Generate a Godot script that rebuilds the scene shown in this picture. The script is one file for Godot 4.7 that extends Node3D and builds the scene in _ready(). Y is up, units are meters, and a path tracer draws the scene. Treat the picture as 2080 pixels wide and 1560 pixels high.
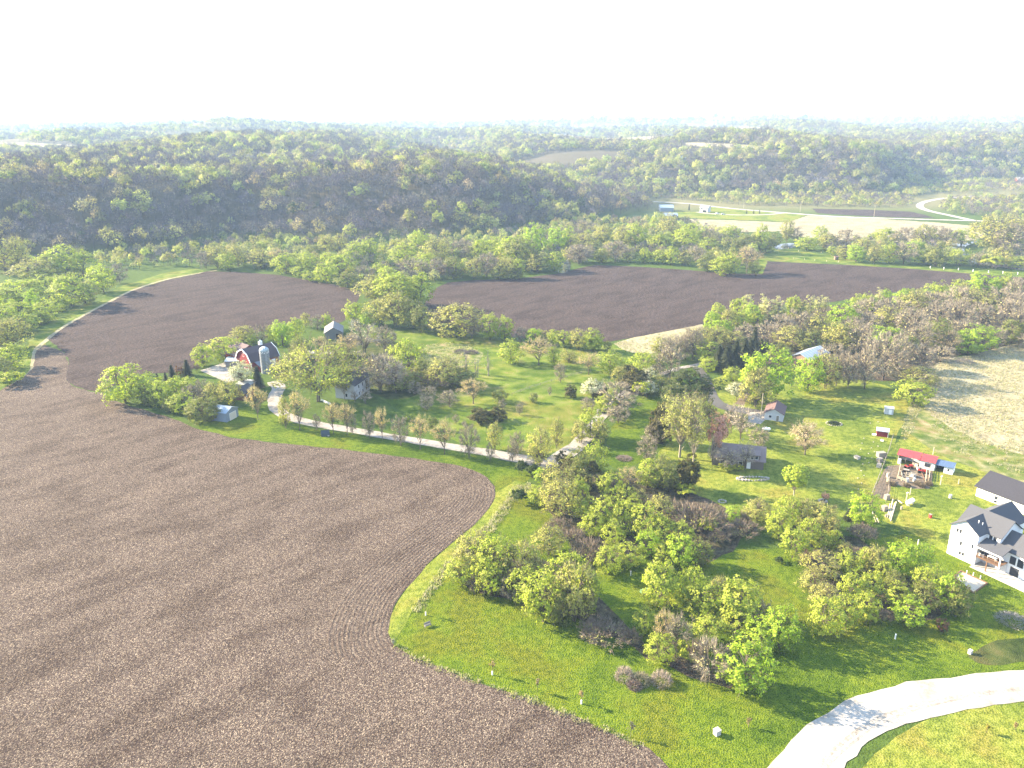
extends Node3D
# Farmland seen from a drone: plowed fields, a farmyard with a red barn, groves, a wooded bluff and a valley beyond. Units are metres, y up.

var noise := FastNoiseLite.new()
var mats := {}
var protos := {}
var used := {}

func _ready():
	var cam := Camera3D.new()
	cam.name = "camera"
	cam.fov = 51.978
	cam.near = 1.0
	cam.far = 30000.0
	cam.position = Vector3(0, 100, 0)
	cam.basis = Basis(Vector3.RIGHT, deg_to_rad(-18.5)) * Basis(Vector3.BACK, deg_to_rad(-0.35))
	add_child(cam)
	var env := Environment.new()
	env.background_mode = Environment.BG_SKY
	var sky_mat := ProceduralSkyMaterial.new()
	sky_mat.sky_top_color = Color(0.70, 0.83, 1.0)
	sky_mat.sky_horizon_color = Color(0.97, 0.985, 1.0)
	sky_mat.sky_curve = 0.2
	sky_mat.sky_energy_multiplier = 1.0
	sky_mat.ground_bottom_color = Color(0.45, 0.45, 0.40)
	sky_mat.ground_horizon_color = Color(0.97, 0.985, 1.0)
	sky_mat.sun_angle_max = 1.0
	var sky := Sky.new()
	sky.sky_material = sky_mat
	env.sky = sky
	env.background_energy_multiplier = 0.38
	env.tonemap_mode = Environment.TONE_MAPPER_LINEAR
	env.tonemap_exposure = 6.3
	env.fog_enabled = true
	env.fog_density = 0.00014
	env.fog_light_color = Color(0.74, 0.86, 1.0)
	env.sdfgi_enabled = true
	env.ssao_enabled = true
	env.ssil_enabled = true
	var world := WorldEnvironment.new()
	world.name = "world_environment"
	world.environment = env
	add_child(world)
	var sun := DirectionalLight3D.new()
	sun.name = "sun"
	sun.light_energy = 1.6
	sun.light_color = Color(1.0, 0.92, 0.79)
	sun.light_angular_distance = 0.5
	sun.shadow_enabled = true
	sun.directional_shadow_max_distance = 3000.0
	add_child(sun)
	sun.look_at_from_position(Vector3.ZERO, Vector3(cos(deg_to_rad(20)), -tan(deg_to_rad(25)), sin(deg_to_rad(20))))

	noise.seed = 7
	noise.frequency = 0.05
	make_materials()
	make_terrain()
	make_fields()
	make_woods()
	make_buildings()
	make_small_things()
	make_trees()
	make_grass()

# ---------------------------------------------------------------- naming
func numbered(called: String) -> String:
	var n: int = used.get(called, 0)
	used[called] = n + 1
	return called if n == 0 else "%s_%03d" % [called, n]

func tag(o: Node, label: String, category: String, group := "", kind := ""):
	o.set_meta("label", label)
	o.set_meta("category", category)
	if group != "":
		o.set_meta("group", group)
	if kind != "":
		o.set_meta("kind", kind)

func thing(called: String, label: String, category: String, at := Vector3.ZERO, turn := 0.0, group := "") -> Node3D:
	var o := Node3D.new()
	o.name = numbered(called)
	add_child(o, true)
	o.position = at
	o.rotation.y = turn
	tag(o, label, category, group)
	return o

func part(called: String, mesh: Mesh, m: Material, parent: Node, xf := Transform3D()) -> MeshInstance3D:
	var o := MeshInstance3D.new()
	o.name = called
	o.mesh = mesh
	o.material_override = m
	o.transform = xf
	parent.add_child(o, true)
	return o

func single(called: String, mesh: Mesh, m: Material, label: String, category: String, at := Vector3.ZERO, turn := 0.0, group := "") -> MeshInstance3D:
	var o := part(numbered(called), mesh, m, self)
	o.position = at
	o.rotation.y = turn
	tag(o, label, category, group)
	return o

func structure(called: String, mesh: Mesh, m: Material, label: String, category: String, kind := "structure") -> MeshInstance3D:
	var o := part(numbered(called), mesh, m, self)
	tag(o, label, category, "", kind)
	return o

# ---------------------------------------------------------------- shapes
func begin() -> SurfaceTool:
	var st := SurfaceTool.new()
	st.begin(Mesh.PRIMITIVE_TRIANGLES)
	st.set_smooth_group(-1)
	return st

func done(st: SurfaceTool) -> ArrayMesh:
	st.generate_normals()
	return st.commit()

func quad(st: SurfaceTool, a: Vector3, b: Vector3, c: Vector3, d: Vector3):
	# a b c d run clockwise seen from the front
	for p in [a, b, c, a, c, d]:
		st.add_vertex(p)

func tri(st: SurfaceTool, a: Vector3, b: Vector3, c: Vector3):
	for p in [a, b, c]:
		st.add_vertex(p)

func box(st: SurfaceTool, c: Vector3, s: Vector3, b := Basis()):
	var h := s * 0.5
	var p := []
	for i in 8:
		p.append(c + b * Vector3(h.x * (1 if i & 1 else -1), h.y * (1 if i & 2 else -1), h.z * (1 if i & 4 else -1)))
	for f in [[0, 1, 3, 2], [5, 4, 6, 7], [4, 0, 2, 6], [1, 5, 7, 3], [2, 3, 7, 6], [4, 5, 1, 0]]:
		quad(st, p[f[0]], p[f[1]], p[f[2]], p[f[3]])

func a_box(c: Vector3, s: Vector3, b := Basis()) -> ArrayMesh:
	var st := begin()
	box(st, c, s, b)
	return done(st)

func beam(st: SurfaceTool, a: Vector3, b: Vector3, w: float, h := -1.0):
	# a bar of rectangular section from a to b
	var d := b - a
	var l := d.length()
	var z := d / l
	var up := Vector3.UP if absf(z.y) < 0.95 else Vector3.RIGHT
	var x := up.cross(z).normalized()
	box(st, (a + b) * 0.5, Vector3(w, w if h < 0 else h, l), Basis(x, z.cross(x), z))

func tube(st: SurfaceTool, pts: Array, radii: Array, sides := 6, cap := true):
	var rings := []
	for i in pts.size():
		var d: Vector3 = pts[mini(i + 1, pts.size() - 1)] - pts[maxi(i - 1, 0)]
		d = d.normalized()
		var x := (Vector3.RIGHT if absf(d.y) > 0.8 else Vector3.UP).cross(d).normalized()
		var y := d.cross(x)
		var ring := []
		for k in sides:
			var t := TAU * k / sides
			ring.append(pts[i] + (x * cos(t) + y * sin(t)) * radii[i])
		rings.append(ring)
	for i in pts.size() - 1:
		for k in sides:
			var n := (k + 1) % sides
			quad(st, rings[i][k], rings[i + 1][k], rings[i + 1][n], rings[i][n])
	if cap:
		for k in range(1, sides - 1):
			tri(st, rings[0][0], rings[0][k], rings[0][k + 1])
			tri(st, rings[-1][0], rings[-1][k + 1], rings[-1][k])

func prism(st: SurfaceTool, outline: Array, z0: float, z1: float):
	# an outline in x and y (counter-clockwise seen from +z) pulled along z
	var flat := PackedVector2Array(outline)
	var area := 0.0
	for i in flat.size():
		area += flat[i].cross(flat[(i + 1) % flat.size()])
	if area < 0:
		flat.reverse()
	var ids := Geometry2D.triangulate_polygon(flat)
	for i in range(0, ids.size(), 3):
		var a := flat[ids[i]]
		var b := flat[ids[i + 1]]
		var c := flat[ids[i + 2]]
		if (b - a).cross(c - a) > 0:
			var keep := b
			b = c
			c = keep
		tri(st, Vector3(a.x, a.y, z1), Vector3(b.x, b.y, z1), Vector3(c.x, c.y, z1))
		tri(st, Vector3(a.x, a.y, z0), Vector3(c.x, c.y, z0), Vector3(b.x, b.y, z0))
	for i in flat.size():
		var a := flat[i]
		var b := flat[(i + 1) % flat.size()]
		quad(st, Vector3(a.x, a.y, z1), Vector3(b.x, b.y, z1), Vector3(b.x, b.y, z0), Vector3(a.x, a.y, z0))

const QUARTER := Transform3D(Vector3(0, 0, 1), Vector3(0, 1, 0), Vector3(-1, 0, 0), Vector3.ZERO)

func along_x(outline: Array, x0: float, x1: float) -> ArrayMesh:
	# an outline of (across, up) pulled along x; set it with the transform QUARTER
	var st := begin()
	prism(st, outline, -x1, -x0)
	return done(st)

# ---------------------------------------------------------------- materials
func lin(r: float, g: float, b: float) -> Color:
	return Color(r, g, b).linear_to_srgb()

func plain(r: float, g: float, b: float, rough := 0.85, metal := 0.0) -> StandardMaterial3D:
	var m := StandardMaterial3D.new()
	m.albedo_color = lin(r, g, b)
	m.roughness = rough
	m.metallic = metal
	m.metallic_specular = 0.3
	return m

func noise_bytes(n: int, seed_at: int, freq: float, octaves := 4) -> PackedByteArray:
	var f := FastNoiseLite.new()
	f.seed = seed_at
	f.frequency = freq
	f.fractal_octaves = octaves
	return f.get_seamless_image(n, n).get_data()

func slanted(n: int, seed_at: int, freq: float) -> PackedByteArray:
	# noise drawn out along the diagonal, as tillage leaves it
	var f := FastNoiseLite.new()
	f.seed = seed_at
	f.frequency = freq
	f.fractal_octaves = 3
	var q := n / 4
	var src := f.get_seamless_image(n, q).get_data()
	var out := PackedByteArray()
	out.resize(n * n)
	for y in n:
		for x in n:
			out[y * n + x] = src[((x + y) % n) + n * ((((x - y + n) % n) / 4) % q)]
	return out

func ramp_image(n: int, layers: Array, stops: Array) -> Image:
	# blends noise layers [bytes, weight] to 0..1 and looks the result up between linear colours [at, r, g, b]
	var lut := []
	for i in 256:
		var t := i / 255.0
		var k := 0
		while k < stops.size() - 2 and stops[k + 1][0] < t:
			k += 1
		var u: float = clampf((t - stops[k][0]) / (stops[k + 1][0] - stops[k][0]), 0, 1)
		var c := lin(lerpf(stops[k][1], stops[k + 1][1], u), lerpf(stops[k][2], stops[k + 1][2], u), lerpf(stops[k][3], stops[k + 1][3], u))
		lut.append([int(c.r * 255), int(c.g * 255), int(c.b * 255)])
	var out := PackedByteArray()
	out.resize(n * n * 3)
	var a: PackedByteArray = layers[0][0]
	var b: PackedByteArray = layers[1][0]
	var wa: float = layers[0][1]
	var wb: float = layers[1][1]
	var o := 0
	for i in n * n:
		var c: Array = lut[clampi(int(128 + (a[i] - 128) * wa + (b[i] - 128) * wb), 0, 255)]
		out[o] = c[0]
		out[o + 1] = c[1]
		out[o + 2] = c[2]
		o += 3
	return Image.create_from_data(n, n, false, Image.FORMAT_RGB8, out)

func strokes(im: Image, count: int, seed_at: int, length: int, colors: Array, wide := 1):
	# short random bits of straw, petals or stones; they wrap round the edge
	var r := RandomNumberGenerator.new()
	r.seed = seed_at
	var n := im.get_width()
	for i in count:
		var x := r.randf() * n
		var y := r.randf() * n
		var t := r.randf() * TAU
		var c: Color = colors[r.randi() % colors.size()]
		var k := c.lerp(Color.BLACK, r.randf() * 0.25)
		for s in r.randi_range(maxi(1, length / 3), length):
			for w in wide:
				im.set_pixel(posmod(int(x + cos(t) * s - sin(t) * w), n), posmod(int(y + sin(t) * s + cos(t) * w), n), k)

func ground_material(called: String, im: Image, metres: float, macro: Texture2D, macro_metres: float, bump: Texture2D = null, bump_cm := 0.0) -> StandardMaterial3D:
	var m := StandardMaterial3D.new()
	m.resource_name = called
	m.albedo_texture = ImageTexture.create_from_image(im)
	m.roughness = 0.95
	m.metallic_specular = 0.15
	m.uv1_triplanar = true
	m.uv1_world_triplanar = true
	m.uv1_scale = Vector3.ONE / metres
	m.texture_repeat = true
	if macro:
		m.detail_enabled = true
		m.detail_albedo = macro
		m.detail_blend_mode = BaseMaterial3D.BLEND_MODE_MUL
		m.detail_uv_layer = BaseMaterial3D.DETAIL_UV_2
		m.uv2_triplanar = true
		m.uv2_world_triplanar = true
		m.uv2_scale = Vector3.ONE / macro_metres
	if bump:
		m.heightmap_enabled = true
		m.heightmap_texture = bump
		m.heightmap_scale = bump_cm
	mats[called] = m
	return m

func grey_image(n: int, bytes: PackedByteArray) -> ImageTexture:
	return ImageTexture.create_from_image(Image.create_from_data(n, n, false, Image.FORMAT_L8, bytes))

func make_materials():
	var n := 1024
	var fine := noise_bytes(n, 11, 0.09, 4)
	var mid := noise_bytes(n, 12, 0.02, 5)
	var wide := noise_bytes(n, 13, 0.006, 5)
	var clod := slanted(n, 14, 0.12)
	var slow_c := ImageTexture.create_from_image(ramp_image(512, [[slanted(512, 33, 0.03), 1.2], [noise_bytes(512, 34, 0.012, 5), 0.9]], [[0.0, 0.66, 0.64, 0.63], [0.5, 0.90, 0.90, 0.90], [1.0, 1.0, 1.0, 1.0]]))
	var lumps := grey_image(n, fine)
	var lumps_mid := grey_image(n, mid)
	# slow changes of tone over tens of metres: moisture, mowing, soil
	var slow_a := ImageTexture.create_from_image(ramp_image(512, [[noise_bytes(512, 31, 0.012, 5), 1.1], [noise_bytes(512, 32, 0.05, 3), 0.5]], [[0.0, 0.62, 0.60, 0.58], [0.5, 0.92, 0.92, 0.92], [1.0, 1.0, 1.0, 1.0]]))
	var slow_b := ImageTexture.create_from_image(ramp_image(512, [[noise_bytes(512, 41, 0.010, 6), 1.6], [noise_bytes(512, 42, 0.04, 4), 0.8]], [[0.0, 0.55, 0.66, 0.55], [0.45, 0.92, 0.95, 0.9], [0.7, 1.0, 0.97, 0.95], [1.0, 1.0, 0.84, 0.95]]))
	var soil := ramp_image(n, [[clod, 1.5], [mid, 0.4]], [[0.0, 0.0270, 0.0195, 0.0160], [0.5, 0.0610, 0.0445, 0.0360], [1.0, 0.1020, 0.0765, 0.0615]])
	strokes(soil, 26000, 5, 8, [lin(0.30, 0.24, 0.17), lin(0.22, 0.17, 0.13), lin(0.40, 0.33, 0.24)], 2)
	ground_material("soil_near", soil, 43.0, slow_c, 170.0, lumps, 12.0)
	var soil2 := ramp_image(n, [[clod, 1.2], [mid, 0.5]], [[0.0, 0.016, 0.0115, 0.0105], [0.5, 0.042, 0.0305, 0.0270], [1.0, 0.076, 0.056, 0.048]])
	strokes(soil2, 15000, 6, 8, [lin(0.20, 0.15, 0.115), lin(0.15, 0.11, 0.09)], 2)
	ground_material("soil_far", soil2, 47.0, slow_c, 190.0, lumps_mid, 26.0)
	var lawn := ramp_image(n, [[fine, 1.6], [mid, 0.8]], [[0.0, 0.0306, 0.0558, 0.0045], [0.5, 0.0828, 0.1206, 0.0081], [1.0, 0.1350, 0.1665, 0.0126]])
	strokes(lawn, 9000, 8, 4, [lin(0.16, 0.17, 0.015), lin(0.12, 0.16, 0.012)], 2)
	ground_material("lawn_bright", lawn, 37.0, slow_b, 190.0, lumps, 14.0)
	var lawn2 := ramp_image(n, [[fine, 1.3], [mid, 0.9]], [[0.0, 0.0586, 0.0805, 0.0122], [0.5, 0.1488, 0.1732, 0.0244], [1.0, 0.2135, 0.2220, 0.0464]])
	ground_material("lawn_mown", lawn2, 41.0, slow_b, 150.0, lumps, 10.0)
	var turf := ramp_image(n, [[fine, 0.9], [wide, 1.0]], [[0.0, 0.045, 0.072, 0.010], [0.45, 0.100, 0.140, 0.015], [0.7, 0.135, 0.156, 0.028], [1.0, 0.19, 0.17, 0.075]])
	ground_material("pasture", turf, 53.0, slow_b, 210.0, lumps, 14.0)
	var dry := ramp_image(n, [[fine, 1.0], [mid, 0.9]], [[0.0, 0.1710, 0.1568, 0.0760], [0.5, 0.2945, 0.2612, 0.1615], [1.0, 0.4085, 0.3657, 0.2565]])
	ground_material("dry_grass", dry, 33.0, slow_a, 120.0, lumps, 20.0)
	var patch := ramp_image(n, [[fine, 0.9], [wide, 1.2]], [[0.0, 0.07, 0.11, 0.015], [0.5, 0.14, 0.15, 0.045], [1.0, 0.26, 0.23, 0.13]])
	ground_material("pasture_dry", patch, 35.0, slow_b, 60.0, lumps, 14.0)
	var gravel := ramp_image(n, [[fine, 0.7], [mid, 0.5]], [[0.0, 0.2340, 0.2115, 0.1800], [0.5, 0.3600, 0.3330, 0.2925], [1.0, 0.4680, 0.4410, 0.3960]])
	ground_material("gravel", gravel, 19.0, slow_a, 70.0, lumps, 4.0)
	var worn := ramp_image(n, [[fine, 0.8], [mid, 0.9]], [[0.0, 0.20, 0.18, 0.15], [0.5, 0.30, 0.275, 0.24], [1.0, 0.40, 0.375, 0.335]])
	ground_material("gravel_worn", worn, 15.0, slow_a, 33.0, lumps, 5.0)
	var drive := ramp_image(n, [[fine, 0.7], [mid, 0.7]], [[0.0, 0.16, 0.145, 0.12], [0.5, 0.27, 0.25, 0.22], [1.0, 0.37, 0.345, 0.31]])
	ground_material("drive_gravel", drive, 19.0, slow_a, 40.0, lumps, 4.0)
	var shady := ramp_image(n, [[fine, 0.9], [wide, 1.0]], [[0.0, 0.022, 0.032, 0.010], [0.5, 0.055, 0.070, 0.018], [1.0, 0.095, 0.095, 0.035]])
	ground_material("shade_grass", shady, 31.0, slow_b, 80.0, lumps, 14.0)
	var dirt := ramp_image(n, [[fine, 0.8], [mid, 0.8]], [[0.0, 0.0765, 0.0585, 0.0405], [0.5, 0.1485, 0.1170, 0.0855], [1.0, 0.2115, 0.1800, 0.1350]])
	ground_material("dirt", dirt, 17.0, slow_a, 60.0, lumps, 6.0)
	var litter := ramp_image(n, [[fine, 1.0], [mid, 1.0]], [[0.0, 0.022, 0.018, 0.012], [0.5, 0.070, 0.058, 0.040], [1.0, 0.120, 0.110, 0.060]])
	ground_material("litter", litter, 29.0, slow_b, 90.0, lumps, 18.0)
	var asphalt := ramp_image(n, [[fine, 0.6], [mid, 0.5]], [[0.0, 0.05, 0.05, 0.052], [1.0, 0.12, 0.115, 0.11]])
	ground_material("asphalt", asphalt, 13.0, slow_a, 50.0)
	var land := ramp_image(n, [[fine, 0.7], [mid, 0.9]], [[0.0, 0.55, 0.55, 0.55], [0.5, 0.85, 0.85, 0.85], [1.0, 1.0, 1.0, 1.0]])
	var ground: StandardMaterial3D = ground_material("ground", land, 61.0, null, 1.0, lumps, 12.0)
	ground.vertex_color_use_as_albedo = true
	# leaves pass light on; their colours sit in the vertices, clump by clump
	var leaf := plain(1, 1, 1, 0.6)
	leaf.vertex_color_use_as_albedo = true
	leaf.backlight_enabled = true
	leaf.backlight = Color(0.92, 1.0, 0.72)
	leaf.cull_mode = BaseMaterial3D.CULL_DISABLED
	mats["leaf"] = leaf
	var twig := plain(1, 1, 1, 0.9)
	twig.vertex_color_use_as_albedo = true
	twig.cull_mode = BaseMaterial3D.CULL_DISABLED
	mats["twig"] = twig
	mats["bark"] = plain(0.105, 0.085, 0.066, 0.95)
	mats["pale_bark"] = plain(0.27, 0.235, 0.18, 0.9)
	mats["white"] = plain(0.78, 0.78, 0.76, 0.6)
	mats["glass"] = plain(0.03, 0.035, 0.045, 0.12)
	mats["black"] = plain(0.012, 0.012, 0.013, 0.7)
	mats["grey_wood"] = plain(0.22, 0.195, 0.165, 0.9)
	mats["pale_wood"] = plain(0.42, 0.36, 0.26, 0.9)
	mats["brown_wood"] = plain(0.15, 0.09, 0.055, 0.9)
	mats["concrete"] = plain(0.36, 0.345, 0.32, 0.9)
	mats["steel"] = plain(0.42, 0.46, 0.50, 0.45, 0.3)
	mats["red_paint"] = plain(0.36, 0.035, 0.030, 0.7)
	mats["stone"] = plain(0.32, 0.29, 0.25, 0.95)
	mats["water"] = plain(0.045, 0.06, 0.065, 0.06)

func speckled(called: String, r: float, g: float, b: float, rough := 0.85, metal := 0.0, size := 5.0, spread := 0.22) -> StandardMaterial3D:
	# weathered paint, shingles or sheet metal: a base colour with uneven tone
	if mats.has(called):
		return mats[called]
	var im := ramp_image(256, [[noise_bytes(256, called.hash() % 1000, 0.04, 4), 1.0], [noise_bytes(256, 77, 0.2, 2), 0.7]], [[0.0, r * (1 - spread), g * (1 - spread), b * (1 - spread)], [1.0, minf(1, r * (1 + spread)), minf(1, g * (1 + spread)), minf(1, b * (1 + spread))]])
	var m := StandardMaterial3D.new()
	m.resource_name = called
	m.albedo_texture = ImageTexture.create_from_image(im)
	m.roughness = rough
	m.metallic = metal
	m.metallic_specular = 0.3
	m.uv1_triplanar = true
	m.uv1_scale = Vector3.ONE / size
	mats[called] = m
	return m

# ---------------------------------------------------------------- land
const TOE := [Vector2(-6000.0, 640.0), Vector2(-530.3, 548.1), Vector2(-435.7, 560.0), Vector2(-378.9, 582.1), Vector2(-307.3, 624.2), Vector2(-220.8, 658.6), Vector2(-102.2, 690.1), Vector2(-17.0, 716.9), Vector2(57.4, 760.5), Vector2(130.3, 839.1), Vector2(158.9, 868.9), Vector2(183.9, 1060.0), Vector2(300.0, 1075.0), Vector2(420.0, 1040.0), Vector2(520.0, 1080.0), Vector2(640.0, 1250.0), Vector2(900.0, 1350.0), Vector2(3000.0, 1500.0)]
const DRAW := [Vector2(190.0, 1000.0), Vector2(110.0, 1150.0), Vector2(-15.0, 1320.0), Vector2(-120.0, 1600.0), Vector2(-150.0, 2000.0)]
# gentle rises that carry open fields: x, distance, half sizes, height
const RISES := [[200, 2000, 330, 240, 22], [400, 1520, 170, 150, 15], [-145, 1400, 115, 100, 13], [-1120, 1900, 260, 190, 15], [-850, 2800, 420, 300, 22], [1080, 4000, 520, 400, 28], [-390, 1270, 110, 70, 8]]

func toe(x: float) -> float:
	if x <= TOE[0].x:
		return TOE[0].y
	for i in range(1, TOE.size()):
		if x <= TOE[i].x:
			return lerpf(TOE[i - 1].y, TOE[i].y, (x - TOE[i - 1].x) / (TOE[i].x - TOE[i - 1].x))
	return TOE[-1].y

func height(x: float, z: float) -> float:
	# the valley floor is level; a wooded bluff and a rolling upland begin at its far edge
	var d := -z
	if d < 560:
		return 0.0
	var t := toe(x)
	var s := smoothstep(0, 150, d - t - (16 * sin(x * 0.021) + 9 * sin(x * 0.047 + 1) + 16) * smoothstep(0, 60, d - t))
	s *= 1 - 0.6 * smoothstep(-140, 150, x) * (1 - smoothstep(950, 1250, d))
	var h := 47 * s
	h += smoothstep(250, 900, d - t) * (8 * sin(x * 0.0031 + d * 0.0017) + 6 * sin(x * 0.0071 - d * 0.0023 + 2) + 4 * sin(d * 0.0051))
	h += s * 5 * sin(x * 0.013 + 1.7) + 14 * smoothstep(1300, 2700, d)
	var p := Vector2(x, d)
	var near := 1e9
	for i in DRAW.size() - 1:
		near = minf(near, p.distance_to(Geometry2D.get_closest_point_to_segment(p, DRAW[i], DRAW[i + 1])))
	h -= s * 33 * exp(-pow(near / 120, 2))
	for q in RISES:
		h += q[4] * exp(-pow((x - q[0]) / q[2], 2) - pow((d - q[1]) / q[3], 2))
	h += 45 * exp(-pow((x - 2900) / 1300, 2) - pow((d - 6500) / 1500, 2))
	return h

func make_terrain():
	var xs := []
	var x := 0.0
	while x < 11000:
		xs.append(x)
		if x > 0:
			xs.append(-x)
		x += 16.0 if x < 900 else x * 0.05
	xs.sort()
	var ds := [-400.0, -150.0]
	var d := -40.0
	while d < 14000:
		ds.append(d)
		d += 40.0 if d < 480 else 14.0 if d < 1700 else d * 0.03
	var v := PackedVector3Array()
	var c := PackedColorArray()
	for dd in ds:
		for xx in xs:
			var h := height(xx, -dd)
			v.append(Vector3(xx, h, -dd))
			var wood := smoothstep(1.0, 8.0, h)
			var far := smoothstep(1100, 2500, dd)
			var k := noise.get_noise_2d(xx * 0.35, dd * 0.35)
			var col := Color(0.062, 0.098, 0.018).lerp(Color(0.085, 0.072, 0.045), wood)
			col = col.lerp(Color(0.16, 0.15, 0.07), smoothstep(850, 1000, dd) * (1 - wood))
			col = col.lerp(Color(0.11, 0.12, 0.05).lerp(Color(0.20, 0.17, 0.10), clampf(0.5 + k * 1.5, 0, 1)), far)
			c.append(col)
	var ids := PackedInt32Array()
	var w := xs.size()
	for r in ds.size() - 1:
		for k in w - 1:
			var a := r * w + k
			ids.append_array([a, a + w, a + w + 1, a, a + w + 1, a + 1])
	var ar := []
	ar.resize(Mesh.ARRAY_MAX)
	ar[Mesh.ARRAY_VERTEX] = v
	ar[Mesh.ARRAY_COLOR] = c
	ar[Mesh.ARRAY_INDEX] = ids
	var raw := ArrayMesh.new()
	raw.add_surface_from_arrays(Mesh.PRIMITIVE_TRIANGLES, ar)
	var st := SurfaceTool.new()
	st.create_from(raw, 0)
	st.generate_normals()
	structure("ground", st.commit(), mats.ground, "grassy valley floor rising into a wooded bluff and rolling upland", "ground")

func ragged(pts: Array, amount: float, step := 3.0) -> PackedVector2Array:
	# the outline with its edges cut into short, slightly wandering steps
	var out := PackedVector2Array()
	for i in pts.size():
		var a: Vector2 = pts[i]
		var b: Vector2 = pts[(i + 1) % pts.size()]
		var n := maxi(1, int(a.distance_to(b) / step))
		if n > 60:
			n = 60
		var side := (b - a).normalized().orthogonal()
		for k in n:
			var p := a.lerp(b, float(k) / n)
			out.append(p + side * amount * (noise.get_noise_2d(p.x * 2.2, p.y * 2.2) * 1.6 + noise.get_noise_2d(p.x * 9, p.y * 9)))
	return out

func smooth_loop(pts: Array, rounds := 2) -> Array:
	var p := pts
	for r in rounds:
		var q := []
		for i in p.size():
			var a: Vector2 = p[i]
			var b: Vector2 = p[(i + 1) % p.size()]
			q.append(a.lerp(b, 0.25))
			q.append(a.lerp(b, 0.75))
		p = q
	return p

func sheet_mesh(outline: PackedVector2Array, y: float, drape := false) -> ArrayMesh:
	var st := SurfaceTool.new()
	st.begin(Mesh.PRIMITIVE_TRIANGLES)
	var ids := Geometry2D.triangulate_polygon(outline)
	if ids.is_empty():
		print("outline could not be triangulated: ", outline.size(), " ", outline[0])
	for i in range(0, ids.size(), 3):
		var a := outline[ids[i]]
		var b := outline[ids[i + 1]]
		var c := outline[ids[i + 2]]
		if (b - a).cross(c - a) < 0:
			var keep := b
			b = c
			c = keep
		for p in [a, b, c]:
			st.set_normal(Vector3.UP)
			st.add_vertex(Vector3(p.x, y, p.y))
	return st.commit()

func sheet(called: String, pts: Array, y: float, m: Material, label: String, category: String, jag := 0.5, rounds := 1) -> MeshInstance3D:
	var edge := ragged(smooth_loop(pts, rounds) if rounds else pts, jag)
	return structure(called, sheet_mesh(edge, y), m, label, category)

func ribbon(pts: Array, widths: Array) -> Array:
	# the outline of a way of changing width along a line
	var l := []
	var r := []
	for i in pts.size():
		var d: Vector2 = (pts[mini(i + 1, pts.size() - 1)] - pts[maxi(i - 1, 0)]).normalized().orthogonal()
		var w: float = widths[mini(i, widths.size() - 1)] * 0.5
		l.append(pts[i] + d * w)
		r.push_front(pts[i] - d * w)
	return l + r

func curve_through(pts: Array, step := 6.0) -> Array:
	var c := Curve2D.new()
	for i in pts.size():
		var t: Vector2 = (pts[mini(i + 1, pts.size() - 1)] - pts[maxi(i - 1, 0)]) * 0.17
		c.add_point(pts[i], -t, t)
	c.bake_interval = step
	return Array(c.get_baked_points())

func way(called: String, pts: Array, widths: Array, y: float, m: Material, label: String, category: String, jag := 0.3) -> MeshInstance3D:
	var line := curve_through(pts, 5.0)
	var ws := []
	for i in line.size():
		var t := float(i) / maxi(1, line.size() - 1) * (widths.size() - 1)
		var k := mini(int(t), widths.size() - 2) if widths.size() > 1 else 0
		ws.append(lerpf(widths[k], widths[mini(k + 1, widths.size() - 1)], t - k))
	return structure(called, sheet_mesh(ragged(ribbon(line, ws), jag), y), m, label, category)

func draped(called: String, pts: Array, m: Material, label: String, category: String, cell := 30.0):
	# a field on the upland, cut into cells that follow the slope
	var poly := PackedVector2Array(pts)
	var lo := poly[0]
	var hi := poly[0]
	for p in poly:
		lo = lo.min(p)
		hi = hi.max(p)
	var st := begin()
	var x := lo.x
	while x < hi.x:
		var z := lo.y
		while z < hi.y:
			var square := PackedVector2Array([Vector2(x, z), Vector2(x + cell, z), Vector2(x + cell, z + cell), Vector2(x, z + cell)])
			for piece in Geometry2D.intersect_polygons(poly, square):
				var ids := Geometry2D.triangulate_polygon(piece)
				for i in range(0, ids.size(), 3):
					var t := [piece[ids[i]], piece[ids[i + 1]], piece[ids[i + 2]]]
					if (t[1] - t[0]).cross(t[2] - t[0]) < 0:
						t.reverse()
					for p in t:
						st.add_vertex(Vector3(p.x, height(p.x, p.y) + 1.6, p.y))
			z += cell
		x += cell
	structure(called, done(st), m, label, category)

func furrows(line: Array, count: int, gap: float, label: String):
	# plough ridges set in from the field's edge, each following it
	var edge := curve_through(line, 1.2)
	var st := begin()
	for k in count:
		var off := 0.5 + gap * k
		var cut := int(k * 0.8)
		for i in range(cut, edge.size() - 1 - cut):
			var q := []
			for j in [i, i + 1]:
				var d: Vector2 = (edge[mini(j + 1, edge.size() - 1)] - edge[maxi(j - 1, 0)]).normalized().orthogonal()
				var c: Vector2 = edge[j] - d * off
				var hi := 0.115 + 0.05 * noise.get_noise_2d(c.x * 12, c.y * 12)
				q.append([Vector3(c.x + d.x * 0.38, 0.062, c.y + d.y * 0.38), Vector3(c.x, hi, c.y), Vector3(c.x - d.x * 0.38, 0.062, c.y - d.y * 0.38)])
			quad(st, q[0][0], q[0][1], q[1][1], q[1][0])
			quad(st, q[0][1], q[0][2], q[1][2], q[1][1])
	structure("furrow_ridges", done(st), mats.soil_near, label, "furrows", "stuff")

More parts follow.
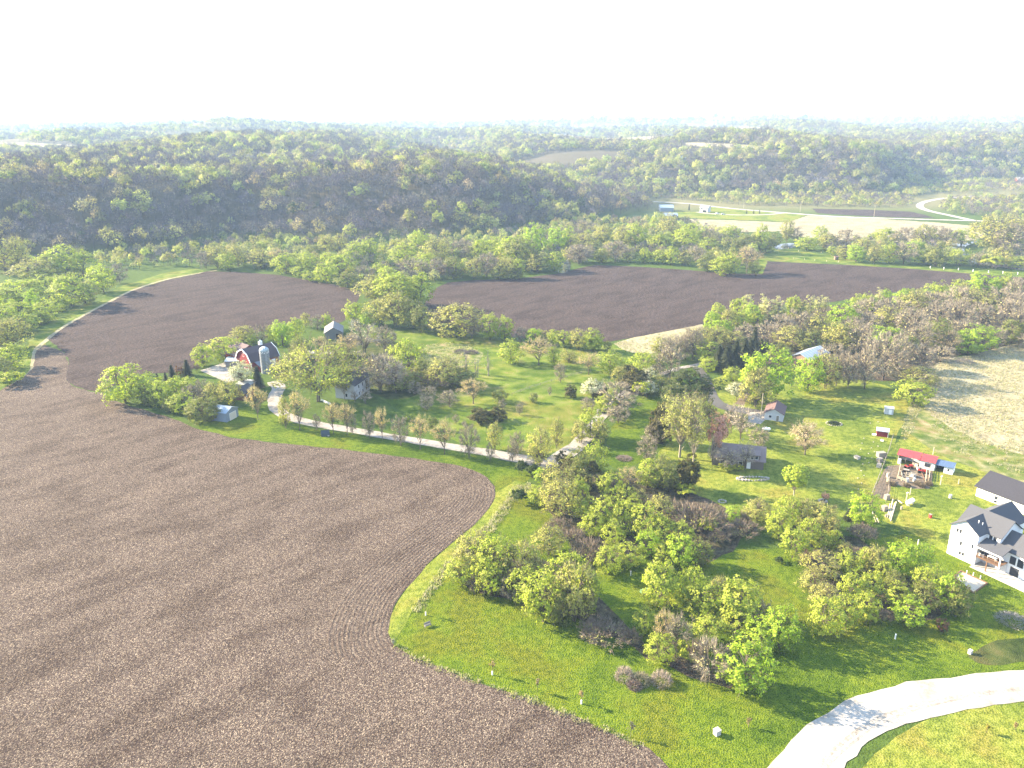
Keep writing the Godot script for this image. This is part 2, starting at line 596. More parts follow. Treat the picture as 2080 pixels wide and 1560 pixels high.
var CLEARINGS := [[Vector2(-245.9, -1695.2), Vector2(-228.1, -2036.5), Vector2(-131.0, -2040.9), Vector2(-97.1, -1857.7), Vector2(-173.0, -1834.0), Vector2(-183.2, -1343.7)], [Vector2(-245.9, -1635.2), Vector2(-228.1, -1976.5), Vector2(-131.0, -1980.9), Vector2(-97.1, -1797.7), Vector2(-173.0, -1774.0), Vector2(-183.2, -1283.7)], [Vector2(-243.4, -1565.2), Vector2(-225.8, -1906.5), Vector2(-129.6, -1910.9), Vector2(-96.1, -1727.7), Vector2(-171.3, -1704.0), Vector2(-181.3, -1213.7)], [Vector2(12.0, -2493.8), Vector2(186.0, -2759.8), Vector2(370.4, -1983.5), Vector2(321.8, -1708.5), Vector2(260.8, -1722.7), Vector2(166.5, -1819.8), Vector2(131.0, -1941.3), Vector2(16.0, -2056.4)], [Vector2(12.0, -2433.8), Vector2(186.0, -2699.8), Vector2(370.4, -1923.5), Vector2(321.8, -1648.5), Vector2(260.8, -1662.7), Vector2(166.5, -1759.8), Vector2(131.0, -1881.3), Vector2(16.0, -1996.4)], [Vector2(11.9, -2363.8), Vector2(184.2, -2629.8), Vector2(366.7, -1853.5), Vector2(318.6, -1578.5), Vector2(258.2, -1592.7), Vector2(164.8, -1689.8), Vector2(129.7, -1811.3), Vector2(15.9, -1926.4)], [Vector2(299.0, -1523.8), Vector2(355.7, -1439.3), Vector2(421.4, -1358.0), Vector2(393.9, -1332.6), Vector2(345.2, -1394.7), Vector2(297.2, -1446.2)], [Vector2(299.0, -1463.8), Vector2(355.7, -1379.3), Vector2(421.4, -1298.0), Vector2(393.9, -1272.6), Vector2(345.2, -1334.7), Vector2(297.2, -1386.2)], [Vector2(296.0, -1393.8), Vector2(352.1, -1309.3), Vector2(417.2, -1228.0), Vector2(390.0, -1202.6), Vector2(341.7, -1264.7), Vector2(294.2, -1316.2)], [Vector2(-1082.0, -1746.8), Vector2(-1037.1, -1741.8), Vector2(-904.2, -1724.0), Vector2(-855.2, -1707.2), Vector2(-965.9, -1652.5), Vector2(-1034.5, -1667.8)], [Vector2(-1082.0, -1686.8), Vector2(-1037.1, -1681.8), Vector2(-904.2, -1664.0), Vector2(-855.2, -1647.2), Vector2(-965.9, -1592.5), Vector2(-1034.5, -1607.8)], [Vector2(-1071.1, -1616.8), Vector2(-1026.7, -1611.8), Vector2(-895.1, -1594.0), Vector2(-846.7, -1577.2), Vector2(-956.2, -1522.5), Vector2(-1024.1, -1537.8)], [Vector2(-393.7, -1199.3), Vector2(-349.6, -1220.8), Vector2(-313.0, -1219.3), Vector2(-334.3, -1164.2), Vector2(-375.2, -1161.7)], [Vector2(-393.7, -1139.3), Vector2(-349.6, -1160.8), Vector2(-313.0, -1159.3), Vector2(-334.3, -1104.2), Vector2(-375.2, -1101.7)], [Vector2(-389.8, -1069.3), Vector2(-346.1, -1090.8), Vector2(-309.9, -1089.3), Vector2(-331.0, -1034.2), Vector2(-371.4, -1031.7)], [Vector2(-833.7, -2385.4), Vector2(-710.7, -2503.2), Vector2(-575.7, -2435.5), Vector2(-403.5, -2008.5), Vector2(-426.8, -1638.0), Vector2(-777.0, -2340.2)], [Vector2(-833.7, -2325.4), Vector2(-710.7, -2443.2), Vector2(-575.7, -2375.5), Vector2(-403.5, -1948.5), Vector2(-426.8, -1578.0), Vector2(-777.0, -2280.2)], [Vector2(-825.3, -2255.4), Vector2(-703.5, -2373.2), Vector2(-570.0, -2305.5), Vector2(-399.4, -1878.5), Vector2(-422.5, -1508.0), Vector2(-769.2, -2210.2)], [Vector2(728.2, -3567.2), Vector2(785.7, -2981.7), Vector2(805.7, -2588.9), Vector2(715.4, -2594.9), Vector2(581.5, -2690.2)], [Vector2(728.2, -3507.2), Vector2(785.7, -2921.7), Vector2(805.7, -2528.9), Vector2(715.4, -2534.9), Vector2(581.5, -2630.2)], [Vector2(720.9, -3437.2), Vector2(777.9, -2851.7), Vector2(797.7, -2458.9), Vector2(708.3, -2464.9), Vector2(575.7, -2560.2)], [Vector2(-244.6, -2076.2), Vector2(-199.6, -2128.1), Vector2(-172.7, -2107.4), Vector2(-207.4, -2074.5)], [Vector2(-244.6, -2016.2), Vector2(-199.6, -2068.1), Vector2(-172.7, -2047.4), Vector2(-207.4, -2014.5)], [Vector2(-242.1, -1946.2), Vector2(-197.6, -1998.1), Vector2(-170.9, -1977.4), Vector2(-205.3, -1944.5)], [Vector2(-841.3, -1910.7), Vector2(-485.5, -1460.3), Vector2(-452.9, -1412.1), Vector2(-799.8, -1892.1)], [Vector2(-841.3, -1850.7), Vector2(-485.5, -1400.3), Vector2(-452.9, -1352.1), Vector2(-799.8, -1832.1)], [Vector2(-832.8, -1780.7), Vector2(-480.7, -1330.3), Vector2(-448.4, -1282.1), Vector2(-791.8, -1762.1)], [Vector2(186.0, -1040.3), Vector2(223.1, -1005.5), Vector2(279.7, -945.1), Vector2(332.9, -899.3), Vector2(309.8, -834.6), Vector2(150.3, -834.6)], [Vector2(492.9, -977.9), Vector2(544.1, -1050.0), Vector2(643.6, -1106.7), Vector2(617.1, -1059.8), Vector2(522.9, -999.3), Vector2(486.9, -930.6), Vector2(484.5, -853.0), Vector2(466.0, -819.1), Vector2(433.2, -855.7)]]

var BOTTOMLAND := [[Vector2(-358.0, -516.3), Vector2(-368.7, -565.6), Vector2(-337.9, -549.2), Vector2(-334.7, -602.1), Vector2(-283.9, -562.7), Vector2(-249.9, -561.5), Vector2(-222.9, -574.6), Vector2(-190.5, -563.4), Vector2(-165.8, -551.0), Vector2(-131.8, -524.4), Vector2(-94.9, -493.7), Vector2(-73.2, -483.9), Vector2(-49.1, -505.0), Vector2(-26.2, -528.0), Vector2(3.8, -530.6), Vector2(29.8, -548.2), Vector2(32.1, -584.5), Vector2(47.6, -601.7), Vector2(62.9, -585.6), Vector2(94.1, -573.9), Vector2(126.8, -558.5), Vector2(157.9, -543.9), Vector2(167.0, -539.8), Vector2(183.9, -587.7), Vector2(199.5, -624.3), Vector2(210.3, -633.9), Vector2(218.2, -665.4), Vector2(202.8, -707.3), Vector2(176.9, -748.0), Vector2(176.4, -824.1), Vector2(157.3, -859.9), Vector2(128.5, -794.2), Vector2(100.7, -807.4), Vector2(33.4, -875.5), Vector2(-71.1, -836.5), Vector2(-207.5, -765.5), Vector2(-337.2, -737.3), Vector2(-439.7, -681.0), Vector2(-447.3, -629.4)], [Vector2(239.4, -637.9), Vector2(273.2, -663.2), Vector2(321.3, -678.2), Vector2(370.8, -676.1), Vector2(342.8, -611.6), Vector2(337.0, -573.6), Vector2(365.5, -536.9), Vector2(358.6, -526.1), Vector2(327.9, -541.9), Vector2(302.2, -558.4), Vector2(274.1, -573.8), Vector2(259.0, -589.4), Vector2(249.6, -612.7)], [Vector2(432.0, -736.3), Vector2(575.1, -847.0), Vector2(391.0, -565.4), Vector2(359.9, -572.8), Vector2(358.7, -599.3), Vector2(394.7, -655.4)], [Vector2(169.3, -1072.1), Vector2(230.7, -1041.2), Vector2(288.4, -975.7), Vector2(354.7, -960.3), Vector2(441.6, -944.1), Vector2(480.3, -964.3), Vector2(521.9, -1042.6), Vector2(567.6, -1103.4), Vector2(671.1, -1143.0), Vector2(899.1, -1168.2), Vector2(1064.6, -1389.2), Vector2(229.3, -1462.6)], [Vector2(474.6, -890.1), Vector2(554.4, -1020.7), Vector2(620.3, -1042.9), Vector2(763.9, -1075.4), Vector2(527.1, -731.9), Vector2(481.1, -784.9), Vector2(494.2, -842.3)], [Vector2(475.7, -800.9), Vector2(542.8, -797.6), Vector2(717.2, -1064.2), Vector2(659.0, -1054.1), Vector2(565.5, -947.9)]]

func make_fields():
	sheet("plowed_field", [Vector2(31.1, -82.2), Vector2(25.9, -100.1), Vector2(21.2, -106.6), Vector2(13.4, -111.6), Vector2(5.0, -116.6), Vector2(-4.0, -121.2), Vector2(-13.6, -126.2), Vector2(-20.8, -130.7), Vector2(-24.5, -134.1), Vector2(-25.9, -137.8), Vector2(-26.2, -142.9), Vector2(-25.6, -148.8), Vector2(-23.4, -156.0), Vector2(-20.2, -164.4), Vector2(-14.7, -175.0), Vector2(-10.0, -183.5), Vector2(-6.6, -192.3), Vector2(-4.9, -199.7), Vector2(-5.1, -205.9), Vector2(-7.4, -211.9), Vector2(-12.0, -216.8), Vector2(-15.5, -219.7), Vector2(-21.4, -222.7), Vector2(-33.6, -227.0), Vector2(-43.9, -230.3), Vector2(-55.2, -233.6), Vector2(-67.3, -236.6), Vector2(-81.6, -240.6), Vector2(-93.7, -244.1), Vector2(-107.7, -251.9), Vector2(-124.6, -265.0), Vector2(-138.3, -273.4), Vector2(-148.7, -280.1), Vector2(-156.5, -286.9), Vector2(-160.3, -291.6), Vector2(-165.4, -292.9), Vector2(-175.3, -299.1), Vector2(-182.5, -306.8), Vector2(-195.3, -332.7), Vector2(-205.7, -348.5), Vector2(-222.5, -362.3), Vector2(-220.6, -352.1), Vector2(-206.0, -323.5), Vector2(-202.2, -309.2), Vector2(-202.3, -294.8), Vector2(-208.2, -259.1), Vector2(-206.4, -204.9), Vector2(-175.9, -136.8), Vector2(-134.7, -83.3)], 0.060, mats.soil_near, "brown plowed field with pale corn stubble filling the lower left", "field", 0.45, 0)
	sheet("plowed_field", [Vector2(-205.7, -348.5), Vector2(-195.3, -332.7), Vector2(-182.5, -306.8), Vector2(-175.3, -299.1), Vector2(-165.4, -292.9), Vector2(-160.3, -291.6), Vector2(-160.8, -295.8), Vector2(-158.4, -307.0), Vector2(-154.5, -315.5), Vector2(-144.2, -316.7), Vector2(-135.5, -322.1), Vector2(-136.6, -347.0), Vector2(-131.9, -370.0), Vector2(-127.9, -382.1), Vector2(-122.1, -391.8), Vector2(-114.0, -410.5), Vector2(-105.8, -413.7), Vector2(-91.3, -393.0), Vector2(-88.2, -407.7), Vector2(-89.5, -443.0), Vector2(-92.7, -481.5), Vector2(-110.4, -500.5), Vector2(-137.6, -521.1), Vector2(-162.6, -539.7), Vector2(-193.8, -551.9), Vector2(-215.6, -554.5), Vector2(-217.6, -545.2), Vector2(-231.2, -522.4), Vector2(-237.6, -487.3), Vector2(-235.2, -440.7), Vector2(-231.5, -398.5), Vector2(-225.8, -371.3)], 0.065, mats.soil_far, "dark plowed field curving behind the red barn up to the river trees", "field", 0.50, 0)
	sheet("plowed_field", [Vector2(-46.0, -412.1), Vector2(-50.1, -444.5), Vector2(-50.2, -474.4), Vector2(-47.8, -490.7), Vector2(-41.6, -508.0), Vector2(-25.6, -515.9), Vector2(3.7, -520.1), Vector2(30.9, -536.9), Vector2(47.8, -557.3), Vector2(61.4, -570.9), Vector2(92.2, -561.7), Vector2(124.3, -546.9), Vector2(154.9, -532.8), Vector2(170.8, -532.3), Vector2(189.2, -581.0), Vector2(235.3, -566.8), Vector2(279.3, -547.4), Vector2(313.7, -525.8), Vector2(341.4, -509.2), Vector2(350.6, -494.2), Vector2(315.2, -487.4), Vector2(280.2, -485.4), Vector2(245.6, -477.3), Vector2(187.7, -445.6), Vector2(140.6, -422.1), Vector2(102.1, -396.5), Vector2(87.3, -386.6), Vector2(47.2, -361.4), Vector2(26.0, -363.6), Vector2(12.0, -365.8), Vector2(-0.3, -371.5), Vector2(-13.3, -379.3), Vector2(-24.8, -387.4)], 0.060, mats.soil_far, "dark brown plowed field in the middle distance between the river trees and long woodland", "field", 0.50, 0)
	sheet("front_lawn", [Vector2(-24.5, -134.1), Vector2(-20.8, -130.7), Vector2(-13.6, -126.2), Vector2(-4.0, -121.2), Vector2(5.0, -116.6), Vector2(13.4, -111.6), Vector2(21.2, -106.6), Vector2(25.9, -100.1), Vector2(40.0, -97.5), Vector2(49.5, -106.7), Vector2(59.7, -115.5), Vector2(73.3, -119.9), Vector2(96.6, -123.7), Vector2(113.3, -125.0), Vector2(135.1, -155.3), Vector2(116.2, -155.5), Vector2(107.7, -178.2), Vector2(80.7, -173.6), Vector2(62.2, -169.1), Vector2(44.0, -174.0), Vector2(27.6, -189.9), Vector2(11.0, -201.9), Vector2(5.5, -206.8), Vector2(0.5, -205.2), Vector2(-5.4, -184.8), Vector2(-12.3, -169.9), Vector2(-17.2, -156.9), Vector2(-20.6, -146.4), Vector2(-23.4, -139.4)], 0.020, mats.lawn_bright, "bright green dandelion-flecked lawn around the front tree rows", "lawn", 0.60, 1)
	sheet("drive_verge", [Vector2(-107.7, -251.9), Vector2(-93.7, -244.1), Vector2(-81.6, -240.6), Vector2(-67.3, -236.6), Vector2(-55.2, -233.6), Vector2(-43.9, -230.3), Vector2(-33.6, -227.0), Vector2(-21.4, -222.7), Vector2(-15.5, -219.7), Vector2(-12.0, -216.8), Vector2(-7.4, -211.9), Vector2(-5.1, -205.9), Vector2(-4.9, -199.7), Vector2(-6.6, -192.3), Vector2(2.7, -206.8), Vector2(7.2, -215.1), Vector2(2.9, -220.5), Vector2(-12.5, -228.2), Vector2(-30.5, -236.4), Vector2(-46.0, -243.0), Vector2(-63.9, -249.8), Vector2(-77.5, -257.0), Vector2(-91.2, -277.4), Vector2(-101.5, -272.3), Vector2(-112.3, -262.4)], 0.024, mats.lawn_bright, "green grass verge between the gravel farm drive and plowed field", "grass verge", 0.50, 0)
	sheet("bent_grass_strip", [Vector2(-6.6, -192.3), Vector2(-10.0, -183.5), Vector2(-14.7, -175.0), Vector2(-20.2, -164.4), Vector2(-23.4, -156.0), Vector2(-25.6, -148.8), Vector2(-26.2, -142.9), Vector2(-25.9, -137.8), Vector2(-24.5, -134.1), Vector2(-23.3, -137.0), Vector2(-21.9, -144.6), Vector2(-19.2, -154.0), Vector2(-16.0, -163.2), Vector2(-10.1, -174.7), Vector2(-4.1, -187.5), Vector2(-0.2, -202.1), Vector2(4.8, -206.8), Vector2(1.3, -210.1), Vector2(-4.9, -202.1)], 0.030, mats.lawn_mown, "yellowish mown strip curving along the plowed field's corner", "grass strip", 0.40, 0)
	sheet("pasture", [Vector2(-70.5, -306.6), Vector2(-53.4, -287.9), Vector2(-35.0, -261.0), Vector2(-17.8, -238.3), Vector2(-0.1, -228.0), Vector2(13.8, -227.8), Vector2(24.8, -246.2), Vector2(31.1, -267.4), Vector2(40.5, -292.0), Vector2(59.5, -324.5), Vector2(84.9, -364.1), Vector2(70.9, -364.4), Vector2(46.5, -356.2), Vector2(25.5, -356.7), Vector2(-0.3, -364.3), Vector2(-24.1, -375.8), Vector2(-44.8, -387.9), Vector2(-59.3, -384.3), Vector2(-71.2, -367.7)], 0.020, mats.pasture, "sunlit green pasture with dry patches inside the farm drive", "pasture", 0.60, 1)
	sheet("dry_patch", [Vector2(-43.5, -354.0), Vector2(-32.7, -362.3), Vector2(-18.4, -356.0), Vector2(-12.1, -341.1), Vector2(-16.8, -322.5), Vector2(-29.1, -317.8), Vector2(-38.4, -326.5), Vector2(-45.5, -341.8)], 0.034, mats.pasture_dry, "straw-coloured dry patch on the far side of the pasture", "grass", 1.20, 2)
	sheet("lane_lawn", [Vector2(27.9, -218.4), Vector2(38.6, -218.2), Vector2(56.1, -245.7), Vector2(75.6, -285.5), Vector2(79.9, -303.6), Vector2(68.0, -303.9), Vector2(51.1, -286.0), Vector2(39.2, -264.7), Vector2(32.4, -246.0)], 0.030, mats.lawn_bright, "bright grass lane running between the hedge and the homestead trees", "lawn", 0.50, 1)
	sheet("homestead_lawn", [Vector2(44.7, -189.6), Vector2(40.7, -204.7), Vector2(48.0, -237.3), Vector2(64.6, -269.3), Vector2(83.5, -310.1), Vector2(110.0, -323.4), Vector2(134.0, -309.1), Vector2(151.4, -289.9), Vector2(144.6, -267.9), Vector2(126.4, -240.2), Vector2(103.9, -203.8), Vector2(93.5, -186.3), Vector2(85.8, -186.4), Vector2(65.2, -178.7), Vector2(52.6, -184.1)], 0.028, mats.lawn_mown, "yellow-green mown homestead lawn striped with tree shadows", "lawn", 0.50, 1)
	sheet("house_lawn", [Vector2(126.4, -240.2), Vector2(137.1, -248.8), Vector2(143.3, -224.0), Vector2(149.3, -200.0), Vector2(147.7, -172.8), Vector2(126.9, -144.0), Vector2(113.8, -151.5), Vector2(106.3, -164.0), Vector2(101.4, -178.3), Vector2(94.8, -186.2), Vector2(103.9, -203.8)], 0.032, mats.lawn_mown, "mown yard grass around the white house and cluttered pen", "lawn", 0.50, 1)
	sheet("meadow_margin", [Vector2(135.1, -253.4), Vector2(149.7, -278.5), Vector2(153.5, -267.8), Vector2(160.3, -248.4), Vector2(171.4, -239.5), Vector2(224.9, -226.5), Vector2(198.6, -196.3), Vector2(163.9, -195.3), Vector2(148.1, -204.8), Vector2(140.2, -213.2), Vector2(134.2, -224.1), Vector2(132.8, -240.1)], 0.036, mats.pasture_dry, "yellow-green rough margin of the dry meadow", "meadow", 1.00, 1)
	sheet("dry_meadow", [Vector2(152.4, -275.7), Vector2(160.0, -295.8), Vector2(183.0, -325.5), Vector2(210.5, -340.2), Vector2(247.5, -360.3), Vector2(309.3, -387.2), Vector2(318.0, -333.9), Vector2(212.4, -212.2), Vector2(178.9, -216.2), Vector2(160.3, -225.6), Vector2(152.2, -235.6), Vector2(149.0, -250.9), Vector2(148.8, -263.8)], 0.040, mats.dry_grass, "tall pale straw-coloured dry meadow at the right edge", "meadow", 1.20, 1)
	sheet("corner_grass", [Vector2(46.6, -88.5), Vector2(52.9, -98.4), Vector2(59.7, -104.5), Vector2(67.5, -109.8), Vector2(76.5, -113.9), Vector2(84.6, -115.9), Vector2(92.6, -117.4), Vector2(114.4, -120.2), Vector2(87.4, -84.1)], 0.030, mats.lawn_mown, "green grass with tracks inside the gravel road's bend", "grass", 0.30, 0)
	sheet("bare_soil_patch", [Vector2(89.1, -129.6), Vector2(95.6, -133.4), Vector2(103.5, -134.9), Vector2(110.9, -134.0), Vector2(106.3, -127.2), Vector2(95.3, -126.3), Vector2(90.0, -126.9)], 0.045, mats.shade_grass, "grey-green thin soil patch beside the gravel road", "soil", 0.70, 1)
	sheet("west_track_verge", [Vector2(-199.8, -290.6), Vector2(-200.3, -305.9), Vector2(-204.4, -320.7), Vector2(-219.7, -350.4), Vector2(-222.5, -362.3), Vector2(-224.8, -369.4), Vector2(-230.4, -396.5), Vector2(-234.0, -438.2), Vector2(-236.2, -484.3), Vector2(-229.8, -519.0), Vector2(-216.2, -541.4), Vector2(-214.2, -550.7), Vector2(-227.1, -566.7), Vector2(-244.2, -547.9), Vector2(-251.6, -504.8), Vector2(-248.6, -460.5), Vector2(-248.7, -423.0), Vector2(-235.1, -371.5), Vector2(-215.5, -330.2), Vector2(-209.4, -299.8)], 0.030, mats.pasture, "shaded grass verge under the western tree belt", "grass verge", 0.60, 0)
	way("grass_track", [Vector2(-200.2, -282.1), Vector2(-201.9, -308.5), Vector2(-205.6, -322.8), Vector2(-221.1, -352.9), Vector2(-225.5, -367.6), Vector2(-232.1, -399.6), Vector2(-235.9, -441.9), Vector2(-238.3, -488.8), Vector2(-231.9, -524.2), Vector2(-218.4, -547.1), Vector2(-209.9, -558.2)], [2.5, 2.5], 0.050, mats.dry_grass, "pale worn grass track curving along the western field edge", "track", 0.25)
	sheet("hedge_slope", [Vector2(47.2, -361.4), Vector2(87.3, -386.6), Vector2(102.1, -396.5), Vector2(84.9, -364.1), Vector2(66.4, -339.4), Vector2(51.5, -343.7)], 0.040, mats.dry_grass, "pale dry grass slope at the end of the middle plowed field", "grass", 0.80, 1)
	sheet("grove_floor", [Vector2(9.1, -206.7), Vector2(20.5, -215.0), Vector2(31.3, -208.0), Vector2(42.5, -214.6), Vector2(49.9, -201.4), Vector2(58.7, -192.3), Vector2(64.2, -183.9), Vector2(55.6, -171.5), Vector2(46.2, -162.5), Vector2(41.6, -162.6), Vector2(34.2, -167.1), Vector2(25.3, -162.8), Vector2(18.4, -162.8), Vector2(13.3, -174.4), Vector2(10.3, -187.3)], 0.036, mats.litter, "leaf litter and dead stalks under the dense middle grove", "ground", 1.00, 1)
	sheet("grove_floor", [Vector2(-12.6, -154.9), Vector2(-9.5, -161.0), Vector2(2.1, -167.5), Vector2(12.5, -162.9), Vector2(19.1, -148.7), Vector2(24.9, -136.5), Vector2(33.9, -127.2), Vector2(41.9, -121.5), Vector2(39.7, -120.2), Vector2(31.6, -125.0), Vector2(21.6, -134.9), Vector2(11.3, -145.2), Vector2(-1.4, -149.0)], 0.036, mats.litter, "dark litter under the front bushes of the lawn", "ground", 0.80, 1)
	sheet("grove_floor", [Vector2(68.5, -173.7), Vector2(80.2, -178.5), Vector2(88.1, -173.5), Vector2(85.5, -162.1), Vector2(96.1, -155.7), Vector2(95.5, -146.1), Vector2(85.6, -139.2), Vector2(76.2, -141.0), Vector2(72.2, -146.3), Vector2(67.9, -152.0), Vector2(69.3, -162.3)], 0.038, mats.litter, "brown litter under the thicket beside the white house", "ground", 0.80, 1)
	sheet("woodland_floor", [Vector2(87.7, -355.3), Vector2(99.9, -387.3), Vector2(137.8, -413.0), Vector2(183.7, -435.5), Vector2(240.7, -467.3), Vector2(292.7, -480.4), Vector2(387.7, -485.2), Vector2(355.5, -407.3), Vector2(314.2, -387.1), Vector2(247.5, -360.3), Vector2(210.5, -340.2), Vector2(183.0, -325.5), Vector2(161.5, -298.9), Vector2(131.5, -302.6), Vector2(111.2, -327.0), Vector2(91.1, -323.8)], 0.034, mats.litter, "brown leaf litter under the long woodland", "ground", 1.00, 1)
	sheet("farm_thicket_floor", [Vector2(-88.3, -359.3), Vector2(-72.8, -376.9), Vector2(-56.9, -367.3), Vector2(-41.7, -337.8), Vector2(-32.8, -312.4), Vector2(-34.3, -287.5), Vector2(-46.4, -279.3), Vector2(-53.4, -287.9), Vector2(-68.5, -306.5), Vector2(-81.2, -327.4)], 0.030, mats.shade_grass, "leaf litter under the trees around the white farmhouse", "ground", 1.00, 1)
	sheet("prairie_field", [Vector2(291.6, -826.7), Vector2(322.2, -869.5), Vector2(375.5, -844.0), Vector2(427.5, -803.3), Vector2(453.9, -771.0), Vector2(433.7, -719.5), Vector2(379.7, -661.6), Vector2(339.3, -671.7), Vector2(282.1, -685.7), Vector2(245.8, -718.1), Vector2(256.6, -780.4)], 0.120, mats.dry_grass, "pale dry prairie field across the river", "field", 1.50, 0)
	sheet("prairie_field", [Vector2(188.5, -844.9), Vector2(236.3, -829.5), Vector2(281.2, -810.6), Vector2(249.9, -744.6), Vector2(211.6, -739.5), Vector2(180.0, -761.9)], 0.110, mats.dry_grass, "pale dry strip below the valley hayfield", "field", 1.50, 0)
	sheet("hay_field", [Vector2(166.8, -868.5), Vector2(186.9, -916.0), Vector2(223.4, -903.9), Vector2(292.0, -910.2), Vector2(325.5, -878.8), Vector2(292.6, -826.6), Vector2(282.5, -814.6), Vector2(237.5, -833.7), Vector2(194.6, -849.0)], 0.140, mats.lawn_mown, "green hayfield in front of the valley farmstead", "field", 1.00, 0)
	sheet("hay_field", [Vector2(229.4, -979.2), Vector2(270.3, -932.2), Vector2(318.2, -888.8), Vector2(292.0, -910.2), Vector2(224.6, -908.9)], 0.130, mats.lawn_mown, "mown grass between the valley road and farm lane", "field", 1.00, 0)
	sheet("valley_plowed_field", [Vector2(352.6, -938.3), Vector2(409.9, -924.3), Vector2(450.0, -901.4), Vector2(449.6, -867.4), Vector2(446.4, -840.3), Vector2(399.8, -851.7), Vector2(366.0, -871.9), Vector2(341.4, -892.5)], 0.130, mats.soil_far, "narrow brown field beyond the valley road", "field", 1.00, 0)
	sheet("pasture_strip", [Vector2(189.2, -581.0), Vector2(192.5, -607.8), Vector2(214.2, -633.7), Vector2(234.1, -623.0), Vector2(251.6, -598.7), Vector2(259.9, -574.3), Vector2(297.2, -548.7), Vector2(348.9, -531.9), Vector2(400.7, -524.7), Vector2(386.2, -504.5), Vector2(339.2, -516.1), Vector2(313.7, -525.8), Vector2(279.3, -547.4), Vector2(235.3, -566.8)], 0.030, mats.pasture, "green pasture strip behind the middle plowed field", "pasture", 0.80, 0)
	sheet("field_lane", [Vector2(166.2, -532.5), Vector2(170.6, -530.5), Vector2(189.6, -581.0), Vector2(193.7, -607.8), Vector2(183.4, -583.4)], 0.080, mats.pasture, "short grassy lane cutting between two plowed fields", "lane", 0.40, 0)
	sheet("river", [Vector2(371.5, -546.1), Vector2(356.2, -566.7), Vector2(346.4, -584.0), Vector2(356.7, -623.2), Vector2(378.8, -656.1), Vector2(399.6, -674.9), Vector2(393.6, -686.9), Vector2(372.0, -670.3), Vector2(344.7, -618.7), Vector2(331.7, -573.8), Vector2(344.6, -547.1), Vector2(359.8, -527.9)], 0.100, mats.water, "bright bend of the river showing between valley trees", "river", 0.40, 1)
	sheet("river", [Vector2(30.6, -544.4), Vector2(37.4, -588.7), Vector2(44.4, -592.8), Vector2(42.5, -557.4), Vector2(37.0, -536.7)], 0.100, mats.water, "small bright gleam of river at the plowed field's edge", "river", 0.30, 1)
	sheet("river", [Vector2(99.8, -780.4), Vector2(118.2, -790.9), Vector2(125.6, -775.4), Vector2(113.8, -743.9), Vector2(98.6, -751.5)], 0.100, mats.water, "still pool of the river below the bluff's nose", "river", 0.60, 1)
	sheet("river", [Vector2(215.1, -649.3), Vector2(230.2, -670.5), Vector2(244.6, -669.9), Vector2(232.2, -645.9), Vector2(214.2, -633.7)], 0.100, mats.water, "dark river pool behind the green pasture strip", "river", 0.40, 1)
	way("gravel_road", [Vector2(37.2, -88.5), Vector2(45.9, -99.9), Vector2(53.8, -107.3), Vector2(62.1, -113.0), Vector2(71.7, -116.6), Vector2(82.9, -119.1), Vector2(94.7, -120.8), Vector2(116.4, -122.9)], [9.0, 8.6, 8.2, 7.6], 0.090, mats.gravel, "wide pale gravel road curving through the lower right corner", "road", 0.45)
	way("wheel_track", [Vector2(38.8, -88.5), Vector2(47.7, -99.9), Vector2(55.3, -106.7), Vector2(63.5, -112.1), Vector2(72.9, -115.9), Vector2(83.3, -118.3), Vector2(94.8, -120.1), Vector2(116.0, -122.3)], [0.9, 0.7], 0.104, mats.gravel_worn, "darker wheel track along the gravel road's inner lane", "wheel track", 0.10)
	way("wheel_track", [Vector2(40.1, -88.5), Vector2(48.9, -99.9), Vector2(56.2, -106.0), Vector2(64.2, -111.4), Vector2(73.4, -115.1), Vector2(83.5, -117.7), Vector2(94.9, -119.6), Vector2(115.7, -121.9)], [0.6, 0.5], 0.105, mats.gravel_worn, "thin wheel track on the inner side of the gravel road", "wheel track", 0.08)
	way("farm_drive", [Vector2(11.6, -220.4), Vector2(2.9, -225.3), Vector2(-9.5, -230.9), Vector2(-22.5, -236.3), Vector2(-37.8, -242.8), Vector2(-53.8, -249.7), Vector2(-64.9, -254.4), Vector2(-76.8, -260.8), Vector2(-85.0, -268.9), Vector2(-89.5, -278.5), Vector2(-91.6, -288.6), Vector2(-92.5, -295.7), Vector2(-96.8, -303.9)], [7.5, 5.2, 4.6, 4.6, 4.6, 5.0, 5.5], 0.090, mats.drive_gravel, "pale gravel farm drive lined with budding trees", "driveway", 0.30)
	way("lane_drive", [Vector2(10.3, -218.6), Vector2(17.0, -228.9), Vector2(22.1, -237.7), Vector2(27.8, -251.5), Vector2(31.8, -262.3), Vector2(41.6, -283.3), Vector2(56.0, -304.1), Vector2(69.7, -317.2), Vector2(78.6, -322.6), Vector2(85.6, -327.6)], [7.5, 5.0, 3.6, 3.4, 3.4], 0.100, mats.drive_gravel, "gravel lane climbing through the hedge to the homestead", "driveway", 0.30)
	way("asphalt_drive", [Vector2(78.6, -322.6), Vector2(78.7, -308.9), Vector2(77.0, -291.3), Vector2(75.5, -278.8), Vector2(77.6, -271.2), Vector2(83.6, -267.0), Vector2(91.2, -262.8)], [3.4, 3.6, 5.0, 6.0, 7.0], 0.080, mats.asphalt, "dark asphalt driveway in front of the red roofed garage", "driveway", 0.20)
	way("side_track", [Vector2(83.9, -273.2), Vector2(91.5, -288.1), Vector2(102.8, -300.0), Vector2(116.6, -312.8)], [3.0, 2.6], 0.070, mats.dirt, "brown track leading to the metal pole barn", "track", 0.30)
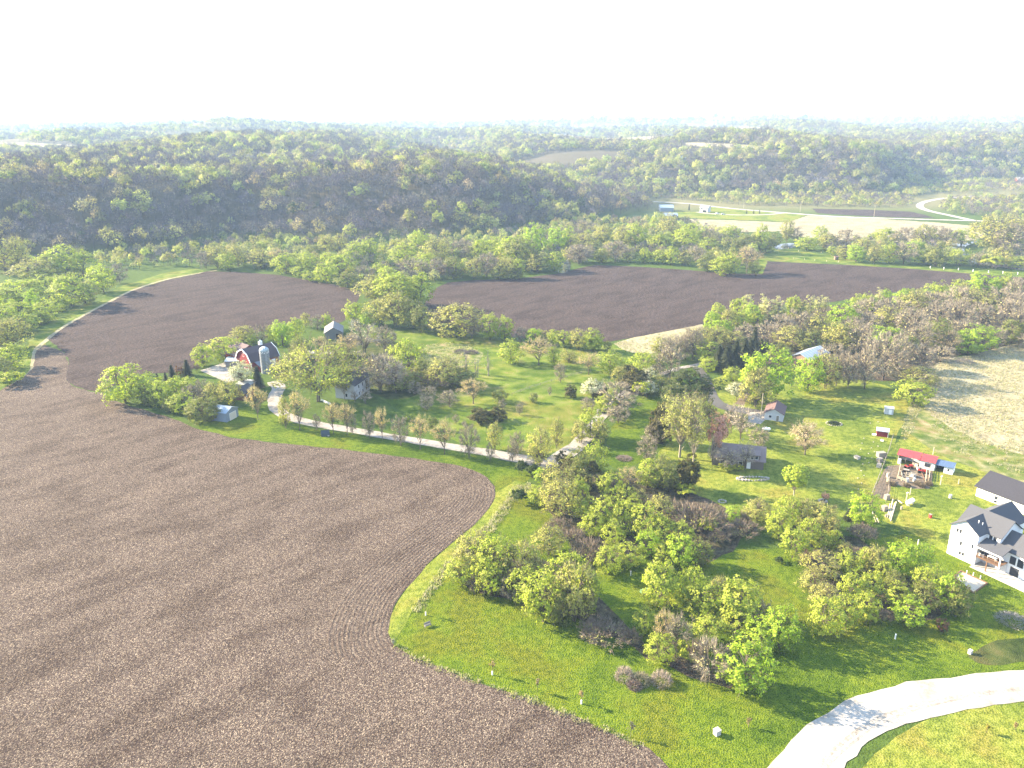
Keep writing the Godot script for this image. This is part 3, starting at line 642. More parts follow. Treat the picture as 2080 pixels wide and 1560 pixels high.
	way("valley_road", [Vector2(161.3, -1045.5), Vector2(184.4, -1031.1), Vector2(222.6, -1003.6), Vector2(244.4, -966.8), Vector2(270.3, -932.2), Vector2(309.1, -894.2), Vector2(350.1, -858.8), Vector2(417.1, -833.1), Vector2(477.7, -813.1), Vector2(533.3, -798.1)], [8.0, 8.0], 0.200, mats.gravel, "thin pale valley road below the far hills", "road", 0.20)
	way("valley_side_road", [Vector2(472.6, -817.5), Vector2(473.2, -861.5), Vector2(473.8, -910.3), Vector2(487.9, -958.2), Vector2(520.9, -1010.1), Vector2(568.2, -1053.1), Vector2(630.9, -1084.3)], [8.0, 8.0], 0.220, mats.gravel, "pale side road winding into the far valley", "road", 0.20)
	way("valley_lane", [Vector2(303.7, -894.5), Vector2(283.0, -881.1), Vector2(249.7, -878.1), Vector2(221.1, -894.1), Vector2(210.8, -909.6)], [5.0, 5.0], 0.210, mats.gravel, "thin farm lane past the parked cars in the valley", "driveway", 0.20)
	sheet("concrete_yard", [Vector2(-132.3, -319.2), Vector2(-126.2, -331.3), Vector2(-120.4, -326.8), Vector2(-112.8, -314.0), Vector2(-111.5, -306.1), Vector2(-115.0, -302.3), Vector2(-121.7, -308.9)], 0.080, mats.gravel_worn, "pale concrete and dirt barnyard beside the red barn", "yard", 0.20, 0)
	sheet("pen_dirt", [Vector2(117.0, -218.9), Vector2(113.7, -218.3), Vector2(111.2, -215.4), Vector2(105.8, -207.0), Vector2(100.5, -198.7), Vector2(103.2, -195.6), Vector2(106.7, -201.7), Vector2(109.0, -205.9), Vector2(114.1, -202.6), Vector2(118.7, -202.5), Vector2(123.8, -211.2), Vector2(126.6, -218.1)], 0.060, mats.dirt, "trampled brown dirt of the cluttered pen", "yard", 0.30, 0)
	sheet("garage_pad", [Vector2(84.5, -264.9), Vector2(91.5, -265.8), Vector2(89.7, -258.9), Vector2(85.7, -253.3), Vector2(82.0, -255.2)], 0.090, mats.gravel_worn, "pale concrete pad in front of the red roofed garage", "yard", 0.15, 0)
	draped("upland_field", [Vector2(-245.9, -1695.2), Vector2(-228.1, -2036.5), Vector2(-131.0, -2040.9), Vector2(-97.1, -1857.7), Vector2(-173.0, -1834.0), Vector2(-183.2, -1343.7)], mats.lawn_mown, "small green upland meadow on the hilltop behind the bluff", "field", 14.0)
	draped("upland_field", [Vector2(12.0, -2493.8), Vector2(186.0, -2759.8), Vector2(370.4, -1983.5), Vector2(321.8, -1708.5), Vector2(260.8, -1722.7), Vector2(166.5, -1819.8), Vector2(131.0, -1941.3), Vector2(16.0, -2056.4)], mats.dry_grass, "long pale straw field on the far upland", "field", 40.0)
	draped("upland_field", [Vector2(299.0, -1523.8), Vector2(355.7, -1439.3), Vector2(421.4, -1358.0), Vector2(393.9, -1332.6), Vector2(345.2, -1394.7), Vector2(297.2, -1446.2)], mats.dry_grass, "second pale straw field right of the long upland one", "field", 22.0)
	draped("upland_field", [Vector2(-1082.0, -1746.8), Vector2(-1037.1, -1741.8), Vector2(-904.2, -1724.0), Vector2(-855.2, -1707.2), Vector2(-965.9, -1652.5), Vector2(-1034.5, -1667.8)], mats.dry_grass, "pale field with a farm road at the left upland edge", "field", 30.0)
	draped("upland_field", [Vector2(-393.7, -1199.3), Vector2(-349.6, -1220.8), Vector2(-313.0, -1219.3), Vector2(-334.3, -1164.2), Vector2(-375.2, -1161.7)], mats.dry_grass, "small pale clearing behind the bluff's crest", "field", 16.0)
	draped("upland_field", [Vector2(-833.7, -2385.4), Vector2(-710.7, -2503.2), Vector2(-575.7, -2435.5), Vector2(-403.5, -2008.5), Vector2(-426.8, -1638.0), Vector2(-777.0, -2340.2)], mats.dry_grass, "pale far field before the small white farm", "field", 60.0)
	draped("upland_field", [Vector2(728.2, -3567.2), Vector2(785.7, -2981.7), Vector2(805.7, -2588.9), Vector2(715.4, -2594.9), Vector2(581.5, -2690.2)], mats.dry_grass, "thin pale field close to the horizon", "field", 80.0)
	draped("upland_field", [Vector2(-244.6, -2076.2), Vector2(-199.6, -2128.1), Vector2(-172.7, -2107.4), Vector2(-207.4, -2074.5)], mats.soil_far, "tiny bare field above the green upland meadow", "field", 20.0)
	draped("upland_field", [Vector2(-841.3, -1910.7), Vector2(-485.5, -1460.3), Vector2(-452.9, -1412.1), Vector2(-799.8, -1892.1)], mats.soil_far, "brown sliver of field beyond the bluff woods", "field", 30.0)
	furrows([Vector2(-5.4, -206.9), Vector2(-4.8, -199.7), Vector2(-6.5, -192.0), Vector2(-10.0, -183.3), Vector2(-14.7, -174.7), Vector2(-20.2, -164.2), Vector2(-23.4, -155.8), Vector2(-25.5, -148.7), Vector2(-26.2, -142.7), Vector2(-25.9, -137.6), Vector2(-24.4, -133.9), Vector2(-20.7, -130.5)], 13, 0.95, "curved furrow ridges along the plowed field's corner")
	furrows([Vector2(20.9, -106.8), Vector2(22.6, -106.0), Vector2(24.0, -103.5), Vector2(25.3, -99.9)], 7, 1.1, "short furrow ridges at the plowed field's lower tip")


# ---------------------------------------------------------------- plants
class Soup:
	# triangles with colours and soft outward normals
	var v := PackedVector3Array()
	var n := PackedVector3Array()
	var c := PackedColorArray()
	func put(a: Vector3, b: Vector3, d: Vector3, out: Vector3, col: Color):
		var f := (d - a).cross(b - a).normalized()
		if f.dot(out) < 0:
			f = -f
			var keep := b
			b = d
			d = keep
		var m := (f + out * 0.3).normalized()
		v.append(a)
		v.append(b)
		v.append(d)
		for i in 3:
			n.append(m)
			c.append(col)
	func mesh() -> ArrayMesh:
		var ar := []
		ar.resize(Mesh.ARRAY_MAX)
		ar[Mesh.ARRAY_VERTEX] = v
		ar[Mesh.ARRAY_NORMAL] = n
		ar[Mesh.ARRAY_COLOR] = c
		var m := ArrayMesh.new()
		m.add_surface_from_arrays(Mesh.PRIMITIVE_TRIANGLES, ar)
		return m

func ball(r: RandomNumberGenerator) -> Vector3:
	while true:
		var p := Vector3(r.randf_range(-1, 1), r.randf_range(-1, 1), r.randf_range(-1, 1))
		if p.length_squared() <= 1:
			return p
	return Vector3.ZERO

func shade_of(a: Color, b: Color, r: RandomNumberGenerator) -> Color:
	return a.lerp(b, r.randf())

# how each kind grows: height, width, where the crown begins, clumps, leaves per clump, leaf size, twigs per clump, two leaf colours, two twig colours, stems
func kind_of_plant(k: String) -> Dictionary:
	var d := {"h": 9.0, "w": 8.0, "from": 0.03, "clumps": 150, "leaves": 14, "size": 0.42, "twigs": 2, "a": Color(0.256, 0.325, 0.037), "b": Color(0.427, 0.444, 0.074), "ta": Color(0.122, 0.104, 0.073), "tb": Color(0.207, 0.177, 0.128), "stems": 2, "bark": "bark", "lumps": 0.6, "core": 0.66, "reach": 0.085}
	match k:
		"T": d.merge({"h": 16.0, "w": 11.0, "a": Color(0.30, 0.31, 0.09), "b": Color(0.44, 0.43, 0.14), "leaves": 15, "size": 0.40, "twigs": 7, "from": 0.28, "clumps": 190, "stems": 1, "bark": "pale_bark", "lumps": 0.8}, true)
		"H": d.merge({"h": 15.0, "w": 19.0, "a": Color(0.28, 0.30, 0.06), "b": Color(0.44, 0.44, 0.11), "leaves": 17, "size": 0.48, "twigs": 4, "from": 0.22, "clumps": 230, "stems": 3, "lumps": 0.7, "reach": 0.065}, true)
		"M": d.merge({"leaves": 2, "size": 0.28, "twigs": 9, "a": Color(0.375, 0.325, 0.163), "b": Color(0.450, 0.400, 0.175), "ta": Color(0.200, 0.169, 0.138), "tb": Color(0.400, 0.350, 0.288), "from": 0.2, "clumps": 95, "core": 0.3}, true)
		"G": d.merge({"a": Color(0.213, 0.325, 0.027), "b": Color(0.393, 0.478, 0.050), "leaves": 17}, true)
		"V": d.merge({"a": Color(0.256, 0.342, 0.033), "b": Color(0.444, 0.478, 0.066), "from": 0.24, "w": 5.0, "stems": 1, "bark": "pale_bark", "lumps": 0.3}, true)
		"B": d.merge({"a": Color(0.325, 0.316, 0.083), "b": Color(0.495, 0.461, 0.140), "leaves": 10, "size": 0.40, "twigs": 7, "from": 0.08}, true)
		"N": d.merge({"leaves": 2, "size": 0.36, "twigs": 17, "a": Color(0.364, 0.326, 0.157), "b": Color(0.435, 0.399, 0.157), "ta": Color(0.155, 0.13, 0.095), "tb": Color(0.29, 0.25, 0.185), "from": 0.12, "clumps": 110}, true)
		"Z": d.merge({"a": Color(0.461, 0.299, 0.140), "b": Color(0.581, 0.436, 0.215), "clumps": 95, "leaves": 5, "size": 0.30, "twigs": 8, "ta": Color(0.244, 0.189, 0.146), "tb": Color(0.403, 0.329, 0.256), "from": 0.36, "stems": 1}, true)
		"O": d.merge({"a": Color(0.145, 0.171, 0.041), "b": Color(0.273, 0.282, 0.074), "leaves": 13, "size": 0.45, "twigs": 4}, true)
		"P": d.merge({"a": Color(0.615, 0.290, 0.264), "b": Color(0.820, 0.478, 0.428), "leaves": 19, "size": 0.38, "twigs": 5, "from": 0.3}, true)
		"V2": d.merge({"a": Color(0.581, 0.427, 0.296), "b": Color(0.683, 0.547, 0.362), "leaves": 7, "size": 0.30, "twigs": 9, "from": 0.3, "stems": 1, "ta": Color(0.268, 0.207, 0.159), "tb": Color(0.366, 0.293, 0.232)}, true)
		"F": d.merge({"a": Color(0.516, 0.480, 0.356), "b": Color(0.612, 0.612, 0.498), "leaves": 14, "size": 0.38, "twigs": 6, "from": 0.25}, true)
		"Y": d.merge({"h": 12.0, "w": 3.4, "a": Color(0.410, 0.410, 0.165), "b": Color(0.547, 0.512, 0.248), "leaves": 11, "size": 0.38, "twigs": 7, "stems": 1, "bark": "pale_bark", "clumps": 80, "reach": 0.16}, true)
		"X": d.merge({"h": 10.0, "w": 2.6, "leaves": 1, "size": 0.3, "twigs": 7, "stems": 2, "bark": "pale_bark", "clumps": 34, "ta": Color(0.30, 0.27, 0.23), "tb": Color(0.40, 0.36, 0.31), "reach": 0.25}, true)
		"U": d.merge({"h": 4.0, "w": 5.0, "from": 0.0, "a": Color(0.290, 0.359, 0.033), "b": Color(0.461, 0.444, 0.057), "stems": 4, "clumps": 60, "size": 0.42}, true)
		"D": d.merge({"h": 3.0, "w": 3.6, "from": 0.0, "a": Color(0.030, 0.055, 0.012), "b": Color(0.07, 0.105, 0.025), "stems": 4, "clumps": 60, "size": 0.34, "leaves": 26}, true)
		"R": d.merge({"h": 3.0, "w": 3.4, "from": 0.0, "a": Color(0.12, 0.045, 0.035), "b": Color(0.20, 0.10, 0.07), "stems": 4, "clumps": 50, "size": 0.3, "leaves": 14, "twigs": 6}, true)
		"K": d.merge({"h": 3.0, "w": 7.0, "from": 0.0, "leaves": 3, "size": 0.34, "a": Color(0.210, 0.182, 0.068), "b": Color(0.210, 0.238, 0.054), "twigs": 19, "ta": Color(0.12, 0.09, 0.065), "tb": Color(0.23, 0.185, 0.14), "stems": 7, "clumps": 80, "lumps": 0.9}, true)
		"E": d.merge({"h": 6.0, "w": 4.6, "from": 0.03, "a": Color(0.055, 0.058, 0.018), "b": Color(0.135, 0.115, 0.035), "leaves": 30, "size": 0.32, "twigs": 1, "stems": 1, "lumps": 0.8}, true)
		"W": d.merge({"h": 16.0, "w": 12.0, "from": 0.08, "a": Color(0.045, 0.062, 0.022), "b": Color(0.10, 0.12, 0.042), "leaves": 34, "size": 0.55, "twigs": 1, "stems": 1, "clumps": 95, "lumps": 0.8, "core": 0.35}, true)
	return d

func grow(k: String, seed_at: int) -> Array:
	# returns [mesh of trunk and limbs, mesh of the crown]
	var d := kind_of_plant(k)
	var r := RandomNumberGenerator.new()
	r.seed = seed_at
	var h: float = d.h
	var w: float = d.w
	var foot: float = d.from * h
	var mid := Vector3(0, (foot + h) * 0.5, 0)
	var size := Vector3(w * 0.5, (h - foot) * 0.5, w * 0.5)
	var lump := FastNoiseLite.new()
	lump.seed = seed_at
	lump.frequency = 0.9
	var wood := begin()
	var soup := Soup.new()
	var forks := []
	for s in d.stems:
		var lean: Vector3 = Vector3(r.randf_range(-1, 1), 0, r.randf_range(-1, 1)) * w * (0.05 if d.stems == 1 else 0.16)
		var tip: float = h * (r.randf_range(0.62, 0.8) if k != "Y" else 0.92)
		var pts := []
		var rad := []
		var base: Vector3 = Vector3(r.randf_range(-1, 1), 0, r.randf_range(-1, 1)) * 0.25 * (d.stems - 1)
		for i in 5:
			var t := i / 4.0
			pts.append(base + lean * pow(t, 1.4) + Vector3(r.randf_range(-0.1, 0.1), t * tip - (0.3 if i == 0 else 0.0), r.randf_range(-0.1, 0.1)))
			rad.append(lerpf(0.021 * h / sqrt(d.stems), 0.004 * h, t))
		tube(wood, pts, rad, 6)
		for i in range(1, 5):
			forks.append(pts[i])
			forks.append(pts[i].lerp(pts[i - 1], 0.5))
	for i in d.clumps:
		var dir := ball(r).normalized()
		if k == "K" or k == "U" or k == "D":
			dir.y = absf(dir.y)
		var swell: float = 1.0 + d.lumps * lump.get_noise_3dv(dir * 1.3)
		var far: float = lerpf(d.core, 1.0, sqrt(r.randf())) * swell * 0.93
		# a crown is widest a little below its middle and domed on top
		var at := mid + Vector3(dir.x * size.x, dir.y * size.y, dir.z * size.z) * far
		if d.from > 0.15 and dir.y < 0:
			at.y = lerpf(at.y, mid.y, 0.25)
		at.y = clampf(at.y, 0.15, h)
		var out := (dir * 0.8 + Vector3(0, 0.35, 0)).normalized()
		# the limb that carries the clump
		var fork: Vector3 = forks[r.randi() % forks.size()]
		for f in forks:
			if f.y < at.y - 0.15 * h and f.distance_to(at) < fork.distance_to(at):
				fork = f
		if fork.y > at.y:
			fork = forks[0]
		if i % 2 == 0 or d.twigs > 5:
			var bend := fork.lerp(at, 0.5) + Vector3(0, 0.06 * h, 0) * r.randf()
			tube(wood, [fork, bend, at], [0.0055 * h, 0.0036 * h, 0.0016 * h], 3, false)
		var tone := shade_of(d.a, d.b, r)
		var rc: float = d.reach * w * r.randf_range(0.75, 1.3)
		for j in d.leaves:
			var o := ball(r)
			o.y *= 0.75
			var p := at + o * rc
			if p.y < 0.05:
				p.y = 0.05
			var nrm := (out + ball(r) * 0.85).normalized()
			var x := nrm.cross(Vector3(r.randf_range(-1, 1), r.randf_range(-1, 1), r.randf_range(-1, 1))).normalized()
			var y := nrm.cross(x)
			var s: float = d.size * r.randf_range(0.6, 1.25)
			var col := tone.lerp(shade_of(d.a, d.b, r), 0.4)
			soup.put(p - x * s * 0.5 - y * s * 0.35, p + x * s * 0.5 - y * s * 0.3, p + y * s * 0.6, out, col)
		for j in d.twigs:
			var from := at + ball(r) * rc * 0.8
			if from.y < 0:
				from.y = 0
			var way_out := (out + ball(r) * 0.75).normalized()
			var l: float = r.randf_range(0.5, 1.2) * (0.16 * w)
			var side: Vector3 = way_out.cross(ball(r) + Vector3(0.01, 0, 0)).normalized() * 0.0055 * w
			soup.put(from - side, from + side, from + way_out * l, out, shade_of(d.ta, d.tb, r))
	return [done(wood), soup.mesh()]

func grow_spruce(seed_at: int, a: Color, b: Color) -> Array:
	# whorls of drooping boughs round a straight stem
	var r := RandomNumberGenerator.new()
	r.seed = seed_at
	var h := 9.0
	var soup := Soup.new()
	var wood := begin()
	tube(wood, [Vector3(0, -0.3, 0), Vector3(0, h * 0.5, 0), Vector3(0, h, 0)], [0.17, 0.1, 0.02], 6)
	var y := 0.5
	while y < h:
		var t := y / h
		var reach := pow(1.0 - t, 0.8) * 2.6 * r.randf_range(0.8, 1.1) + 0.15
		var n := int(4 + 7 * (1 - t))
		var turn := r.randf() * TAU
		for i in n:
			var ang := turn + TAU * i / n + r.randf_range(-0.2, 0.2)
			var dir := Vector3(cos(ang), 0, sin(ang))
			var l := reach * r.randf_range(0.75, 1.1)
			for s in 6:
				var f := (s + 0.6) / 6.0
				var p := Vector3(0, y, 0) + dir * l * f + Vector3(0, -0.32 * l * f + 0.12 * l * f * f, 0)
				var side := Vector3(-dir.z, 0, dir.x) * (0.24 + 0.42 * (1 - f)) * r.randf_range(0.8, 1.3)
				var tip := dir * 0.42 + Vector3(0, r.randf_range(-0.22, 0.02), 0)
				var out := (dir * 0.8 + Vector3(0, 0.6, 0)).normalized()
				soup.put(p - side, p + side, p + tip, out, shade_of(a, b, r))
				soup.put(p - side * 0.4 + Vector3(0, 0.1, 0), p + side * 0.4, p + tip * 0.8 + Vector3(0, -0.22, 0), out, shade_of(a, b, r))
		y += 0.42
	return [done(wood), soup.mesh()]

const NAMES := {"L": "leafy_tree", "G": "green_tree", "V": "young_tree", "B": "budding_tree", "T": "tall_tree", "H": "spreading_tree", "M": "lacy_tree", "N": "bare_tree", "Z": "bronze_tree", "O": "olive_tree", "P": "pink_blossom_tree", "V2": "pink_budding_tree", "F": "white_blossom_tree", "Y": "poplar_tree", "X": "birch_tree", "U": "leafy_bush", "D": "dark_bush", "R": "reddish_bush", "K": "bramble_thicket", "E": "cedar_tree", "S": "spruce_tree", "W": "pine_tree"}
const VARIANTS := {"L": 5, "G": 4, "B": 5, "N": 5, "O": 4, "Z": 3, "K": 3}

func prototype(k: String, i: int) -> Node3D:
	var key := "%s%d" % [k, i % int(VARIANTS.get(k, 2))]
	if not protos.has(key):
		var grown := grow_spruce(90 + i, Color(0.030, 0.042, 0.020), Color(0.072, 0.085, 0.038)) if k == "S" else grow(k, 1000 + key.hash() % 5000)
		var bush := k in ["U", "D", "R", "K"]
		var o := Node3D.new()
		part("stems" if bush else "trunk", grown[0], mats[kind_of_plant(k).bark], o)
		part("foliage" if bush else "crown", grown[1], mats.twig if k in ["N", "K", "X", "M"] else mats.leaf, o)
		protos[key] = o
	return protos[key]

var planted := 0
func plant(k: String, x: float, z: float, high: float, wide: float, label: String, category: String, group := ""):
	var d := {"h": 9.0, "w": 5.2} if k == "S" else kind_of_plant(k)
	var o: Node3D = prototype(k, planted).duplicate()
	planted += 1
	o.name = numbered(NAMES[k])
	add_child(o, true)
	o.position = Vector3(x, height(x, z), z)
	o.rotation.y = fmod(planted * 2.399, TAU)
	var sw: float = wide / d.w
	o.scale = Vector3(sw, high / d.h, sw)
	tag(o, label, category, group)

# ---------------------------------------------------------------- woods too far and too many to count
func wood_tree(seed_at: int, leaves: int, size: float, a: Color, b: Color, twigs: int, ta: Color, tb: Color) -> ArrayMesh:
	var r := RandomNumberGenerator.new()
	r.seed = seed_at
	var lump := FastNoiseLite.new()
	lump.seed = seed_at
	lump.frequency = 1.1
	var soup := Soup.new()
	# stem
	for i in 3:
		var ang := TAU * i / 3.0
		var e := Vector3(cos(ang), 0, sin(ang)) * 0.3
		var e2 := Vector3(cos(ang + 2.1), 0, sin(ang + 2.1)) * 0.3
		soup.put(e + Vector3(0, -1, 0), e2 + Vector3(0, -1, 0), Vector3(0, 10, 0), e.normalized(), ta)
	var n := 34
	for i in n:
		var dir := ball(r).normalized()
		dir.y = absf(dir.y) * 1.1 - 0.25
		var far := (0.74 + 0.26 * sqrt(r.randf())) * (1 + 0.5 * lump.get_noise_3dv(dir * 1.4))
		var at := Vector3(0, 6.6, 0) + Vector3(dir.x * 4.6, dir.y * 5.6, dir.z * 4.6) * far
		var out := (dir + Vector3(0, 0.4, 0)).normalized()
		var tone := shade_of(a, b, r)
		for j in leaves:
			var p := at + ball(r) * 1.15
			var nrm := (out + ball(r) * 0.8).normalized()
			var x := nrm.cross(Vector3(r.randf_range(-1, 1), r.randf_range(-1, 1), 0.3)).normalized()
			var y := nrm.cross(x)
			var s := size * r.randf_range(0.6, 1.3)
			soup.put(p - x * s * 0.5 - y * s * 0.35, p + x * s * 0.5 - y * s * 0.3, p + y * s * 0.6, out, tone)
		for j in twigs:
			var from := at + ball(r) * 1.0
			var go := (out + ball(r) * 0.7).normalized() * r.randf_range(0.9, 2.2)
			var side := go.cross(ball(r) + Vector3(0.01, 0, 0)).normalized() * 0.075
			soup.put(from - side, from + side, from + go, out, shade_of(ta, tb, r))
	return soup.mesh()

func scatter(called: String, mesh: Mesh, m: Material, where: Array, tints: Array, parent: Node) -> MultiMeshInstance3D:
	var mm := MultiMesh.new()
	mm.transform_format = MultiMesh.TRANSFORM_3D
	mm.use_colors = true
	mm.mesh = mesh
	mm.instance_count = where.size()
	for i in where.size():
		mm.set_instance_transform(i, where[i])
		mm.set_instance_color(i, tints[i])
	var o := MultiMeshInstance3D.new()
	o.name = called
	o.multimesh = mm
	o.material_override = m
	parent.add_child(o, true)
	return o

func in_any(p: Vector2, polys: Array) -> bool:
	for q in polys:
		if Geometry2D.is_point_in_polygon(p, q):
			return true
	return false

func make_woods():
	var kinds := [
		["leafing_trees", wood_tree(1, 11, 1.0, Color(0.26, 0.28, 0.07), Color(0.42, 0.42, 0.13), 2, Color(0.108, 0.090, 0.072), Color(0.180, 0.156, 0.120)), "leaf"],
		["leafing_trees", wood_tree(2, 9, 1.0, Color(0.24, 0.25, 0.09), Color(0.36, 0.35, 0.13), 3, Color(0.108, 0.090, 0.072), Color(0.180, 0.156, 0.120)), "leaf"],
		["budding_trees", wood_tree(3, 7, 0.75, Color(0.319, 0.302, 0.097), Color(0.454, 0.420, 0.162), 6, Color(0.120, 0.102, 0.084), Color(0.216, 0.186, 0.150)), "leaf"],
		["bare_trees", wood_tree(4, 1, 0.6, Color(0.252, 0.224, 0.121), Color(0.308, 0.280, 0.135), 13, Color(0.075, 0.068, 0.066), Color(0.17, 0.155, 0.145)), "twig"],
		["bare_trees", wood_tree(5, 1, 0.6, Color(0.224, 0.196, 0.121), Color(0.280, 0.252, 0.135), 14, Color(0.060, 0.053, 0.055), Color(0.13, 0.115, 0.115)), "twig"],
		["bronze_trees", wood_tree(6, 6, 0.7, Color(0.403, 0.319, 0.145), Color(0.504, 0.403, 0.211), 7, Color(0.120, 0.100, 0.084), Color(0.228, 0.198, 0.168)), "leaf"],
		["evergreen_trees", wood_tree(7, 13, 0.9, Color(0.02, 0.035, 0.018), Color(0.05, 0.07, 0.03), 0, Color(0.05, 0.04, 0.03), Color(0.05, 0.04, 0.03)), "leaf"]]
	# [name, label, nearest and farthest, spacing, size, share of leafing trees, how far it climbs]
	var woods := [
		["bluff_woods", "mostly bare grey-brown woods with scattered yellow-green crowns on the bluff's shaded slope", 480.0, 1000.0, 8.0, 1.12, 0.11],
		["upland_woods", "hazy mixed woods covering the hills and side valley behind the bluff", 1000.0, 1750.0, 8.8, 1.2, 0.40],
		["distant_woods", "pale hazy woods on the rolling upland between far fields", 1750.0, 3300.0, 14.0, 1.3, 0.45],
		["horizon_woods", "faint tree lines and woods melting into haze near the horizon", 3300.0, 9000.0, 36.0, 2.4, 0.45]]
	var r := RandomNumberGenerator.new()
	r.seed = 99
	var patch := FastNoiseLite.new()
	patch.seed = 21
	patch.frequency = 0.012
	var clear := FastNoiseLite.new()
	clear.seed = 5
	clear.frequency = 0.0011
	for wd in woods:
		var where := []
		var tints := []
		for k in kinds:
			where.append([])
			tints.append([])
		var d: float = wd[2]
		while d < wd[3]:
			var half: float = d * 0.80 + 60
			var x: float = -half
			while x < half:
				var px: float = x + r.randf_range(-0.5, 0.5) * wd[4] * 1.3
				var pd: float = d + r.randf_range(-0.5, 0.5) * wd[4] * 1.3
				x += wd[4]
				var hh := height(px, -pd)
				var p := Vector2(px, -pd)
				var low := hh < 1.2
				if low and not in_any(p, BOTTOMLAND):
					continue
				if in_any(p, CLEARINGS):
					continue
				if pd > 1280 and clear.get_noise_2d(px, pd * 1.9) > (0.2 if pd < 1750 else 0.13 if pd < 3300 else 0.06):
					continue
				var q: float = patch.get_noise_2d(px, pd) + r.randf_range(-0.36, 0.36)
				var upper := smoothstep(18, 44, hh) if pd < 1000 else 0.35
				var k := 3 + r.randi() % 2
				var leafing: float = wd[6] + (0.24 if pd < 1000 else 0.34) * upper + 0.18 * smoothstep(-150, 100, px) * (1.0 if pd < 1100 else 0.0)
				if low:
					leafing = 0.62
				var dice := clampf(0.5 + q * 0.95, 0, 1)
				if dice < leafing:
					k = r.randi() % 3
				elif r.randf() < 0.08:
					k = 5
				elif r.randf() < 0.012:
					k = 6
				var s: float = wd[5] * lerpf(0.55, 1.4, pow(r.randf(), 1.5)) * (0.58 if low else 1.0)
				where[k].append(Transform3D(Basis(Vector3.UP, r.randf() * TAU).scaled(Vector3(s * r.randf_range(0.85, 1.15), s, s)), Vector3(px, hh, -pd)))
				var v := r.randf_range(0.7, 1.25)
				tints[k].append(Color(v * r.randf_range(0.9, 1.1), v * r.randf_range(0.95, 1.04), v * r.randf_range(0.8, 1.3)))
			d += wd[4]
		var o := Node3D.new()
		o.name = wd[0]
		add_child(o)
		tag(o, wd[1], "woods", "", "stuff")
		for i in kinds.size():
			if where[i].size() > 8:
				scatter(kinds[i][0], kinds[i][1], mats[kinds[i][2]], where[i], tints[i], o)

# ---------------------------------------------------------------- grasses
func tuft(seed_at: int, blades: int, high: float, spread: float, a: Color, b: Color) -> ArrayMesh:
	var r := RandomNumberGenerator.new()
	r.seed = seed_at
	var soup := Soup.new()
	for i in blades:
		var p := Vector3(r.randf_range(-1, 1), 0, r.randf_range(-1, 1)) * spread
		var go := Vector3(r.randf_range(-1, 1), r.randf_range(1.2, 2.2), r.randf_range(-1, 1)).normalized() * high * r.randf_range(0.6, 1.2)
		var side := Vector3(r.randf_range(-1, 1), 0, r.randf_range(-1, 1)).normalized() * 0.07
		soup.put(p - side, p + side, p + go, (go.normalized() + Vector3.UP).normalized(), shade_of(a, b, r))
	return soup.mesh()

func meadow(called: String, poly: Array, spacing: float, meshes: Array, label: String, patchy := 0.0, seed_at := 3):
	var r := RandomNumberGenerator.new()
	r.seed = seed_at
	var flat := PackedVector2Array(poly)
	var lo := flat[0]
	var hi := flat[0]
	for p in flat:
		lo = lo.min(p)
		hi = hi.max(p)
	var where := []
	var tints := []
	for m in meshes:
		where.append([])
		tints.append([])
	var x := lo.x
	while x < hi.x:
		var z := lo.y
		while z < hi.y:
			var p := Vector2(x + r.randf() * spacing, z + r.randf() * spacing)
			z += spacing
			if not Geometry2D.is_point_in_polygon(p, flat):
				continue
			var q := noise.get_noise_2d(p.x * 1.3, p.y * 1.3)
			if q < patchy - 0.5 + r.randf_range(-0.12, 0.12):
				continue
			var k := r.randi() % meshes.size()
			var s := r.randf_range(0.6, 1.3)
			where[k].append(Transform3D(Basis(Vector3.UP, r.randf() * TAU).scaled(Vector3(s, s * r.randf_range(0.7, 1.2), s)), Vector3(p.x, 0.05, p.y)))
			var v := r.randf_range(0.75, 1.15)
			tints[k].append(Color(v, v, v))
		x += spacing
	var o := Node3D.new()
	o.name = called
	add_child(o)
	tag(o, label, "grass", "", "stuff")
	for i in meshes.size():
		if where[i].size():
			scatter("tufts", meshes[i], mats.leaf, where[i], tints[i], o)

const GROUPS := {"front": "trees on the front lawn", "west": "trees of the clump beside the grass strip", "lone": "", "middle": "trees of the dense middle grove", "yard": "trees and shrubs of the mown slope", "east": "trees of the thicket by the white house", "home": "trees around the brown roofed house", "spruces": "dark spruces near the pole barn", "wood": "trees of the long woodland", "lane": "trees of the hedge by the grass lane", "drive": "trees along the gravel farm drive", "pasture": "trees scattered on the pasture", "hedge": "trees of the hedgerow below the plowed field", "farm": "trees around the white farmhouse", "barn": "trees around the red barn", "copse": "trees of the farmyard copse", "left": "trees of the western belt", "river": "trees of the river tree line", "island": "trees of the clump between the plowed fields", "bottom": "valley trees beyond the far fence"}
const PLACES := {"front": "tree rows of the front lawn", "west": "clump beside the dry grass strip", "lone": "lawn beside the dry grass strip", "middle": "dense middle grove", "yard": "mown slope below the brown house", "east": "thicket beside the white house", "home": "brown house garden", "spruces": "clump near the pole barn", "wood": "long pale woodland", "lane": "hedge by the grass lane", "drive": "row along the gravel farm drive", "pasture": "green pasture", "hedge": "hedgerow below the plowed field", "farm": "trees around the white farmhouse", "barn": "trees round the red barn", "copse": "farmyard copse", "left": "western tree belt", "river": "river tree line", "island": "clump between two plowed fields", "bottom": "valley trees behind the fence"}
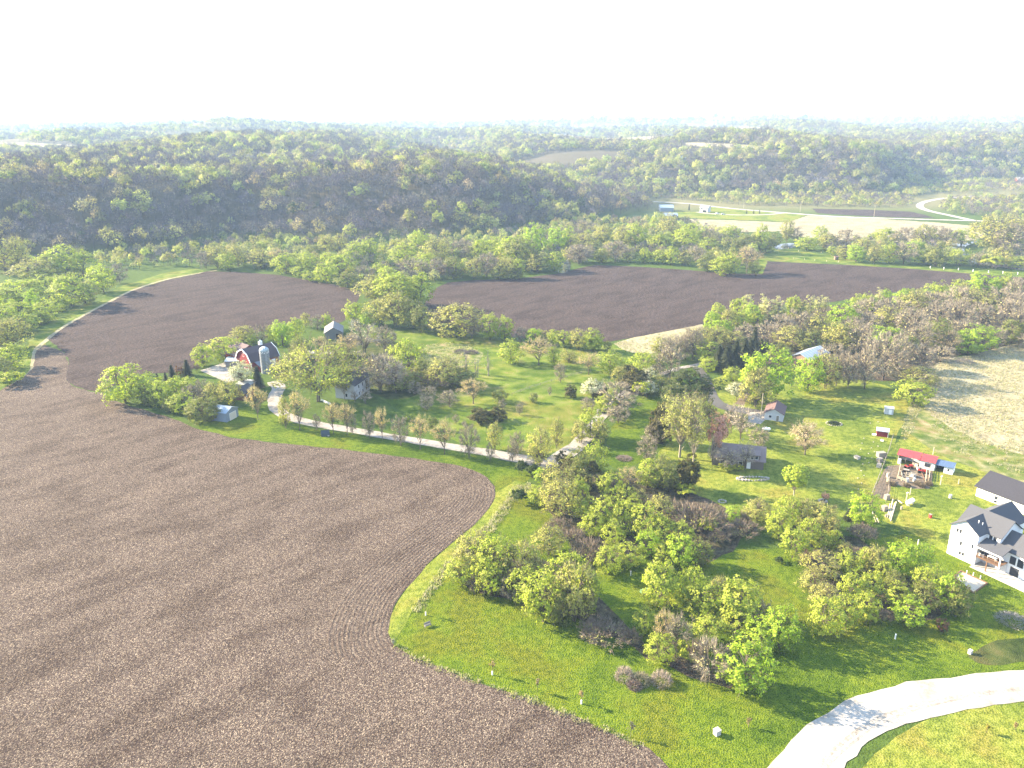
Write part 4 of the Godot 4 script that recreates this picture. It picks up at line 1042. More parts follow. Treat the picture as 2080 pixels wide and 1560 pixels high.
const LOOKS := {"L": "leafy yellow-green tree", "G": "bright lime green tree", "V": "young green tree", "B": "pale half-leafed tree", "T": "tall pale budding tree", "H": "huge spreading tree", "M": "lacy bare tree", "N": "bare grey-brown tree", "Z": "pinkish bronze budding tree", "O": "dull olive tree", "P": "pink blossoming tree", "V2": "pale pink tree", "F": "whitish blossoming tree", "Y": "slender pale poplar", "X": "thin white-stemmed birch", "U": "low yellow-green bush", "D": "small dark green bush", "R": "reddish brown shrub", "K": "brown twiggy thicket", "E": "brownish green cedar", "S": "dark spruce", "W": "broad dark pine"}
const SORTS := {"L": "tree", "G": "tree", "V": "tree", "B": "tree", "T": "tree", "H": "tree", "M": "tree", "N": "tree", "Z": "tree", "O": "tree", "P": "tree", "V2": "tree", "F": "tree", "Y": "tree", "X": "tree", "U": "shrub", "D": "shrub", "R": "shrub", "K": "shrub", "E": "conifer", "S": "conifer", "W": "conifer"}
const ORDINALS := ["", "first", "second", "third", "fourth", "fifth", "sixth", "seventh", "eighth", "ninth", "tenth", "eleventh", "twelfth"]

func ordinal(n: int) -> String:
	if n <= 12:
		return ORDINALS[n]
	if n % 100 in [11, 12, 13]:
		return "%dth" % n
	return "%d%s" % [n, {1: "st", 2: "nd", 3: "rd"}.get(n % 10, "th")]

func plant_rows(place: String, rows: Array):
	# each row: kind, x, z, height, width, its place counted from the left among its likes (0: the only one), rank
	for r in rows:
		var label: String = LOOKS[r[0]]
		if r[5] > 0:
			label += ", " + ordinal(r[5]) + " from left"
		label += "," if r[5] > 0 else ""
		if r[6] != "":
			label += " " + {"b": "back", "m": "middle", "f": "front"}[r[6]] + " rank of the "
		else:
			label += " on the " if place in ["lone", "yard", "pasture"] else " in the "
		plant(r[0], r[1], r[2], r[3], r[4], label + PLACES[place], SORTS[r[0]], GROUPS[place])

func make_trees():
	var rows: Array
	plant_rows("front", [["G", 42.3, -119.9, 10.6, 10.3, 1, ""], ["L", 31.7, -146.1, 11.6, 8.8, 1, "b"], ["L", 37.9, -145.1, 11.3, 5.5, 2, "b"], ["U", 34.8, -143.9, 4.8, 3.2, 1, ""], ["L", 40.1, -142.6, 8.9, 8.3, 2, "m"], ["B", 44.3, -145.5, 7.5, 5.9, 0, ""], ["L", 47.2, -140.4, 10.3, 10.5, 3, "m"], ["L", 45.2, -135.7, 6.8, 7.1, 3, "f"], ["U", 42.4, -138.9, 4.1, 3.8, 3, ""], ["G", 48.9, -131.8, 6.7, 7.8, 2, ""], ["G", 52.9, -131.8, 9.7, 7.5, 3, ""], ["N", 51.2, -138.8, 6.3, 4.2, 3, ""], ["L", 38.8, -133.4, 6.7, 7.0, 2, "f"], ["L", 26.6, -136.6, 6.3, 4.7, 1, "m"], ["L", 28.4, -128.1, 6.3, 6.2, 1, "f"], ["Z", 30.1, -132.0, 8.5, 4.8, 0, ""], ["N", 32.1, -130.2, 9.0, 4.8, 1, ""], ["U", 33.0, -127.3, 5.1, 3.5, 2, ""], ["N", 37.1, -122.9, 8.5, 7.4, 2, ""], ["K", 35.1, -126.2, 5.5, 3.9, 4, ""], ["K", 18.7, -134.0, 2.8, 8.8, 2, ""], ["K", 23.7, -133.6, 2.7, 3.8, 3, ""], ["K", 16.2, -136.7, 3.1, 5.6, 1, ""]])
	plant_rows("west", [["B", -9.0, -158.6, 11.0, 10.1, 1, ""], ["L", -4.3, -154.5, 13.5, 9.9, 3, ""], ["L", -11.7, -155.4, 7.0, 7.9, 1, ""], ["B", 1.2, -154.4, 11.2, 10.3, 2, ""], ["L", -5.2, -151.1, 8.4, 7.3, 2, ""], ["L", 2.4, -147.8, 9.0, 7.5, 4, ""], ["L", 6.1, -141.1, 12.4, 8.4, 5, ""], ["L", 11.4, -149.3, 11.8, 9.6, 6, ""], ["B", 12.7, -141.5, 14.0, 9.6, 4, ""], ["L", 15.6, -143.5, 12.5, 6.2, 7, ""], ["O", 9.1, -141.0, 8.7, 6.9, 2, ""], ["N", -0.7, -150.0, 6.4, 6.1, 0, ""], ["K", -7.4, -152.2, 3.1, 5.8, 0, ""], ["O", -2.7, -153.3, 8.8, 5.7, 1, ""], ["B", 4.4, -153.8, 8.5, 6.6, 3, ""]])
	plant_rows("lone", [["D", 1.8, -195.6, 3.9, 4.3, 0, ""]])
	plant_rows("middle", [["B", 13.6, -199.5, 9.9, 11.2, 3, ""], ["O", 19.0, -207.3, 11.1, 9.1, 1, ""], ["L", 24.7, -214.4, 10.5, 7.6, 3, "b"], ["E", 21.8, -207.9, 7.3, 7.0, 3, ""], ["E", 16.9, -208.0, 8.2, 6.7, 2, ""], ["E", 15.1, -218.6, 5.2, 4.0, 1, ""], ["B", 12.3, -186.8, 11.0, 10.6, 2, ""], ["L", 17.9, -193.7, 8.5, 6.6, 2, "b"], ["L", 18.9, -187.2, 5.8, 8.0, 1, "m"], ["G", 8.6, -208.1, 4.6, 5.3, 1, ""], ["L", 6.8, -194.4, 5.9, 6.0, 1, "b"], ["B", 21.4, -203.0, 5.5, 4.5, 4, ""], ["Z", 23.9, -201.7, 5.2, 4.8, 1, ""], ["L", 27.3, -198.2, 7.9, 8.4, 4, "b"], ["Z", 33.0, -201.6, 7.7, 6.9, 2, ""], ["L", 30.9, -194.1, 5.7, 5.6, 5, "b"], ["L", 38.9, -204.6, 9.1, 8.3, 6, "b"], ["O", 42.7, -203.3, 10.0, 9.7, 2, ""], ["E", 49.1, -202.6, 10.7, 6.5, 4, ""], ["O", 45.6, -202.7, 5.8, 5.5, 3, ""], ["U", 48.8, -199.0, 3.5, 6.4, 0, ""], ["L", 24.2, -180.5, 9.8, 7.8, 3, "m"], ["L", 28.3, -178.5, 9.7, 6.8, 4, "m"], ["L", 20.2, -177.1, 6.8, 7.1, 2, "m"], ["L", 32.4, -190.2, 4.4, 4.9, 5, "m"], ["L", 32.9, -175.6, 10.2, 7.9, 6, "m"], ["B", 38.2, -182.8, 8.4, 7.3, 6, ""], ["L", 36.6, -172.7, 7.8, 7.8, 4, "f"], ["G", 32.4, -166.9, 7.6, 6.4, 2, ""], ["L", 24.6, -170.6, 7.5, 6.0, 2, "f"], ["L", 22.1, -159.1, 7.7, 6.7, 1, "f"], ["L", 27.6, -162.3, 6.2, 7.1, 3, "f"], ["L", 41.3, -171.3, 6.9, 6.6, 6, "f"], ["G", 39.6, -161.8, 8.8, 8.0, 3, ""], ["L", 35.4, -163.5, 5.8, 4.6, 5, "f"], ["O", 44.1, -163.0, 6.7, 6.3, 4, ""], ["K", 14.8, -172.5, 3.3, 7.0, 2, ""], ["K", 18.3, -165.0, 4.6, 7.8, 3, ""], ["B", 8.7, -168.1, 7.4, 7.9, 1, ""], ["K", 23.6, -191.4, 3.7, 3.8, 5, ""], ["K", 45.2, -181.7, 4.7, 11.8, 7, ""], ["K", 35.7, -191.8, 2.9, 6.2, 6, ""], ["K", 11.8, -178.2, 3.4, 6.7, 1, ""], ["K", 19.5, -163.2, 3.4, 5.2, 4, ""], ["B", 34.4, -194.6, 4.4, 5.7, 5, ""]])
	plant_rows("yard", [["G", 90.5, -181.2, 9.4, 8.7, 2, ""], ["S", 88.1, -184.7, 3.4, 3.4, 0, ""], ["G", 57.2, -183.2, 5.1, 4.5, 1, ""], ["B", 64.0, -184.2, 6.4, 7.0, 1, ""], ["L", 71.1, -181.4, 8.8, 6.9, 2, ""], ["L", 66.6, -175.3, 8.2, 6.4, 1, ""], ["B", 75.0, -180.8, 7.8, 6.6, 2, ""], ["B", 78.4, -178.2, 8.4, 8.1, 3, ""], ["L", 66.6, -164.9, 9.7, 6.7, 3, ""], ["L", 71.6, -168.5, 9.2, 5.6, 4, ""], ["L", 74.7, -169.0, 5.7, 5.0, 5, ""], ["L", 77.7, -168.5, 6.3, 3.7, 6, ""], ["B", 79.8, -174.7, 6.5, 3.8, 4, ""], ["U", 49.2, -178.1, 4.1, 5.5, 0, ""], ["K", 47.7, -179.1, 5.5, 11.7, 1, ""], ["K", 58.0, -176.9, 2.9, 8.7, 3, ""], ["K", 51.4, -173.5, 2.6, 5.4, 2, ""], ["K", 87.6, -174.8, 2.7, 6.6, 5, ""], ["D", 63.1, -163.9, 1.4, 2.1, 0, ""], ["K", 59.9, -182.6, 2.7, 5.1, 4, ""]])
	plant("V", 78.2, -197.7, 10.1, 7.3, "young bright green tree with a bare trunk alone on the mown slope", "tree", GROUPS.yard)
	plant("P", 85.6, -194.6, 3.2, 2.2, "tiny pink flowering tree in a round stone planter", "tree", GROUPS.yard)
	plant_rows("east", [["B", 78.8, -164.6, 5.2, 3.6, 4, ""], ["L", 76.6, -156.9, 7.4, 6.7, 1, "b"], ["B", 70.4, -157.4, 6.3, 9.1, 2, ""], ["B", 66.2, -151.4, 5.3, 6.5, 1, ""], ["L", 81.5, -159.8, 6.6, 4.1, 2, "b"], ["B", 82.9, -157.7, 8.2, 5.9, 5, ""], ["G", 88.0, -156.8, 9.7, 7.6, 1, ""], ["G", 91.8, -156.7, 9.1, 7.3, 3, ""], ["L", 92.7, -150.0, 7.7, 5.3, 4, "m"], ["L", 73.2, -147.5, 7.4, 5.5, 1, "m"], ["L", 77.9, -148.2, 6.8, 6.1, 2, "m"], ["L", 82.7, -153.6, 7.0, 4.3, 3, "b"], ["L", 82.3, -145.6, 5.9, 5.8, 4, "f"], ["L", 89.1, -148.1, 9.0, 5.3, 3, "m"], ["O", 87.6, -144.1, 7.0, 6.3, 2, ""], ["G", 92.4, -144.0, 9.4, 6.3, 4, ""], ["O", 93.4, -142.2, 8.2, 5.7, 3, ""], ["B", 66.4, -144.3, 6.5, 6.5, 3, ""], ["L", 63.2, -135.7, 9.4, 7.5, 1, "f"], ["L", 68.5, -138.0, 8.1, 5.5, 2, "f"], ["L", 73.8, -140.7, 6.9, 5.6, 3, "f"], ["U", 73.3, -138.6, 4.7, 4.0, 0, ""], ["G", 82.0, -139.6, 6.1, 7.4, 2, ""], ["R", 87.9, -137.3, 2.9, 2.7, 0, ""], ["K", 77.4, -140.3, 2.5, 3.8, 0, ""], ["O", 83.4, -149.3, 6.6, 4.5, 1, ""]])
	plant_rows("home", [["E", 47.4, -237.9, 12.8, 6.0, 0, ""], ["O", 46.7, -237.9, 6.2, 5.1, 0, ""], ["N", 41.6, -223.5, 7.8, 6.5, 1, ""], ["M", 73.4, -245.4, 11.3, 6.1, 3, ""], ["M", 75.2, -240.0, 10.8, 8.6, 4, ""], ["M", 64.4, -215.7, 8.0, 7.8, 2, ""], ["M", 69.6, -215.9, 9.5, 6.5, 5, ""], ["N", 79.2, -234.3, 6.1, 6.5, 2, ""], ["M", 59.8, -216.0, 11.1, 2.9, 1, ""], ["U", 63.9, -215.7, 2.1, 4.4, 1, ""], ["U", 67.6, -215.9, 1.7, 3.8, 2, ""], ["R", 69.0, -258.9, 4.7, 5.8, 0, ""]])
	plant("T", 52.1, -225.6, 21.2, 13.3, "tall pale budding tree with a forked pale trunk left of the brown roofed house", "tree", GROUPS.home)
	plant("T", 54.6, -218.0, 23.2, 9.4, "tall pale budding tree with one straight bare trunk by the brown house", "tree", GROUPS.home)
	plant("P", 62.2, -222.0, 16.0, 7.0, "pink blossoming tree at the corner of the brown roofed house", "tree", GROUPS.home)
	plant("V2", 91.7, -227.0, 10.2, 10.9, "lone pale pink budding tree with slender trunk on the homestead lawn", "tree", GROUPS.home)
	plant("F", 84.0, -278.0, 7.0, 8.0, "small white blossoming tree on the green patch by the asphalt drive", "tree", GROUPS.home)
	plant("L", 87.6, -296.6, 7.5, 8.0, "small round green tree behind the white blossoming tree", "tree", GROUPS.home)
	plant("B", 89.1, -270.5, 15.0, 12.0, "pale budding tree beside the driveway by the red roofed garage", "tree", GROUPS.home)
	plant("G", 94.3, -276.8, 21.7, 19.3, "big bright green tree behind the red roofed garage", "tree", GROUPS.home)
	plant("W", 63.2, -263.3, 18.3, 20.7, "broad dark pine beside the asphalt driveway", "conifer", GROUPS.home)
	plant("E", 48.8, -237.2, 14.1, 7.0, "dark narrow evergreen at the edge of the long grass lane", "conifer", GROUPS.home)
	plant_rows("spruces", [["S", 87.0, -317.0, 10.5, 8.4, 1, "m"], ["S", 88.9, -312.4, 11.4, 8.3, 1, "f"], ["S", 92.6, -312.4, 13.8, 9.7, 2, "f"], ["S", 97.0, -315.1, 14.1, 9.8, 3, "f"], ["S", 106.4, -333.2, 14.1, 7.7, 3, "m"], ["S", 100.2, -317.8, 12.8, 9.9, 2, "m"], ["S", 111.8, -340.7, 6.6, 6.3, 1, "b"], ["S", 115.1, -341.9, 5.4, 4.7, 2, "b"]])
	plant_rows("wood", [["G", 114.4, -287.3, 14.6, 11.9, 1, "f"], ["B", 122.0, -291.0, 14.1, 12.1, 3, "f"], ["N", 127.6, -293.9, 12.8, 7.7, 4, "f"], ["L", 104.7, -390.7, 12.4, 8.9, 1, "m"], ["G", 98.7, -378.0, 11.2, 8.2, 1, "m"], ["L", 118.0, -400.6, 13.2, 9.2, 2, "m"], ["Y", 124.4, -407.5, 13.4, 6.6, 1, "m"], ["Y", 131.1, -402.0, 14.2, 5.1, 1, "f"], ["Y", 133.0, -398.5, 13.1, 7.0, 2, "f"], ["Y", 138.8, -398.3, 13.1, 7.5, 3, "f"], ["L", 147.2, -403.4, 13.2, 8.7, 3, "m"], ["B", 150.7, -401.5, 10.9, 9.2, 1, "b"], ["Y", 158.9, -410.3, 12.0, 5.2, 2, "m"], ["Y", 167.0, -419.4, 9.4, 5.1, 3, "m"], ["Y", 171.2, -421.2, 8.4, 4.8, 1, "b"], ["G", 122.6, -390.3, 12.0, 8.9, 3, "m"], ["L", 114.7, -382.3, 9.6, 10.8, 3, "f"], ["G", 101.5, -368.7, 8.8, 12.0, 2, "m"], ["B", 107.8, -380.9, 10.9, 8.2, 3, "m"], ["L", 123.3, -387.0, 8.2, 8.9, 4, "f"], ["N", 137.7, -366.4, 13.1, 13.8, 4, "m"], ["N", 129.1, -363.6, 12.5, 11.9, 3, "m"], ["N", 119.1, -352.5, 10.6, 12.5, 2, "m"], ["B", 126.4, -344.3, 11.2, 15.5, 2, "f"], ["O", 133.8, -341.5, 10.3, 12.6, 2, ""], ["B", 145.7, -361.8, 13.4, 13.2, 4, "m"], ["G", 161.7, -374.9, 15.5, 15.7, 4, "m"], ["B", 147.5, -343.8, 12.9, 15.4, 4, "f"], ["N", 159.2, -357.2, 12.4, 10.0, 5, "m"], ["B", 87.4, -347.8, 10.5, 11.8, 1, "m"], ["B", 93.6, -347.7, 10.5, 12.8, 2, "m"], ["B", 101.3, -346.2, 8.8, 12.2, 1, "f"], ["L", 84.8, -327.5, 10.0, 11.2, 1, "f"], ["N", 79.7, -330.1, 13.2, 7.7, 2, "f"], ["N", 76.4, -332.6, 10.9, 6.5, 1, "f"], ["L", 81.8, -313.7, 6.9, 8.2, 2, "f"], ["N", 110.3, -358.3, 9.0, 11.3, 1, "m"], ["N", 135.9, -320.5, 9.4, 10.6, 3, "f"], ["O", 116.4, -328.1, 8.0, 11.2, 1, ""], ["L", 185.2, -412.3, 11.3, 10.5, 4, "m"], ["L", 194.5, -420.4, 10.5, 10.1, 1, "b"], ["Y", 204.6, -431.1, 11.2, 4.5, 2, "b"], ["G", 214.5, -444.7, 7.3, 7.0, 1, "b"], ["G", 215.9, -424.2, 11.9, 13.3, 2, "b"], ["B", 222.2, -421.8, 12.1, 12.0, 3, "b"], ["L", 235.3, -428.0, 14.7, 17.3, 2, "b"], ["L", 255.6, -443.5, 12.7, 9.9, 3, "b"], ["B", 255.4, -432.0, 12.3, 12.9, 4, "b"], ["G", 270.3, -443.1, 17.2, 20.5, 3, "b"], ["L", 281.5, -442.8, 16.1, 15.2, 4, "b"], ["N", 279.0, -426.9, 16.6, 14.3, 9, "b"], ["N", 184.6, -396.4, 13.0, 16.6, 1, "b"], ["N", 197.1, -396.1, 12.5, 15.5, 2, "b"], ["B", 210.0, -403.5, 14.3, 15.1, 2, "b"], ["N", 220.7, -403.3, 14.3, 16.9, 3, "b"], ["N", 234.5, -406.9, 16.0, 17.0, 5, "b"], ["B", 244.5, -402.7, 14.7, 19.9, 5, "b"], ["N", 255.2, -402.4, 15.8, 16.8, 7, "b"], ["N", 260.3, -394.5, 15.1, 14.4, 10, "b"], ["N", 170.3, -368.1, 12.2, 14.5, 6, "m"], ["B", 184.5, -374.5, 12.9, 15.3, 5, "m"], ["N", 188.6, -361.1, 15.8, 15.2, 7, "m"], ["N", 205.5, -370.6, 15.7, 14.6, 4, "b"], ["N", 214.5, -367.0, 17.5, 15.5, 8, "m"], ["N", 227.9, -370.1, 15.2, 16.6, 6, "b"], ["N", 238.7, -369.8, 17.2, 14.6, 8, "b"], ["N", 239.6, -359.9, 16.3, 11.3, 11, "m"], ["B", 150.0, -340.5, 12.4, 11.9, 5, "f"], ["N", 154.5, -334.7, 14.0, 12.4, 6, "f"], ["G", 171.5, -345.9, 10.7, 17.4, 2, "f"], ["N", 181.7, -339.8, 14.6, 12.5, 9, "f"], ["O", 193.8, -345.4, 14.4, 14.2, 4, ""], ["Z", 193.0, -336.7, 10.5, 12.8, 0, ""], ["G", 208.0, -339.3, 12.8, 17.0, 4, "f"], ["G", 202.5, -336.5, 8.7, 11.8, 3, "f"], ["N", 219.0, -344.9, 10.2, 9.9, 10, "m"], ["O", 230.2, -350.7, 12.7, 11.2, 5, ""], ["O", 237.4, -353.6, 10.0, 10.2, 6, ""], ["O", 173.7, -331.5, 10.3, 10.6, 3, ""], ["N", 137.3, -290.6, 16.5, 10.1, 7, "f"], ["N", 131.4, -291.8, 14.1, 9.3, 5, "f"], ["N", 162.4, -315.9, 15.1, 10.9, 8, "f"], ["N", 169.2, -312.0, 10.7, 13.3, 10, "f"], ["N", 184.7, -324.5, 7.5, 10.3, 11, "f"], ["B", 159.0, -291.3, 8.5, 14.4, 6, "f"], ["N", 233.8, -343.1, 8.4, 10.3, 12, "f"], ["N", 246.5, -361.4, 13.5, 11.8, 12, "m"], ["N", 273.1, -403.9, 14.3, 14.2, 11, "b"], ["N", 211.4, -355.8, 11.4, 12.6, 9, "m"]])
	plant("N", 149.2, -301.6, 19.4, 16.3, "leaning bare tree with a long pale trunk at the woodland's near edge", "tree", GROUPS.wood)
	plant("L", 146.9, -272.0, 10.0, 14.4, "round yellow-green tree standing alone at the dry meadow's corner", "tree", GROUPS.wood)
	plant_rows("lane", [["L", 53.7, -304.6, 11.3, 12.2, 3, ""], ["O", 60.1, -309.5, 8.2, 6.4, 1, ""], ["N", 62.7, -298.6, 14.9, 11.5, 2, "m"], ["B", 65.8, -338.2, 8.5, 8.2, 4, ""], ["N", 79.1, -330.8, 14.3, 9.9, 2, "b"], ["N", 72.3, -329.8, 10.9, 9.5, 1, "b"], ["N", 68.4, -328.8, 10.6, 8.4, 3, "m"], ["B", 43.0, -299.0, 7.0, 6.6, 3, ""], ["E", 47.5, -307.8, 5.4, 4.4, 2, ""], ["E", 47.6, -286.9, 10.1, 10.1, 4, ""], ["E", 45.4, -289.6, 7.8, 6.4, 3, ""], ["F", 54.5, -296.9, 7.3, 6.9, 3, ""], ["F", 51.0, -280.7, 6.9, 7.3, 2, ""], ["U", 49.2, -280.8, 6.9, 7.0, 0, ""], ["O", 56.5, -285.9, 7.4, 9.7, 2, ""], ["F", 30.5, -279.4, 8.2, 9.5, 1, ""], ["E", 32.8, -279.4, 6.6, 5.5, 1, ""], ["N", 27.4, -268.0, 4.8, 5.4, 1, "m"], ["N", 38.1, -265.5, 11.7, 13.5, 1, "f"], ["L", 34.6, -265.6, 7.3, 9.4, 2, ""], ["N", 36.8, -255.8, 6.2, 7.6, 2, "f"], ["L", 26.0, -242.1, 10.6, 8.0, 1, ""], ["B", 22.1, -237.7, 7.6, 6.6, 1, ""], ["B", 28.5, -236.9, 8.1, 6.3, 2, ""], ["O", 48.1, -237.9, 6.4, 6.0, 3, ""], ["N", 45.1, -236.0, 7.3, 5.4, 3, "f"], ["O", 62.9, -290.2, 5.5, 6.4, 4, ""]])
	plant_rows("drive", [["B", -77.9, -252.3, 11.7, 3.9, 1, ""], ["L", -80.5, -256.6, 3.8, 1.4, 1, ""], ["Z", -72.5, -250.2, 13.5, 7.1, 1, ""], ["N", -66.8, -250.8, 5.9, 2.5, 1, "b"], ["Z", -60.3, -246.8, 11.0, 6.0, 2, ""], ["Z", -55.5, -246.4, 10.4, 6.1, 3, ""], ["N", -53.7, -246.4, 7.3, 2.7, 2, "b"], ["N", -47.4, -242.5, 9.5, 4.3, 1, "m"], ["Z", -42.9, -240.9, 11.0, 4.8, 4, ""], ["N", -36.2, -236.1, 9.9, 5.4, 2, "m"], ["Z", -29.5, -232.9, 11.4, 6.2, 5, ""], ["Z", -21.5, -229.3, 11.1, 7.1, 6, ""], ["N", -13.6, -226.0, 11.6, 6.5, 1, "f"], ["B", -5.5, -232.9, 9.4, 4.8, 2, ""], ["B", 8.4, -220.3, 12.3, 8.1, 3, ""], ["B", 14.2, -233.4, 10.1, 4.4, 4, ""], ["N", 1.5, -227.6, 7.9, 4.3, 3, "m"], ["N", -6.9, -223.6, 5.9, 2.9, 2, "f"], ["N", 0.1, -223.2, 7.1, 3.3, 3, "f"], ["L", -36.0, -258.5, 2.9, 3.3, 2, ""], ["O", -27.5, -250.4, 4.8, 4.2, 0, ""], ["D", 2.7, -214.6, 3.9, 4.3, 1, ""], ["D", 6.2, -211.5, 4.2, 4.3, 2, ""]])
	plant("Z", -89.9, -260.6, 12.1, 6.9, "pinkish budding tree with slim trunk beside the dark roofed farm shed", "tree", GROUPS.drive)
	plant_rows("pasture", [["O", -4.6, -278.3, 4.6, 6.4, 1, ""], ["E", -10.9, -256.6, 5.3, 7.8, 1, ""], ["E", -5.1, -258.7, 4.7, 6.5, 2, ""], ["N", -3.6, -269.4, 3.9, 2.9, 4, ""], ["O", 7.9, -277.0, 3.9, 3.6, 2, ""], ["N", -31.3, -269.8, 4.8, 5.4, 1, ""], ["N", -23.2, -272.9, 6.2, 7.4, 2, ""], ["L", -0.3, -327.5, 10.7, 11.4, 1, ""], ["Z", 11.5, -323.9, 11.7, 13.8, 1, ""], ["L", 17.9, -322.0, 8.9, 5.4, 2, ""], ["B", 24.8, -328.1, 5.4, 8.0, 0, ""], ["N", 19.5, -300.4, 8.0, 4.6, 7, ""], ["Z", 31.7, -310.1, 9.0, 9.2, 2, ""], ["L", 40.7, -312.6, 9.6, 13.3, 3, ""], ["X", -19.3, -314.2, 11.8, 4.1, 1, ""], ["X", -14.3, -307.6, 9.0, 4.0, 2, ""], ["X", -10.0, -309.9, 11.8, 4.0, 3, ""], ["N", 2.6, -263.8, 4.4, 2.5, 5, ""], ["N", 14.4, -284.0, 3.7, 1.7, 6, ""], ["N", -19.6, -256.0, 3.4, 2.4, 3, ""]])
	plant("Z", -14.4, -276.0, 9.1, 10.1, "rounded orange-pink tree alone on the shaded pasture", "tree", GROUPS.pasture)
	plant("E", 22.4, -281.8, 5.0, 4.6, "small dark cone-shaped cedar alone on the bright pasture", "conifer", GROUPS.pasture)
	plant_rows("hedge", [["G", 10.5, -359.7, 7.7, 8.7, 1, ""], ["B", 15.5, -358.2, 6.5, 6.9, 1, ""], ["L", 19.4, -355.0, 7.4, 7.7, 1, ""], ["L", 24.2, -352.3, 8.1, 8.6, 2, ""], ["L", 27.0, -350.2, 6.4, 4.0, 3, ""], ["B", 30.6, -347.0, 10.3, 9.3, 2, ""], ["N", 4.1, -361.2, 7.4, 6.6, 0, ""], ["L", 36.4, -345.5, 10.3, 10.2, 4, ""], ["G", 38.2, -346.1, 7.0, 7.1, 2, ""], ["O", 43.8, -347.0, 4.4, 4.2, 0, ""]])
	plant_rows("farm", [["M", -66.4, -340.7, 16.0, 16.8, 2, ""], ["L", -65.7, -364.8, 8.6, 4.9, 2, ""], ["N", -57.2, -344.7, 13.1, 9.2, 2, ""], ["Z", -73.0, -339.1, 9.9, 12.1, 1, ""], ["L", -76.0, -340.0, 5.8, 6.9, 1, ""], ["L", -43.1, -311.5, 15.2, 16.0, 3, ""], ["O", -35.9, -301.6, 10.1, 8.5, 3, ""], ["M", -45.2, -289.2, 12.9, 9.9, 5, ""], ["M", -50.7, -289.3, 14.3, 7.1, 4, ""], ["Z", -59.3, -315.3, 6.1, 5.2, 2, ""], ["K", -40.0, -301.3, 4.8, 6.8, 1, ""], ["T", -63.3, -280.7, 12.4, 6.3, 0, ""], ["M", -54.7, -276.7, 5.7, 5.4, 3, ""], ["N", -37.3, -286.0, 5.3, 5.3, 3, ""], ["N", -31.6, -279.5, 5.7, 6.4, 4, ""], ["O", -47.5, -291.6, 6.4, 5.7, 1, ""], ["M", -59.1, -278.7, 4.7, 3.4, 1, ""], ["N", -51.3, -291.5, 15.0, 17.0, 1, ""], ["B", -27.5, -297.5, 11.4, 16.2, 0, ""], ["O", -21.7, -297.4, 7.3, 15.4, 4, ""], ["K", -28.1, -298.5, 4.0, 16.7, 2, ""], ["O", -42.0, -293.1, 7.6, 14.5, 2, ""]])
	plant("H", -72.6, -279.8, 21.5, 32.3, "huge spreading yellow-green tree between the red barn and the white farmhouse", "tree", GROUPS.farm)
	plant_rows("barn", [["O", -93.6, -334.2, 10.3, 8.7, 0, ""], ["Z", -88.4, -348.6, 6.3, 8.7, 0, ""], ["L", -104.0, -367.7, 11.1, 9.1, 5, ""], ["G", -107.3, -356.7, 13.0, 9.2, 0, ""], ["L", -113.1, -361.8, 9.1, 7.3, 4, ""], ["N", -118.2, -360.9, 9.5, 6.5, 1, ""], ["B", -128.4, -364.2, 8.0, 12.5, 1, ""], ["N", -98.4, -387.2, 7.8, 7.3, 2, ""], ["L", -93.5, -388.2, 8.5, 6.6, 6, ""], ["B", -105.3, -392.0, 7.9, 4.8, 2, ""], ["L", -122.8, -360.0, 5.2, 5.5, 3, ""], ["L", -126.9, -335.4, 10.8, 16.1, 2, ""], ["L", -133.3, -325.7, 9.9, 9.5, 1, ""]])
	plant("F", -106.5, -295.8, 11.0, 10.1, "white blossoming tree in front of the red barn", "tree", GROUPS.barn)
	plant("S", -100.8, -296.8, 8.8, 6.2, "dark conifer in front of the silo", "conifer", GROUPS.barn)
	plant_rows("copse", [["L", -137.9, -278.8, 12.2, 13.7, 1, ""], ["L", -129.3, -273.6, 11.2, 8.7, 2, ""], ["L", -129.5, -287.1, 7.6, 9.5, 3, ""], ["L", -119.4, -267.9, 8.2, 10.2, 4, ""], ["L", -123.6, -286.1, 7.6, 8.0, 5, ""], ["N", -117.5, -282.8, 7.5, 6.5, 2, ""], ["N", -120.3, -279.6, 6.3, 8.3, 1, ""], ["O", -109.3, -260.5, 8.4, 12.9, 3, ""], ["B", -111.6, -279.1, 7.9, 7.9, 1, ""], ["B", -104.9, -275.9, 10.0, 9.1, 2, ""], ["O", -105.8, -259.4, 7.0, 5.4, 4, ""], ["O", -134.0, -276.0, 6.8, 7.4, 1, ""], ["O", -124.1, -269.8, 4.8, 6.6, 2, ""], ["S", -135.3, -312.9, 6.9, 5.6, 5, ""], ["S", -140.3, -309.7, 5.6, 4.5, 4, ""], ["S", -141.7, -306.4, 3.4, 2.7, 3, ""], ["S", -151.0, -312.3, 2.0, 1.9, 1, ""], ["S", -146.1, -308.4, 2.5, 2.3, 2, ""], ["R", -138.2, -312.2, 4.1, 3.4, 0, ""], ["K", -133.5, -318.5, 2.3, 3.3, 0, ""]])
	plant("L", -145.4, -278.9, 15.4, 16.7, "big round yellow-green tree at the field end of the farmyard copse", "tree", GROUPS.copse)
